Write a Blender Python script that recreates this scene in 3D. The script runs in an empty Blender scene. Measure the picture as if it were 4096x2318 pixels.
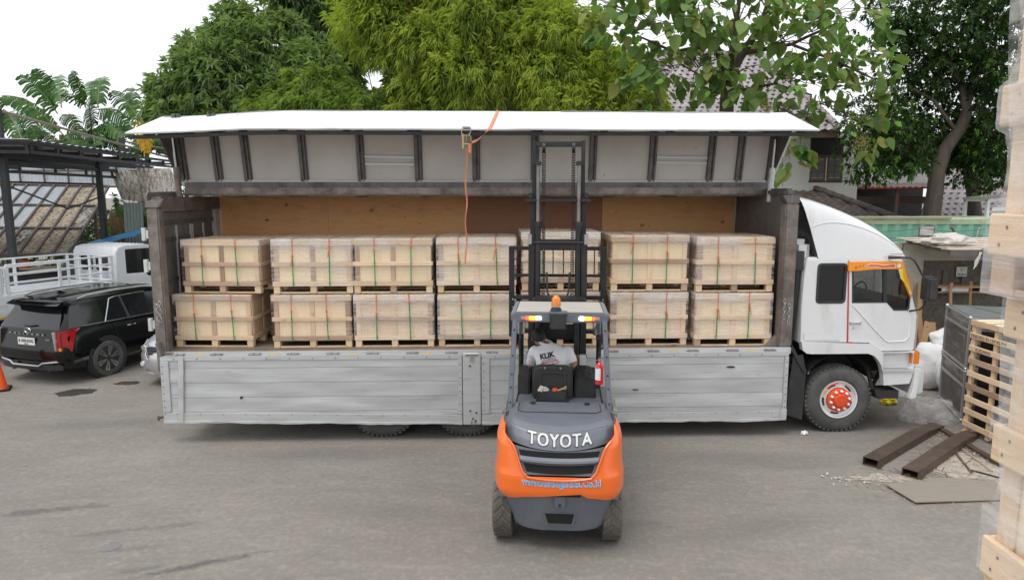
import bpy, bmesh, math, random
import numpy as np
from mathutils import Vector, Matrix, Euler, noise
from mathutils.geometry import tessellate_polygon
R = math.radians
PI = math.pi
S = bpy.context.scene
COL = S.collection
random.seed(7)
RNG = np.random.default_rng(7)

# ------------------------------------------------------------------ camera
cam_d = bpy.data.cameras.new('camera'); cam = bpy.data.objects.new('camera', cam_d); COL.objects.link(cam)
cam.location = (0, 0, 3.6); cam.rotation_euler = (R(90 - 7.9), 0, 0)
cam_d.sensor_width = 36; cam_d.lens = 24.0; cam_d.clip_start = 0.05; cam_d.clip_end = 2000
S.camera = cam
# ------------------------------------------------------------------ sky, sun, exposure
SUN_EL, SUN_AZ = R(67), R(232)          # high veiled sun, a little to the left
w = bpy.data.worlds.new('World'); S.world = w; w.use_nodes = True
nt = w.node_tree; nt.nodes.clear()
sky = nt.nodes.new('ShaderNodeTexSky'); sky.sky_type = 'NISHITA'; sky.sun_disc = False
sky.sun_elevation = SUN_EL; sky.sun_rotation = SUN_AZ; sky.dust_density = 4.0; sky.air_density = 1.0
mix = nt.nodes.new('ShaderNodeMix'); mix.data_type = 'RGBA'; mix.inputs[0].default_value = 0.9
mix.inputs[7].default_value = (9.2, 9.4, 9.6, 1)       # even white cloud
bg = nt.nodes.new('ShaderNodeBackground'); bg.inputs[1].default_value = 0.1
wo = nt.nodes.new('ShaderNodeOutputWorld')
nt.links.new(sky.outputs[0], mix.inputs[6]); nt.links.new(mix.outputs[2], bg.inputs[0]); nt.links.new(bg.outputs[0], wo.inputs[0])
sun_d = bpy.data.lights.new('sun', 'SUN'); sun_d.energy = 1.15; sun_d.angle = R(30); sun_d.color = (1, 0.97, 0.93)
sun = bpy.data.objects.new('sun', sun_d); COL.objects.link(sun)
sd = Vector((math.sin(SUN_AZ) * math.cos(SUN_EL), math.cos(SUN_AZ) * math.cos(SUN_EL), math.sin(SUN_EL)))
sun.rotation_euler = sd.to_track_quat('Z', 'Y').to_euler(); sun.location = (0, 0, 30)
S.view_settings.view_transform = 'Standard'; S.view_settings.look = 'None'
S.view_settings.exposure = 0.44; S.view_settings.gamma = 1.0
S.cycles.max_bounces = 6; S.cycles.diffuse_bounces = 3; S.cycles.transparent_max_bounces = 24
S.cycles.transmission_bounces = 4; S.cycles.glossy_bounces = 3
S.cycles.use_adaptive_sampling = True

# ------------------------------------------------------------------ materials
MATS = {}
def _math(n, op, a=None, b=None):
    m = n.nodes.new('ShaderNodeMath'); m.operation = op
    for i, x in enumerate((a, b)):
        if x is None: continue
        if isinstance(x, (int, float)): m.inputs[i].default_value = x
        else: n.links.new(x, m.inputs[i])
    return m.outputs[0]
def _mix(n, f, a, b, mode='MIX'):
    m = n.nodes.new('ShaderNodeMix'); m.data_type = 'RGBA'; m.blend_type = mode
    if isinstance(f, (int, float)): m.inputs[0].default_value = f
    else: n.links.new(f, m.inputs[0])
    for i, x in ((6, a), (7, b)):
        if isinstance(x, (tuple, list)): m.inputs[i].default_value = tuple(x) + (1,) * (4 - len(x))
        else: n.links.new(x, m.inputs[i])
    return m.outputs[2]
def _ramp(n, f, lo, hi):
    m = n.nodes.new('ShaderNodeMapRange'); m.inputs[1].default_value = lo; m.inputs[2].default_value = hi
    n.links.new(f, m.inputs[0]); return m.outputs[0]
def _noise(n, vec, scale, detail=5, rough=.6, dist=0):
    t = n.nodes.new('ShaderNodeTexNoise'); t.inputs['Scale'].default_value = scale
    t.inputs['Detail'].default_value = detail; t.inputs['Roughness'].default_value = rough
    t.inputs['Distortion'].default_value = dist
    n.links.new(vec, t.inputs['Vector']); return t.outputs[0]
def _map(n, vec, sc=(1, 1, 1), loc=None):
    m = n.nodes.new('ShaderNodeMapping'); m.inputs[3].default_value = sc
    n.links.new(vec, m.inputs[0])
    if loc is not None: n.links.new(loc, m.inputs[1])
    return m.outputs[0]
def newmat(name):
    m = bpy.data.materials.new(name); m.use_nodes = True; MATS[name] = m
    n = m.node_tree; b = n.nodes['Principled BSDF']
    return m, n, b
def coords(n, rnd=True, world=False):
    tc = n.nodes.new('ShaderNodeTexCoord'); v = tc.outputs['Object']
    if world:
        v = n.nodes.new('ShaderNodeNewGeometry').outputs['Position']
    if not rnd: return v, None
    oi = n.nodes.new('ShaderNodeObjectInfo')
    off = n.nodes.new('ShaderNodeVectorMath'); off.operation = 'SCALE'; off.inputs[0].default_value = (37.1, 51.3, 17.7)
    n.links.new(oi.outputs['Random'], off.inputs['Scale'])
    ad = n.nodes.new('ShaderNodeVectorMath'); ad.operation = 'ADD'
    n.links.new(v, ad.inputs[0]); n.links.new(off.outputs[0], ad.inputs[1])
    return ad.outputs[0], oi.outputs['Random']
def _bump(n, b, h, strength, dist=.01):
    bp = n.nodes.new('ShaderNodeBump'); bp.inputs['Strength'].default_value = strength; bp.inputs['Distance'].default_value = dist
    n.links.new(h, bp.inputs['Height']); n.links.new(bp.outputs[0], b.inputs['Normal'])
def M(name, col, rough=.55, metal=0., var=.12, scale=3., stretch=(1, 1, 1), dirt=None, damt=.5, dscale=2.5, dlo=.5, dhi=.72,
      bump=.15, bscale=60., rnd=0., coat=0., spec=.5, emit=None, estr=0., trans=0., alpha=1., dstretch=(1, 1, 1), scr=0.):
    m, n, b = newmat(name)
    v, r = coords(n)
    c = tuple(col)
    f = _noise(n, _map(n, v, stretch), scale)
    lo = tuple(max(0, x * (1 - var)) for x in c); hi = tuple(min(1, x * (1 + var)) for x in c)
    k = _mix(n, _ramp(n, f, .3, .7), lo, hi)
    if rnd:
        g = _math(n, 'ADD', _math(n, 'MULTIPLY', r, 2 * rnd), 1 - rnd)
        cb = n.nodes.new('ShaderNodeCombineColor')
        for i in range(3): n.links.new(g, cb.inputs[i])
        k = _mix(n, 1.0, k, cb.outputs[0], 'MULTIPLY')
    rg = None
    if dirt is not None:
        d = _ramp(n, _noise(n, _map(n, v, dstretch), dscale, 8, .65, .3), dlo, dhi)
        d = _math(n, 'MULTIPLY', d, damt)
        k = _mix(n, d, k, dirt)
        rg = _math(n, 'ADD', _math(n, 'MULTIPLY', d, .3), rough)
    if scr:
        s1 = _ramp(n, _noise(n, _map(n, v, (2.2, 2.2, 30)), 2.3, 6, .7, 1.5), .66, .72); s2 = _ramp(n, _noise(n, _map(n, v, (14, 14, 5)), 1.9, 6, .7, 2.0), .67, .72)
        k = _mix(n, _math(n, 'MULTIPLY', s1, scr), k, tuple(x * .45 for x in c)); k = _mix(n, _math(n, 'MULTIPLY', s2, scr * .9), k, tuple(min(1, x * 1.5) for x in c))
    n.links.new(k, b.inputs['Base Color'])
    if rg is not None: n.links.new(rg, b.inputs['Roughness'])
    else:
        n.links.new(_math(n, 'ADD', _math(n, 'MULTIPLY', f, .16), max(0, rough - .08)), b.inputs['Roughness'])
    b.inputs['Metallic'].default_value = metal; b.inputs['Coat Weight'].default_value = coat
    b.inputs['Specular IOR Level'].default_value = spec
    if trans: b.inputs['Transmission Weight'].default_value = trans
    if alpha < 1: b.inputs['Alpha'].default_value = alpha
    if emit: b.inputs['Emission Color'].default_value = tuple(emit) + (1,); b.inputs['Emission Strength'].default_value = estr
    if bump: _bump(n, b, _noise(n, _map(n, v, stretch), bscale, 6), bump)
    return m
def MWOOD(name, a, c, dark, rnd=.12, knots=True, rough=.65, grime=.3, hue=0.):
    """sawn board, grain along local X"""
    m, n, b = newmat(name)
    v, r = coords(n)
    g = _noise(n, _map(n, v, (1.2, 22, 22)), 2.2, 7, .6, .8)
    fine = _noise(n, _map(n, v, (3, 90, 90)), 2.0, 4)
    k = _mix(n, _ramp(n, g, .3, .68), a, c)
    k = _mix(n, _math(n, 'MULTIPLY', _ramp(n, fine, .47, .72), .36), k, dark)
    if knots:
        vo = n.nodes.new('ShaderNodeTexVoronoi'); vo.inputs['Scale'].default_value = 2.4
        n.links.new(_map(n, v, (1, 2.4, 2.4)), vo.inputs['Vector'])
        kn = _ramp(n, vo.outputs['Distance'], .11, .05)
        k = _mix(n, _math(n, 'MULTIPLY', kn, .65), k, dark)
    if grime:
        d = _ramp(n, _noise(n, _map(n, v, (1, 2, 2)), 2.2, 7, .65), .55, .78)
        k = _mix(n, _math(n, 'MULTIPLY', d, grime), k, (dark[0] * .9, dark[1] * .9, dark[2] * .95))
    gm = _math(n, 'ADD', _math(n, 'MULTIPLY', r, 2 * rnd), 1 - rnd)
    cb = n.nodes.new('ShaderNodeCombineColor')
    n.links.new(gm, cb.inputs[0]); n.links.new(_math(n, 'POWER', gm, 1.15), cb.inputs[1]); n.links.new(_math(n, 'POWER', gm, 1.35), cb.inputs[2])
    k = _mix(n, 1., k, cb.outputs[0], 'MULTIPLY')
    n.links.new(k, b.inputs['Base Color']); b.inputs['Roughness'].default_value = rough
    b.inputs['Specular IOR Level'].default_value = .3
    _bump(n, b, fine, .25, .004)
    return m
def MLEAF(name, cols, trans=.35, rough=.45, grad=None):
    """leaf: colour per leaf (mesh island), light shining through"""
    m, n, b = newmat(name)
    ge = n.nodes.new('ShaderNodeNewGeometry')
    cr = n.nodes.new('ShaderNodeValToRGB'); e = cr.color_ramp.elements
    e[0].position = 0; e[0].color = tuple(cols[0]) + (1,)
    e[1].position = 1; e[1].color = tuple(cols[-1]) + (1,)
    for i, c in enumerate(cols[1:-1]):
        x = e.new((i + 1) / (len(cols) - 1)); x.color = tuple(c) + (1,)
    n.links.new(ge.outputs['Random Per Island'], cr.inputs[0])
    k = cr.outputs[0]
    big = _noise(n, ge.outputs['Position'], .9, 3)
    k = _mix(n, _ramp(n, big, .35, .7), _mix(n, 1., k, (.72, .8, .7), 'MULTIPLY'), k)
    n.links.new(k, b.inputs['Base Color']); b.inputs['Roughness'].default_value = rough
    b.inputs['Specular IOR Level'].default_value = .2
    tr = n.nodes.new('ShaderNodeBsdfTranslucent'); n.links.new(_mix(n, 1., k, (1.0, 1.0, .55), 'MULTIPLY'), tr.inputs[0])
    ms = n.nodes.new('ShaderNodeMixShader'); ms.inputs[0].default_value = trans
    n.links.new(b.outputs[0], ms.inputs[1]); n.links.new(tr.outputs[0], ms.inputs[2])
    n.links.new(ms.outputs[0], n.nodes['Material Output'].inputs[0])
    return m

# ------------------------------------------------------------------ mesh helpers
class MB:
    def __init__(s): s.v = []; s.f = []; s.mi = []
    def add(s, vs, fs, mi=0):
        o = len(s.v); s.v += [tuple(x) for x in vs]
        for f in fs: s.f.append(tuple(i + o for i in f)); s.mi.append(mi)
        return s
    def box(s, x0, x1, y0, y1, z0, z1, mi=0):
        v = [(x, y, z) for x in (x0, x1) for y in (y0, y1) for z in (z0, z1)]
        return s.add(v, [(0, 1, 3, 2), (4, 6, 7, 5), (0, 4, 5, 1), (2, 3, 7, 6), (0, 2, 6, 4), (1, 5, 7, 3)], mi)
    def bar(s, p0, p1, w, h, up=(0, 0, 1), mi=0):
        """rectangular bar from p0 to p1, w across, h along up"""
        p0 = Vector(p0); p1 = Vector(p1); d = (p1 - p0); L = d.length; d.normalize()
        u = Vector(up); x = d.cross(u)
        if x.length < 1e-4: x = d.cross(Vector((0, 1, 0)))
        x.normalize(); u = x.cross(d)
        v = []
        for p in (p0, p1):
            for a, b in ((-1, -1), (1, -1), (1, 1), (-1, 1)): v.append(p + x * a * w / 2 + u * b * h / 2)
        return s.add(v, [(3, 2, 1, 0), (4, 5, 6, 7), (0, 1, 5, 4), (1, 2, 6, 5), (2, 3, 7, 6), (3, 0, 4, 7)], mi)
    def cyl(s, p0, p1, r0, r1=None, n=14, caps=True, mi=0):
        r1 = r0 if r1 is None else r1
        p0 = Vector(p0); p1 = Vector(p1); d = (p1 - p0).normalized()
        x = d.orthogonal().normalized(); y = d.cross(x)
        v = []
        for p, r in ((p0, r0), (p1, r1)):
            for i in range(n):
                a = 2 * PI * i / n; v.append(p + (x * math.cos(a) + y * math.sin(a)) * r)
        f = [(i, (i + 1) % n, n + (i + 1) % n, n + i) for i in range(n)]
        if caps: f += [tuple(range(n - 1, -1, -1)), tuple(range(n, 2 * n))]
        return s.add(v, f, mi)
    def tube(s, pts, r, n=8, mi=0, r1=None):
        pts = [Vector(p) for p in pts]; m = len(pts); v = []
        r1 = r if r1 is None else r1
        px = None
        for k, p in enumerate(pts):
            d = (pts[min(k + 1, m - 1)] - pts[max(k - 1, 0)]).normalized()
            x = (px - d * px.dot(d)) if px is not None else d.orthogonal()
            if x.length < 1e-5: x = d.orthogonal()
            x.normalize(); px = x; y = d.cross(x); rr = r + (r1 - r) * k / max(1, m - 1)
            for i in range(n):
                a = 2 * PI * i / n; v.append(p + (x * math.cos(a) + y * math.sin(a)) * rr)
        f = [(k * n + i, k * n + (i + 1) % n, (k + 1) * n + (i + 1) % n, (k + 1) * n + i) for k in range(m - 1) for i in range(n)]
        f += [tuple(range(n - 1, -1, -1)), tuple(range((m - 1) * n, m * n))]
        return s.add(v, f, mi)
    def lathe(s, prof, o=(0, 0, 0), axis='z', n=32, mi=0, close=True):
        """prof: (radius, height) pairs along the axis"""
        o = Vector(o); v = []
        for r, h in prof:
            for i in range(n):
                a = 2 * PI * i / n; c, q = math.cos(a) * r, math.sin(a) * r
                v.append(o + Vector({'z': (c, q, h), 'y': (c, h, q), 'x': (h, c, q)}[axis]))
        m = len(prof)
        f = [(k * n + i, k * n + (i + 1) % n, (k + 1) * n + (i + 1) % n, (k + 1) * n + i) for k in range(m - 1) for i in range(n)]
        if close: f += [tuple(range(n - 1, -1, -1)), tuple(range((m - 1) * n, m * n))]
        return s.add(v, f, mi)
    def prism(s, poly, a, b, axis='y', holes=(), mi=0):
        """polygon (in the two other axes) pulled from a to b; holes go through"""
        loops = [list(poly)] + [list(h) for h in holes]
        flat = [p for l in loops for p in l]; n = len(flat)
        def P(p, t): return {'x': (t, p[0], p[1]), 'y': (p[0], t, p[1]), 'z': (p[0], p[1], t)}[axis]
        v = [P(p, a) for p in flat] + [P(p, b) for p in flat]
        if holes: tris = tessellate_polygon([[Vector((p[0], p[1], 0)) for p in l] for l in loops])
        else: tris = [tuple(range(n))]
        f = [tuple(t) for t in tris] + [tuple(i + n for i in reversed(t)) for t in tris]
        o = 0
        for l in loops:
            m = len(l)
            for i in range(m): f.append((o + i, o + (i + 1) % m, n + o + (i + 1) % m, n + o + i))
            o += m
        return s.add(v, f, mi)
    def grid(s, fn, nu, nv, mi=0, closeu=False):
        v = [fn(i / (nu if closeu else nu - 1), j / (nv - 1)) for j in range(nv) for i in range(nu)]
        f = []
        for j in range(nv - 1):
            for i in range(nu if closeu else nu - 1):
                i2 = (i + 1) % nu; f.append((j * nu + i, j * nu + i2, (j + 1) * nu + i2, (j + 1) * nu + i))
        return s.add(v, f, mi)
    def mesh(s, name, mats, smooth=None, bevel=0, seg=2, fix=True, bang=30):
        me = bpy.data.meshes.new(name); me.from_pydata(s.v, [], s.f)
        me.polygons.foreach_set('material_index', s.mi)
        for m in (mats if isinstance(mats, (list, tuple)) else [mats]): me.materials.append(m if not isinstance(m, str) else MATS[m])
        if fix or bevel:
            bm = bmesh.new(); bm.from_mesh(me)
            if fix: bmesh.ops.recalc_face_normals(bm, faces=bm.faces)
            if bevel:
                es = [e for e in bm.edges if len(e.link_faces) == 2 and e.calc_face_angle(0) > R(bang)]
                bmesh.ops.bevel(bm, geom=es, offset=bevel, segments=seg, affect='EDGES', clamp_overlap=True)
            bm.to_mesh(me); bm.free()
        if smooth is not None:
            me.polygons.foreach_set('use_smooth', [True] * len(me.polygons)); me.set_sharp_from_angle(angle=R(smooth))
        return me
    def build(s, name, mats, parent=None, smooth=35, bevel=0, seg=2, loc=None, rot=None, fix=True, bang=30):
        return put(name, s.mesh(name, mats, smooth, bevel, seg, fix, bang), parent, loc, rot)
def put(name, me, parent=None, loc=None, rot=None, scale=None):
    o = bpy.data.objects.new(name, me); COL.objects.link(o)
    if parent is not None: o.parent = parent
    if loc is not None: o.location = loc
    if rot is not None: o.rotation_euler = rot
    if scale is not None: o.scale = scale
    return o
def tag(o, label=None, cat=None, group=None, kind=None):
    if label: o['label'] = label
    if cat: o['category'] = cat
    if group: o['group'] = group
    if kind: o['kind'] = kind
    return o
def thing(name, label, cat, loc=(0, 0, 0), rz=0, group=None):
    o = bpy.data.objects.new(name, None); COL.objects.link(o); o.empty_display_size = .2
    o.location = loc; o.rotation_euler = (0, 0, rz); return tag(o, label, cat, group)
def copy_tree(o, parent=None):
    c = o.copy(); COL.objects.link(c); c.parent = parent
    for ch in KIDS.get(o.name, [x for x in o.children]): copy_tree(ch, c)
    return c
KIDS = {}
_bc = {}
def board(name, parent, x0, x1, y0, y1, z0, z1, mat, bevel=.004, jit=0., axis=None):
    """sawn piece between two corners: one object, mesh shared by size, local X along its length"""
    d = [abs(x1 - x0), abs(y1 - y0), abs(z1 - z0)]
    c = ((x0 + x1) / 2, (y0 + y1) / 2, (z0 + z1) / 2)
    k = axis if axis is not None else d.index(max(d))
    rot = {0: (0, 0, 0), 1: (0, 0, R(90)), 2: (0, R(-90), 0)}[k]
    L, W, T = {0: (d[0], d[1], d[2]), 1: (d[1], d[0], d[2]), 2: (d[2], d[1], d[0])}[k]
    key = (round(L, 3), round(W, 3), round(T, 3), mat)
    if key not in _bc:
        m = MB(); m.box(-L / 2, L / 2, -W / 2, W / 2, -T / 2, T / 2)
        _bc[key] = m.mesh(name, MATS[mat], 30, bevel, 1)
    if jit: rot = tuple(a + random.uniform(-jit, jit) for a in rot)
    return put(name, _bc[key], parent, c, rot)
def text_mesh(txt, size, depth=.002, bold=0., shear=0., spacing=1., font=None):
    cu = bpy.data.curves.new('lettering', 'FONT'); cu.body = txt; cu.size = size; cu.extrude = depth; cu.offset = bold
    cu.align_x = 'CENTER'; cu.align_y = 'CENTER'; cu.shear = shear; cu.space_character = spacing; cu.resolution_u = 3
    o = bpy.data.objects.new('lettering', cu); COL.objects.link(o)
    dg = bpy.context.evaluated_depsgraph_get(); me = bpy.data.meshes.new_from_object(o.evaluated_get(dg))
    bpy.data.objects.remove(o); bpy.data.curves.remove(cu)
    return me
def lettering(name, txt, size, mat, parent, loc, rot, depth=.002, bold=0., shear=0., spacing=1., width=None, bend=None):
    """text in its own XY plane; width stretches it to that many metres; bend(x,y,z) reshapes it"""
    me = text_mesh(txt, size, depth, bold, shear, spacing)
    n = len(me.vertices); a = np.empty(n * 3); me.vertices.foreach_get('co', a); a = a.reshape(-1, 3)
    a[:, :2] -= (a[:, :2].max(0) + a[:, :2].min(0)) / 2
    if width: a[:, 0] *= width / np.ptp(a[:, 0])
    if bend: a = np.array([bend(*p) for p in a])
    me.vertices.foreach_set('co', a.ravel()); me.update(); me.materials.clear(); me.materials.append(MATS[mat])
    return put(name, me, parent, loc, rot)
def fast_mesh(name, verts, nper, faces_per, mats, smooth=True):
    """many equal pieces: verts (k*nper,3), faces_per list of quads/tris of one piece"""
    verts = np.asarray(verts, dtype=np.float32).reshape(-1, 3); k = len(verts) // nper
    me = bpy.data.meshes.new(name); me.vertices.add(len(verts)); me.vertices.foreach_set('co', verts.ravel())
    ls, tot, starts = [], [], []
    one = np.concatenate([np.array(f) for f in faces_per]); sizes = np.array([len(f) for f in faces_per])
    idx = (one[None, :] + (np.arange(k) * nper)[:, None]).ravel()
    me.loops.add(len(idx)); me.loops.foreach_set('vertex_index', idx.astype(np.int32))
    st = np.concatenate([[0], np.cumsum(np.tile(sizes, k))[:-1]])
    me.polygons.add(len(st)); me.polygons.foreach_set('loop_start', st.astype(np.int32))
    me.polygons.foreach_set('use_smooth', [smooth] * len(st))
    for m in (mats if isinstance(mats, (list, tuple)) else [mats]): me.materials.append(MATS[m] if isinstance(m, str) else m)
    me.update(calc_edges=True); me.validate(); return me
def sstep(x): x = min(1, max(0, x)); return x * x * (3 - 2 * x)
def gz(x, y):
    """the yard: level under the truck, falling a little towards the parked cars"""
    return -.2 * sstep((-x - 4.6) / 2.4) * sstep((y - 9.5) / 3)
# ------------------------------------------------------------------ palette
M('silver', (.60, .61, .62), .46, .5, .07, 2.5, (.2, 1, 3), dirt=(.26, .25, .24), damt=.45, dscale=4, dlo=.55, dhi=.75, bump=.22, bscale=7, dstretch=(.5, 1, 5), scr=.55)
M('silver_bright', (.70, .71, .72), .38, .6, .08, 4, dirt=(.25, .23, .21), damt=.4, bump=.2, bscale=14)
M('steel_dirty', (.26, .23, .21), .55, .45, .2, 3, (1, 1, .4), dirt=(.10, .075, .06), damt=.7, dscale=4, dlo=.42, dhi=.68, bump=.25, bscale=30)
M('steel_inner', (.21, .19, .175), .6, .3, .15, 2, dirt=(.11, .085, .07), damt=.6, dscale=2, dlo=.45, dhi=.7, bump=.15, bscale=20)
M('steel_rib', (.15, .14, .135), .5, .4, .25, 6, (6, 6, .3), dirt=(.05, .045, .04), damt=.7, dscale=5, bump=.2, bscale=40)
M('wing_inner', (.56, .53, .50), .7, 0, .10, 1.2, dirt=(.16, .13, .11), damt=.75, dscale=14, dlo=.66, dhi=.74, bump=.15, bscale=50)
M('wing_white', (.70, .70, .71), .4, 0, .05, 2, dirt=(.38, .35, .32), damt=.5, dscale=3, dlo=.55, dhi=.75, bump=.08, bscale=8, dstretch=(.5, 1, 1), scr=.3)
M('cab_white', (.76, .77, .78), .25, 0, .02, 2, dirt=(.45, .41, .36), damt=.45, dscale=2.2, dlo=.52, dhi=.8, bump=.02, coat=.5, dstretch=(2.2, 2.2, .7))
M('chassis', (.035, .034, .033), .7, .1, .3, 5, dirt=(.09, .08, .07), damt=.5)
M('rubber', (.075, .075, .074), .8, 0, .2, 6, dirt=(.16, .15, .135), damt=.5, dscale=3, dlo=.4, dhi=.75, bump=.3, bscale=50)
M('rubber_dusty', (.105, .095, .083), .85, 0, .2, 6, dirt=(.20, .175, .145), damt=.7, dscale=4, dlo=.4, dhi=.7, bump=.3, bscale=50)
M('black_plastic', (.028, .029, .031), .5, 0, .2, 6, dirt=(.10, .095, .09), damt=.25, bump=.12, bscale=150)
M('black_steel', (.022, .023, .025), .42, .2, .25, 5, dirt=(.085, .08, .075), damt=.3, dscale=5, bump=.1, bscale=60)
M('dark_glass', (.012, .014, .018), .06, 0, .0, 1, bump=0, coat=.4)
M('rim_white', (.78, .79, .80), .35, .1, .05, 6, dirt=(.35, .3, .26), damt=.3)
M('orange_red', (.80, .085, .02), .4, 0, .1, 6, dirt=(.3, .08, .04), damt=.35, dscale=6)
M('visor_orange', (.90, .33, .015), .3, 0, .05, 4, coat=.4, bump=.03)
M('visor_red', (.78, .10, .02), .35, 0, .05)
M('visor_yellow', (.85, .66, .02), .35, 0, .05)
M('paint_red', (.55, .03, .03), .4, 0, .08)
M('pure_white', (.85, .85, .85), .4, 0, .03, bump=0)
M('amber', (.80, .22, .015), .2, 0, .05, bump=0, coat=.5)
M('amber_clear', (.95, .30, .02), .12, 0, .03, 20, bump=.05, coat=.6, trans=.35)
M('red_lens', (.42, .012, .02), .15, 0, .05, bump=0, coat=.6)
M('clear_lens', (.72, .74, .76), .12, .3, .05, bump=.05, bscale=60, coat=.6)
M('chrome', (.75, .76, .78), .12, 1., .03, bump=.02)
M('yellow_tape', (.78, .46, .02), .5, 0, .12, 8, dirt=(.25, .18, .08), damt=.4)
M('bolt', (.42, .41, .40), .4, .8, .1, bump=0)
M('hinge_steel', (.24, .225, .21), .5, .5, .2, 6, dirt=(.12, .09, .07), damt=.5)
M('void', (.006, .006, .007), .8, bump=0)
M('rust', (.15, .085, .055), .75, .2, .3, 8, dirt=(.06, .045, .04), damt=.6, bump=.3, bscale=60)
M('rust_steel', (.125, .092, .075), .5, .55, .25, 6, dirt=(.19, .10, .06), damt=.45, dscale=5, bump=.2, bscale=50)
M('deck', (.20, .16, .125), .75, .1, .25, 2, (.3, 3, 1), dirt=(.34, .26, .19), damt=.5, dscale=4, bump=.2)
M('strap_orange', (.62, .24, .12), .75, 0, .15, 8, dirt=(.3, .16, .1), damt=.4, bump=.3, bscale=200)
M('strap_green', (.045, .24, .085), .45, 0, .12, 20, bump=.05)
M('strap_red', (.62, .17, .07), .55, 0, .12, 20, bump=.05)
MWOOD('pine', (.82, .63, .43), (.71, .51, .33), (.40, .25, .15), .12)
MWOOD('pine_pale', (.90, .74, .51), (.84, .67, .44), (.64, .47, .33), .06, knots=False, grime=.1)
MWOOD('pine_pink', (.86, .68, .48), (.78, .59, .40), (.56, .39, .28), .08, knots=False, grime=.2)
MWOOD('pine_straw', (.87, .74, .52), (.80, .65, .43), (.60, .45, .29), .08, grime=.15)
MWOOD('pine_dark', (.56, .39, .27), (.43, .28, .19), (.22, .14, .10), .2)
MWOOD('ply', (.80, .45, .21), (.70, .36, .15), (.42, .20, .09), .05, knots=False, grime=.5)
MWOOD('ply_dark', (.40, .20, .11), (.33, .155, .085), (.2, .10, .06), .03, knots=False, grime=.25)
MWOOD('old_wood', (.42, .33, .25), (.33, .25, .18), (.16, .12, .09), .15)
MWOOD('warm_wood', (.52, .33, .18), (.40, .24, .13), (.20, .12, .07), .2)
def film(name, lo, hi, base, col=(.93, .92, .93), stretch=(1.2, 1.2, 26), bumpd=.012, top=.35):
    """stretch film: mostly clear, white where layers and creases gather"""
    m, n, b = newmat(name); v, r = coords(n)
    st = _noise(n, _map(n, v, stretch), 1.6, 7, .62, .7)
    big = _noise(n, _map(n, v, (1, 1, 1.6)), 2.3, 4)
    a = _ramp(n, _math(n, 'ADD', _math(n, 'MULTIPLY', st, .7), _math(n, 'MULTIPLY', big, .5)), lo, hi)
    oz = n.nodes.new('ShaderNodeSeparateXYZ'); n.links.new(n.nodes.new('ShaderNodeTexCoord').outputs['Object'], oz.inputs[0])
    a = _math(n, 'ADD', _math(n, 'MULTIPLY', a, .62), base)
    if top: a = _math(n, 'ADD', a, _math(n, 'MULTIPLY', _math(n, 'MULTIPLY', _ramp(n, oz.outputs[2], .63, .72), _ramp(n, big, .3, .62)), top))
    lp = n.nodes.new('ShaderNodeBsdfTransparent')
    b.inputs['Base Color'].default_value = tuple(col) + (1,); b.inputs['Roughness'].default_value = .25
    b.inputs['Specular IOR Level'].default_value = .7
    _bump(n, b, st, .8, bumpd)
    tl = n.nodes.new('ShaderNodeBsdfTranslucent'); tl.inputs[0].default_value = (.95, .95, .95, 1); mt = n.nodes.new('ShaderNodeMixShader'); mt.inputs[0].default_value = .3; n.links.new(b.outputs[0], mt.inputs[1]); n.links.new(tl.outputs[0], mt.inputs[2])
    ms = n.nodes.new('ShaderNodeMixShader'); n.links.new(a, ms.inputs[0]); n.links.new(lp.outputs[0], ms.inputs[1]); n.links.new(mt.outputs[0], ms.inputs[2])
    n.links.new(ms.outputs[0], n.nodes['Material Output'].inputs[0]); return m
film('stretch_film', .50, .82, .06, col=(.98, .96, .96), top=.5)
film('stretch_film_light', .60, .95, .03, top=.4)
film('stack_film', .50, .84, .08, top=0, stretch=(1.5, 1.5, 12), col=(.97, .96, .96))
film('loose_film', .5, 1.0, .10, stretch=(3, 3, 3), bumpd=.05, top=0)
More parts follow.
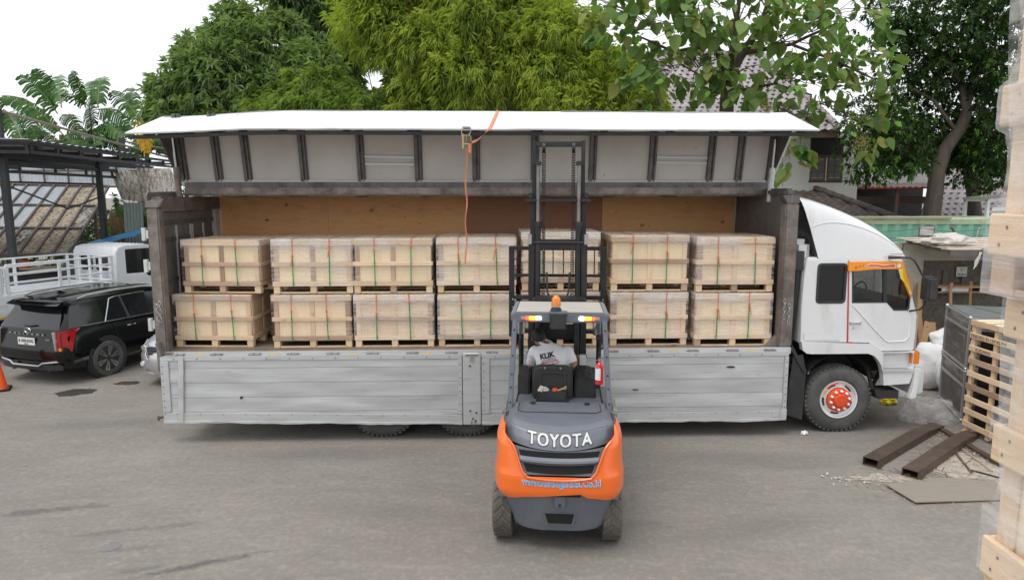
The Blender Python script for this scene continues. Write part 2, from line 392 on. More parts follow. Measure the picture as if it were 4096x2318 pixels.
def MGROUND():
    m, n, b = newmat('concrete_yard'); v, _ = coords(n, False, True)
    a = _noise(n, v, .35, 6, .55, .4); c = _noise(n, _map(n, v, (1.0, 2.4, 1)), 1.7, 8, .65, .5); c2 = _noise(n, _map(n, v, (1, 1.6, 1)), 7, 6, .7, .8); f = _noise(n, v, 14, 6, .7); g = _noise(n, v, 90, 3, .6)
    k = _mix(n, _ramp(n, a, .32, .68), (.196, .180, .159), (.258, .238, .211))
    k = _mix(n, _math(n, 'MULTIPLY', _ramp(n, c, .48, .75), .6), k, (.175, .166, .155))
    k = _mix(n, _math(n, 'MULTIPLY', _ramp(n, c, .46, .22), .55), k, (.325, .295, .258))
    k = _mix(n, _math(n, 'MULTIPLY', _ramp(n, f, .48, .75), .5), k, (.155, .140, .125))
    k = _mix(n, _math(n, 'MULTIPLY', _ramp(n, f, .48, .25), .42), k, (.40, .365, .32))
    # oil and rubber, streaked along the way vehicles drive
    w1 = _noise(n, _map(n, v, (.5, 1.5, 1)), 1.1, 5, .5, 1.2)
    k = _mix(n, _math(n, 'MULTIPLY', _ramp(n, w1, .6, .78), .45), k, (.125, .122, .12))
    st = _noise(n, _map(n, v, (7, 1.1, 1)), 2.4, 7, .7, 1.5)
    k = _mix(n, _math(n, 'MULTIPLY', _ramp(n, st, .62, .72), .22), k, (.11, .10, .095))
    st2 = _noise(n, _map(n, v, (1.3, 9, 1)), 2.0, 7, .7, 1.8)
    k = _mix(n, _math(n, 'MULTIPLY', _ramp(n, st2, .64, .74), .25), k, (.12, .11, .10))
    # hairline cracks
    vo = n.nodes.new('ShaderNodeTexVoronoi'); vo.feature = 'DISTANCE_TO_EDGE'; vo.inputs['Scale'].default_value = .45
    wv = n.nodes.new('ShaderNodeVectorMath'); wv.operation = 'ADD'
    nz = n.nodes.new('ShaderNodeTexNoise'); nz.inputs['Scale'].default_value = 2.5; nz.inputs['Detail'].default_value = 6
    n.links.new(v, nz.inputs['Vector']); n.links.new(v, wv.inputs[0]); n.links.new(nz.outputs[1], wv.inputs[1]); n.links.new(wv.outputs[0], vo.inputs['Vector'])
    cr = _math(n, 'MULTIPLY', _ramp(n, vo.outputs['Distance'], .004, .001), _ramp(n, a, .56, .66))
    k = _mix(n, _math(n, 'MULTIPLY', cr, .35), k, (.09, .085, .08))
    vs = n.nodes.new('ShaderNodeTexVoronoi'); vs.inputs['Scale'].default_value = 3.0; n.links.new(v, vs.inputs['Vector'])
    k = _mix(n, _math(n, 'MULTIPLY', _ramp(n, vs.outputs['Distance'], .035, .02), _math(n, 'MULTIPLY', _ramp(n, c, .5, .52), .8)), k, (.06, .055, .05))
    # narrow oil and tyre marks; wider dark patches by the truck and forklift
    for cx, cy, rx, ry, rot, amt in ((-5.5, 7.42, .42, .10, .22, .6), (-5.0, 7.55, .30, .09, .2, .5), (-3.1, 6.28, .62, .07, .42, .75), (-3.6, 6.2, .3, .06, .4, .45), (-4.3, 6.95, .4, .07, .3, .4), (-3.7, 7.1, .35, .06, .3, .35), (-3.9, 6.6, .3, .06, .2, .3), (-2.4, 9.2, 1.6, .3, .05, .35), (3.2, 9.0, 1.5, .35, -.05, .3), (-6.6, 10.6, 1.4, .35, .15, .3), (2.6, 7.0, 1.3, .25, .3, .22), (-1.4, 7.4, 1.2, .3, -.2, .2), (.6, 7.0, .5, .35, 0, .45)):
        mp = n.nodes.new('ShaderNodeMapping'); mp.vector_type = 'TEXTURE'; mp.inputs[1].default_value = (cx, cy, 0); mp.inputs[2].default_value = (0, 0, rot); mp.inputs[3].default_value = (rx, ry, 1)
        n.links.new(v, mp.inputs[0]); ln = n.nodes.new('ShaderNodeVectorMath'); ln.operation = 'LENGTH'; n.links.new(mp.outputs[0], ln.inputs[0])
        e = _math(n, 'ADD', ln.outputs['Value'], _math(n, 'MULTIPLY', _math(n, 'SUBTRACT', c2 if rx < .7 else c, .5), 2.6))
        k = _mix(n, _math(n, 'MULTIPLY', _ramp(n, e, 1.15, .35), amt), k, (.085, .083, .082))
    n.links.new(k, b.inputs['Base Color'])
    n.links.new(_math(n, 'SUBTRACT', .92, _math(n, 'MULTIPLY', _ramp(n, w1, .55, .8), .3)), b.inputs['Roughness'])
    b.inputs['Specular IOR Level'].default_value = .35
    _bump(n, b, _math(n, 'ADD', _math(n, 'MULTIPLY', f, .6), _math(n, 'ADD', _math(n, 'MULTIPLY', g, .25), _math(n, 'MULTIPLY', c, 1.2))), .55, .012)
    return m
MGROUND()
M('wet', (.075, .070, .065), .2, 0, .2, 4, bump=.1, bscale=40)
M('oil_stain', (.165, .160, .155), .6, 0, .25, 6, dirt=(.23, .215, .195), damt=.9, dscale=9, dlo=.5, dhi=.6, bump=.2)

# ------------------------------------------------------------------ ground
def ground():
    xs = [-600, -120, -40] + list(np.arange(-20, 20.1, .5)) + [40, 120, 600]
    ys = [-60, -20, -6] + list(np.arange(-2, 26.1, .5)) + [40, 90, 250, 900]
    nx = len(xs); v = [(x, y, gz(x, y)) for y in ys for x in xs]
    f = [(j * nx + i, j * nx + i + 1, (j + 1) * nx + i + 1, (j + 1) * nx + i) for j in range(len(ys) - 1) for i in range(nx - 1)]
    m = MB(); m.add(v, f); o = m.build('ground', 'concrete_yard', smooth=60); tag(o, kind='structure')
    return o
ground()
def blob(cx, cy, rx, ry, rot=0, z=.004, n=40, rough=.35, seed=0):
    pts = []
    for i in range(n):
        a = 2 * PI * i / n
        k = 1 + rough * noise.noise((math.cos(a) * 1.7 + seed, math.sin(a) * 1.7, seed * 3.1)) + rough * .5 * noise.noise((math.cos(a) * 5 + seed, math.sin(a) * 5, 9))
        x, y = rx * k * math.cos(a), ry * k * math.sin(a)
        X = cx + x * math.cos(rot) - y * math.sin(rot); Y = cy + x * math.sin(rot) + y * math.cos(rot)
        pts.append((X, Y, gz(X, Y) + z))
    return pts
def patch(name, label, cat, mat, blobs, group=None):
    m = MB()
    for i, p in enumerate(blobs): m.add([(x, y, z + .0012 * i) for x, y, z in p], [tuple(range(len(p)))])
    return tag(m.build(name, mat, smooth=None, fix=False), label, cat, group, 'structure')

def clear_glass(name, tint, ref=.12):
    """thin pane: tinted see-through with a sheen"""
    m, n, b = newmat(name); t = n.nodes.new('ShaderNodeBsdfTransparent'); t.inputs[0].default_value = tuple(tint) + (1,); g = n.nodes.new('ShaderNodeBsdfGlossy'); g.inputs['Roughness'].default_value = .03
    lw = n.nodes.new('ShaderNodeLayerWeight'); lw.inputs[0].default_value = .25; f = _math(n, 'ADD', _math(n, 'MULTIPLY', lw.outputs['Fresnel'], .6), ref * .4)
    ms = n.nodes.new('ShaderNodeMixShader'); n.links.new(f, ms.inputs[0]); n.links.new(t.outputs[0], ms.inputs[1]); n.links.new(g.outputs[0], ms.inputs[2]); n.links.new(ms.outputs[0], n.nodes['Material Output'].inputs[0]); return m
clear_glass('window_tint', (.5, .52, .55)); clear_glass('dark_glass_clear', (.75, .78, .8))
# ------------------------------------------------------------------ wing-sided box truck
TR = thing('box_truck', 'white cab box truck with raised wing side and lowered silver drop panels', 'truck', (0, 9.86, 0), R(2))
X0, X1 = -5.1, 4.17
def tbox(name, mat, *a, parent=None, bevel=.006, **k):
    m = MB(); m.box(*a); return m.build(name, mat, parent or TR, bevel=bevel, **k)
tbox('deck', 'deck', X0, X1, .02, 2.33, 1.22, 1.345)
er = tbox('edge_rail', 'silver', X0, X1, -.035, .018, 1.25, 1.352, bevel=.01)
for x in (-4.537, -3.47, -2.315, -1.231, -.062, 1.205, 2.4, 3.58):
    tbox('reflector', 'yellow_tape', x - .075, x + .075, -.0375, -.034, 1.285, 1.315, parent=er, bevel=0)
hm = MB(); hm.cyl((-.075, 0, 0), (-.015, 0, 0), .021, n=10, mi=0); hm.cyl((.015, 0, 0), (.075, 0, 0), .021, n=10); hm.box(-.06, -.03, -.005, .02, -.05, .01); hm.box(.03, .06, -.005, .02, -.05, .01); hm.cyl((-.09, 0, 0), (.09, 0, 0), .01, n=8)
hme = hm.mesh('hinge', MATS['hinge_steel'], 35)
for x in (-4.826, -4.286, -3.738, -3.189, -2.614, -2.037, -1.463, -.887, -.297, .29, .89, 1.489, 2.095, 2.686, 3.279, 3.845):
    put('hinge', hme, TR, (x, -.055, 1.312), (random.uniform(-.2, .2), 0, 0))
# drop sides, hanging from the hinges
def drop_side(x0, x1, zl, zr, strap_x=None, holes=()):
    fr = MB()
    def zb(x): return zl + (zr - zl) * (x - x0) / (x1 - x0)
    fr.box(x0, x1, -.085, -.04, 1.232, 1.305)                       # top rail
    fr.prism([(x0, zb(x0)), (x1, zb(x1)), (x1, zb(x1) + .135), (x0, zb(x0) + .135)], -.09, -.04, 'y')   # bottom rail
    fr.box(x0, x0 + .12, -.092, -.038, zb(x0) + .14, 1.23); fr.box(x1 - .06, x1, -.092, -.038, zb(x1) + .14, 1.23)
    ds = fr.build('drop_side', 'silver', TR, bevel=.006)
    # ragged bright bottom lip
    m = MB(); n = 60
    pts = []
    for i in range(n + 1):
        x = x0 + (x1 - x0) * i / n; d = .022 * noise.noise((x * 1.3, 3, 1)) + .012 * noise.noise((x * 5, 7, 1))
        pts.append((x, -.098 + .015 * noise.noise((x * 3, 0, 5)), zb(x) - .018 + d, zb(x) + .012 + d * .4))
    v = [(p[0], p[1], p[2]) for p in pts] + [(p[0], p[1], p[3]) for p in pts] + [(p[0], p[1] + .055, p[3]) for p in pts]
    f = [(i, i + 1, n + 2 + i, n + 1 + i) for i in range(n)] + [(n + 1 + i, n + 2 + i, 2 * n + 3 + i, 2 * n + 2 + i) for i in range(n)]
    m.add(v, f).build('bottom_lip', 'silver_bright', ds)
    zs = [1.229, 1.118, .90, .68, .466, .40]
    for i in range(5):
        a, b = zs[i + 1], zs[i]; m = MB(); nu = int((x1 - x0) / .12)
        def fn(u, t, a=a, b=b, i=i):
            x = x0 + .122 + (x1 - x0 - .184) * u; z = (max(a, zb(x) + .137) if i == 4 else a + .002) * (1 - t) + (b - .002) * t
            y = -.070 + .012 * noise.noise((x * 1.6, z * 5, 1)) + .005 * noise.noise((x * 7, z * 11, 4)) - .0015 * (i % 2)
            return (x, y, z)
        m.grid(fn, nu, 7); nn = len(m.v); q = m.v[:nu]; q2 = m.v[-nu:]; m.add([(x, -.058, z) for x, y, z in q] + [(x, -.058, z) for x, y, z in q2], []); m.f += [(j, j + 1, nn + j + 1, nn + j) for j in range(nu - 1)] + [(nn - nu + j, nn - nu + j + 1, nn + nu + j + 1, nn + nu + j) for j in range(nu - 1)]; m.mi += [0] * (2 * nu - 2)
        m.build('plank', 'silver', ds, smooth=35)
    tbox('backing', 'steel_inner', x0 + .122, x1 - .062, -.056, -.045, max(zl, zr) + .14, 1.23, parent=ds, bevel=0)
    if strap_x:
        m = MB(); m.bar((strap_x + .03, -.1, 1.30), (strap_x - .03, -.102, zb(strap_x) - .005), .075, .012, (0, 1, 0)); m.build('upright_strap', 'silver_bright', ds, bevel=.003)
    b = MB()
    for i in range(int((x1 - x0) / .33)):
        x = x0 + .2 + i * .33
        b.cyl((x, -.088, 1.262), (x, -.094, 1.262), .008, n=6); b.cyl((x, -.092, zb(x) + .115), (x, -.097, zb(x) + .115), .007, n=6)
    for xx in (x0 + .03, x1 - .03):
        for i in range(8): b.cyl((xx, -.09, .45 + i * .1), (xx, -.098, .45 + i * .1), .008, n=6)
    tag(b.build('rivet_row', 'steel_rib', ds), kind='stuff')
    for hx, hz, hw, hh in holes:
        m = MB(); m.cyl((hx, -.08, hz), (hx, -.092, hz), 1, n=12); m.v = [(hx + (x - hx) * hw, y, hz + (z - hz) * hh) for x, y, z in m.v]
        m.build('dent', 'chassis', ds)
    return ds
dL = drop_side(-5.08, -.735, .335, .255, -4.8, [(-3.95, .68, .02, .022)])
dR = drop_side(-.45, 4.12, .255, .262, None, [(3.25, 1.075, .065, .014), (1.83, .74, .05, .008)])
m = MB(); m.bar((-5.08, -.07, .40), (-5.16, -.07, .38), .03, .03); m.bar((-5.16, -.07, .41), (-5.16, -.07, .35), .03, .02); m.build('latch', 'rust', dL)
m = MB(); m.box(4.03, 4.125, -.101, -.092, .27, .42); m.box(3.9, 4.01, -.097, -.091, .30, .38); m.build('corner_bracket', 'silver_bright', dR, bevel=.003)
cp = tbox('center_post', 'silver', -.725, -.46, -.1, -.03, .235, 1.31, bevel=.012)
m = MB(); m.cyl((-.68, -.085, 1.3), (-.5, -.085, 1.3), .03, n=12); m.box(-.62, -.56, -.115, -.1, 1.2, 1.31); m.build('hinge_pin', 'bolt', cp)
for x, z in ((-.62, 1.13), (-.58, .33), (-.53, .42), (-.62, .45), (-.54, .30)): b = MB(); b.cyl((x, -.1, z), (x, -.112, z), .016, n=8); b.build('bolt', 'steel_rib', cp)
b = MB(); b.tube([(-.6, -.115, .3), (-.6, -.12, .24), (-.57, -.12, .21), (-.55, -.12, .25), (-.55, -.115, .3)], .006, 6); b.build('wire_loop', 'steel_rib', cp)

# end wall behind the cab
fw = tbox('front_wall', 'steel_inner', 4.10, 4.17, .18, 2.33, 1.346, 3.58)
tbox('corner_post', 'steel_dirty', 3.985, 4.185, -.01, .18, 1.355, 3.48, bevel=.02)
m = MB(); m.prism([(3.93, 3.60), (4.185, 3.60), (4.185, 3.482), (4.0, 3.482)], -.008, .178, 'y'); m.build('post_cap', 'steel_rib', TR, bevel=.006)
tbox('front_header', 'steel_rib', 4.05, 4.19, .18, 2.4, 3.582, 3.70, bevel=.03)
m = MB(); m.prism([(3.83, 1.352), (4.10, 1.352), (4.10, 1.62)], .05, .17, 'y'); m.build('kick_plate', 'steel_inner', TR)
# rear doors (inside seen) and frame
tbox('rear_post', 'steel_dirty', -5.16, -4.99, -.01, .16, 1.05, 3.42, bevel=.02)
m = MB(); m.prism([(-5.17, 3.425), (-4.98, 3.425), (-4.9, 3.55), (-5.16, 3.52)], -.012, .17, 'y'); m.build('rear_post_cap', 'steel_dirty', TR, bevel=.008)
tbox('rear_header', 'steel_dirty', -5.14, -5.02, .162, 2.33, 3.36, 3.58)
rp = MB(); rp.prism([(-.01, 3.43), (-.01, 3.60), (.03, 3.64), (1.1, 3.66), (1.1, 3.58), (.16, 3.58)], -5.15, -5.13, 'x'); rp.build('rear_plate', 'steel_dirty', TR)
for y0, y1 in ((.165, 1.22), (1.23, 2.12)):
    d = tbox('rear_door', 'steel_inner', -5.13, -5.08, y0, y1, 1.35, 3.355, bevel=.004)
    for yy in (y0 + .03, (y0 + y1) / 2, y1 - .03): tbox('door_rib', 'silver', -5.078, -5.055, yy - .018, yy + .018, 1.36, 3.15, parent=d, bevel=.004)
    for zz in (1.75, 2.35, 2.95, 3.2): tbox('door_rail', 'steel_rib', -5.078, -5.063, y0 + .01, y1 - .01, zz - .03, zz + .03, parent=d, bevel=.004)
tbox('rear_jamb', 'silver', -5.12, -5.03, 2.125, 2.33, 1.35, 3.355)
for z in (3.05, 2.6, 1.75):                                         # door hinges outside the post
    m = MB(); m.cyl((-5.22, .02, z - .09), (-5.22, .02, z + .09), .035, n=12); m.bar((-5.22, .02, z), (-5.14, .03, z), .03, .12); m.build('door_hinge', 'silver_bright', TR)
m = MB(); m.bar((-5.1, -.03, 1.5), (-5.06, -.04, 1.3), .1, .06); m.bar((-5.08, -.045, 1.34), (-4.9, -.045, 1.33), .03, .03); m.build('corner_latch', 'steel_dirty', TR, bevel=.005)
def chain(name, x, y, z, dz, n=4):
    m = MB()
    for i in range(n):
        zz = z - i * dz; a = (i % 2) * PI / 2
        pts = [(x + .018 * math.cos(t) * math.cos(a), y + .018 * math.cos(t) * math.sin(a) - .005, zz + .034 * math.sin(t)) for t in np.linspace(0, 2 * PI, 11)]
        m.tube(pts, .006, 5)
    return m.build(name, 'bolt', TR)
for x in (-5.09, -5.045): chain('latch_chain', x, -.035, 2.02 + (x + 5.09), .06, 5)
for x in (4.03, 4.10): chain('latch_chain', x, -.035, 2.05 - (x - 4.03), .06, 5)
# far side: plywood sheets inside a metal skin
tbox('far_skin', 'silver', X0, X1, 2.36, 2.40, 1.3, 3.62)
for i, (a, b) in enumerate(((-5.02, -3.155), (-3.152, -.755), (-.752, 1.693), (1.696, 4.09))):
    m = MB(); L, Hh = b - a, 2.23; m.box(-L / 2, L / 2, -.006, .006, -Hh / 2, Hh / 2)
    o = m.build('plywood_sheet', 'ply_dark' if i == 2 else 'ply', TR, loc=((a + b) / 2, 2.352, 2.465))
    for q in range(6):
        kx, kz, kr = random.uniform(-L / 2 + .1, L / 2 - .1), random.uniform(.35, 1.0), random.choice((.008, .012, .028))
        kb = MB(); kb.add(blob(0, 0, kr * 1.3, kr, rough=.5, seed=q + 7 * i, n=14), [tuple(range(14))]); kb.v = [(kx + a, -.0085, kz + b) for a, b, c_ in kb.v]; kb.build('knot', 'ply_dark' if i != 2 else 'steel_rib', o, fix=False)
# roof spine, far roof half
tbox('roof_spine', 'steel_dirty', X0 + .02, X1, 1.1, 1.34, 3.585, 3.705)
tbox('hinge_flap', 'steel_rib', X0 + .02, X1, 1.10, 1.36, 3.706, 3.80)
tbox('roof_far_half', 'steel_inner', X0, X1, 1.345, 2.40, 3.625, 3.68)
for i in range(9): tbox('roof_bow', 'steel_rib', -4.6 + i * 1.05, -4.54 + i * 1.05, 1.35, 2.34, 3.57, 3.622, bevel=0)
# raised wing
HY, HZ, CY_, CZ, EY, EZ = 1.19, 3.745, .97, 4.86, -.08, 4.50
def sag(x): return -.10 * sstep((-x - 3.2) / 2.2) + .0
def wing_strip(x0, x1, a, b, th, n=40):
    """sheet spanned between the profile points a and b (y,z) with thickness th to the inside"""
    dy, dz = b[0] - a[0], b[1] - a[1]; l = math.hypot(dy, dz); ny, nz = dz / l * th, -dy / l * th
    m = MB(); v = []
    for i in range(n + 1):
        x = x0 + (x1 - x0) * i / n; s_ = sag(x)
        for (y, z), kk in ((a, (a[1] - HZ) / 1.1), (b, (b[1] - HZ) / 1.1)):
            v.append((x, y, z + s_ * kk)); v.append((x, y + ny, z + nz + s_ * kk))
    f = []
    for i in range(n):
        o = i * 4; q = o + 4
        f += [(o, o + 2, q + 2, q), (o + 1, q + 1, q + 3, o + 3), (o, q, q + 1, o + 1), (o + 2, o + 3, q + 3, q + 2)]
    f += [(0, 1, 3, 2), (n * 4, n * 4 + 2, n * 4 + 3, n * 4 + 1)]
    return m.add(v, f)
WG = wing_strip(-5.2, 4.25, (HY + .05, HZ), (CY_ + .05, CZ - .012), .03).build('wing', 'wing_white', TR, smooth=30)
mm = wing_strip(-5.33, 4.38, (CY_ + .09, CZ + .012), (EY, EZ), .02, 80)
mm.v = [(x, y, z + .006 * noise.noise((x * .9, y * 2, 0)) + .003 * noise.noise((x * 4, y * 5, 3))) for x, y, z in mm.v]
mm.build('outer_panel', 'wing_white', WG, smooth=30)
m = wing_strip(-5.30, 4.35, (EY + .005, EZ - .028), (EY + .06, EZ - .012), .045, 60); m.build('edge_trim', 'black_plastic', WG, smooth=30)
m = wing_strip(-5.3, -1.6, (CY_ + .10, CZ + .03), (CY_ + .05, CZ + .026), .006, 40)
m.v = [(x, y, z + .012 * noise.noise((x * 2.2, 0, 0))) for x, y, z in m.v]; m.build('loose_seam', 'silver_bright', WG)
m = wing_strip(.8, 4.1, (CY_ + .10, CZ + .03), (CY_ + .04, CZ + .026), .006, 40)
m.v = [(x, y, z + .014 * noise.noise((x * 2.7, 4, 0))) for x, y, z in m.v]; m.build('loose_seam', 'silver_bright', WG)
for xs in (-2.6, -.05, 2.05):
    m = MB(); m.bar((xs, CY_ + .05, CZ + .012 + sag(xs)), (xs + .12, EY + .01, EZ + .021), .018, .004); m.build('panel_joint', 'wing_inner', WG)
dirn = Vector((0, CY_ - HY, CZ - HZ)).normalized(); inn = Vector((0, -dirn.z, dirn.y))       # towards the camera
ribs = [-5.08, -4.55, -4.10, -3.224, -2.333, -1.434, -.526, .40, 1.32, 2.273, 3.215, 3.684, 4.19]
for i in range(len(ribs) - 1):                                     # lining panels between ribs
    a, b = ribs[i] + .055, ribs[i + 1] - .055
    m = MB(); q = [Vector((x, HY, HZ)) + dirn * t + inn * .0 for x in (a, b) for t in (.10, 1.06)]
    m.add([q[0], q[1], q[3], q[2]] + [p - inn * .02 for p in (q[0], q[1], q[3], q[2])], [(0, 1, 2, 3), (7, 6, 5, 4), (0, 4, 5, 1), (1, 5, 6, 2), (2, 6, 7, 3), (3, 7, 4, 0)])
    m.build('lining_panel', 'wing_inner', WG)
for x in ribs:
    p0 = Vector((x, HY, HZ)) + dirn * .08; p1 = Vector((x, HY, HZ)) + dirn * 1.10
    m = MB(); m.bar(p0 + inn * .012, p1 + inn * .012, .125, .02, inn); m.bar(p0 + inn * .035 + Vector((-.03, 0, 0)), p1 + inn * .035 + Vector((-.03, 0, 0)), .05, .05, inn); m.bar(p0 + inn * .03 + Vector((.035, 0, 0)), p1 + inn * .03 + Vector((.035, 0, 0)), .02, .04, inn)
    m.bar(p1 + inn * .03 + Vector((0, 0, sag(x))), Vector((x, .0, 4.475 + sag(x) * .7)), .09, .04)
    m.build('wing_rib', 'steel_rib', WG)
m = MB(); p = Vector((0, HY, HZ)) + dirn * .06 + inn * .02
m.bar((ribs[0] - .06, p.y, p.z), (ribs[-1] + .06, p.y, p.z), .05, .085, dirn); m.build('lower_rail', 'silver', WG, bevel=.006)
m = MB(); m.bar((-5.06, 1.07, 3.66), (4.15, 1.07, 3.665), .06, .11); m.build('hinge_rail', 'steel_dirty', TR, bevel=.01)
for a, b, z in ((-2.27, -1.50, 4.20), (-2.27, -1.50, 4.09), (2.34, 3.15, 4.20), (2.34, 3.15, 4.12)):
    t = (z - HZ) / dirn.z; p = Vector((0, HY, HZ)) + dirn * t + inn * .02; m = MB(); m.bar((a, p.y, p.z), (b, p.y, p.z - .01), .02, .035, dirn); m.build('slat', 'silver', WG, bevel=.004)
for x, s in ((-5.16, 1), (4.22, -1)):                              # end gussets and lift cylinders
    g = MB(); g.prism([(HY + .02, HZ + sag(x) * .0), (CY_ + .02, CZ - .03 + sag(x)), ((.46 if s > 0 else .36), CZ - (.20 if s > 0 else .235) + sag(x))], x, x + .012 * s, 'x'); g.build('end_gusset', 'steel_rib', WG)
    m = MB(); m.bar((x - .004, HY + .0, HZ), (x - .004, (.46 if s > 0 else .36), CZ - (.21 if s > 0 else .245) + sag(x)), .02, .02); m.build('gusset_edge', 'wing_white' if s < 0 else 'steel_rib', WG)
    cx = x + (.10 if s > 0 else -.13)
    c = MB(); c.cyl((cx, .86, 3.50), (cx, .80, 4.02), .045, n=14); cc = c.build('lift_cylinder', 'steel_dirty' if s > 0 else 'silver', TR)
    c = MB(); c.cyl((cx, .80, 4.02), (cx, .74, 4.45), .016, n=10); c.build('lift_rod', 'chrome', cc)
# chassis and running gear
for y in (.75, 1.55): tbox('chassis_rail', 'chassis', -4.9, 6.0, y, y + .09, .78, 1.05, bevel=0)
for i in range(12): tbox('cross_member', 'chassis', -4.9 + i * .8, -4.82 + i * .8, .06, 2.3, 1.06, 1.215, bevel=0)
tbox('under_box', 'chassis', -4.4, -2.9, .5, 1.9, .62, 1.04); tbox('fuel_tank', 'chassis', 1.2, 2.6, .25, .72, .5, 1.02, bevel=.05); tbox('tool_box', 'chassis', 2.9, 3.7, .25, .72, .5, 1.02)
tbox('rear_bumper', 'chassis', -5.0, -4.9, .2, 2.2, .55, .7)
def tyre_mesh(ro, ri, w, mat='rubber', tread=44):
    p = [(ri, .02), (ri + .03, -.012), (ri + (ro - ri) * .45, -.02), (ro - .055, -.008), (ro - .012, .03), (ro, .055), (ro, w - .055), (ro - .012, w - .03), (ro - .055, w + .008), (ri + .03, w + .012), (ri, w - .02), (ri, .02)]
    m = MB(); m.lathe(p, axis='y', n=56, close=False)
    for i in range(tread):                                        # shoulder lugs
        a = 2 * PI * i / tread
        for y0, y1 in ((.012, .07), (w - .07, w - .012)):
            c, s_ = math.cos(a), math.sin(a); c2, s2 = math.cos(a + .075), math.sin(a + .075)
            v = [(r * cc, y, r * ss) for r in (ro - .03, ro + .008) for cc, ss in ((c, s_), (c2, s2)) for y in (y0, y1)]
            m.add(v, [(0, 2, 3, 1), (4, 5, 7, 6), (0, 4, 6, 2), (1, 3, 7, 5), (0, 1, 5, 4), (2, 6, 7, 3)])
    for k in range(3): m.lathe([(ro + .003, w * (.25 + .25 * k) - .02), (ro + .01, w * (.25 + .25 * k) - .018), (ro + .01, w * (.25 + .25 * k) + .018), (ro + .003, w * (.25 + .25 * k) + .02)], axis='y', n=56, close=False)
    return m.mesh('tyre', MATS[mat], 40)
tyM = tyre_mesh(.51, .29, .26)
rm = MB(); rm.lathe([(.292, .02), (.288, -.012), (.27, -.006), (.262, .03), (.235, .045), (.21, .035), (.19, .012), (.183, .03), (.183, .2), (.292, .2)], axis='y', n=48, close=False); rimM = rm.mesh('rim', MATS['rim_white'], 40)
dm = MB(); dm.lathe([(.292, .02), (.27, .02), (.25, .12), (.14, .16), (.001, .16)], axis='y', n=40, close=False); discM = dm.mesh('rim', MATS['chassis'], 40)
def wheel(x, y, flip=False, front=False):
    """flip: the far side"""
    rt = put('wheel', tyM, TR, (x, y, .515), (0, random.uniform(0, 3), PI if flip else 0))
    put('rim', rimM if front else discM, rt)
    return rt
fwheel = wheel(4.985, .05, front=True); fwheel.rotation_euler[1] = 0
hb = MB(); hb.lathe([(.182, .04), (.184, -.03), (.175, -.035), (.11, -.04), (.10, -.075), (.085, -.085), (.001, -.088)], axis='y', n=40, close=False); hub = hb.build('hub', 'orange_red', fwheel, smooth=30)
for i in range(10):
    a = 2 * PI * i / 10 + .2; n_ = MB(); c, s_ = .142 * math.cos(a), .142 * math.sin(a)
    n_.lathe([(.021, -.03), (.021, -.055), (.017, -.07), (.008, -.078), (.001, -.079)], (c, 0, s_), 'y', 12, close=False); n_.build('lug_nut', 'pure_white', hub)
n_ = MB(); n_.cyl((0, -.088, 0), (0, -.096, 0), .012, n=8); n_.build('hub_plug', 'bolt', hub)
def arc(a0, a1, r0, r1, y, th=.004, n=14):
    m = MB(); v = []
    for i in range(n + 1):
        a = a0 + (a1 - a0) * i / n
        for r in (r0, r1):
            for yy in (y, y - th): v.append((r * math.cos(a), yy, r * math.sin(a)))
    f = []
    for i in range(n):
        o = i * 4; q = o + 4; f += [(o, o + 2, q + 2, q), (o + 1, q + 1, q + 3, o + 3), (o, q, q + 1, o + 1), (o + 2, o + 3, q + 3, q + 2)]
    f += [(0, 1, 3, 2), (4 * n, 4 * n + 2, 4 * n + 3, 4 * n + 1)]
    return m.add(v, f)
for k in range(5):
    a = R(118 + 72 * k); arc(a - .27, a + .27, .205, .236, .046, .012).build('rim_slot', 'chassis', fwheel)  # dark pieces paint the shade inside the rim slots
for a0, a1, mt in ((95, 118, 'visor_red'), (121, 140, 'orange_red'), (143, 162, 'yellow_tape')):
    arc(R(a0), R(a1), .25, .272, -.002, .006).build('sticker', mt, fwheel)
for x in (-1.92, -.68):
    wheel(x, .05); wheel(x, .34); wheel(x, 2.37, True); wheel(x, 2.08, True)
    m = MB(); m.cyl((x, .3, .515), (x, 2.1, .515), .09, n=12); m.lathe([(.05, -.15), (.2, -.1), (.2, .1), (.05, .15)], (x, 1.2, .515), 'y', 16); m.build('axle', 'chassis', TR)
wheel(4.985, 2.35, True, True)
for x0, x1, z0 in ((4.2, 4.46, .25), ):
    m = MB(); m.prism([(4.21, .80), (4.25, 1.2), (4.40, 1.22), (4.46, .95), (4.44, .2), (4.19, .28)], .06, .075, 'y'); m.build('mud_flap', 'black_plastic', TR)
m = MB(); m.bar((4.2, .06, 1.35), (4.44, .06, .95), .05, .05); m.bar((4.15, .2, .98), (4.4, .1, 1.08), .04, .06); m.build('flap_bracket', 'chassis', TR)
m = MB()
m.grid(lambda u, t: (4.985 + .60 * math.cos(PI * (.12 + .88 * u)), .06 + .62 * t, .56 + .66 * math.sin(PI * (.12 + .88 * u))), 20, 2); m.build('inner_guard', 'chassis', TR)

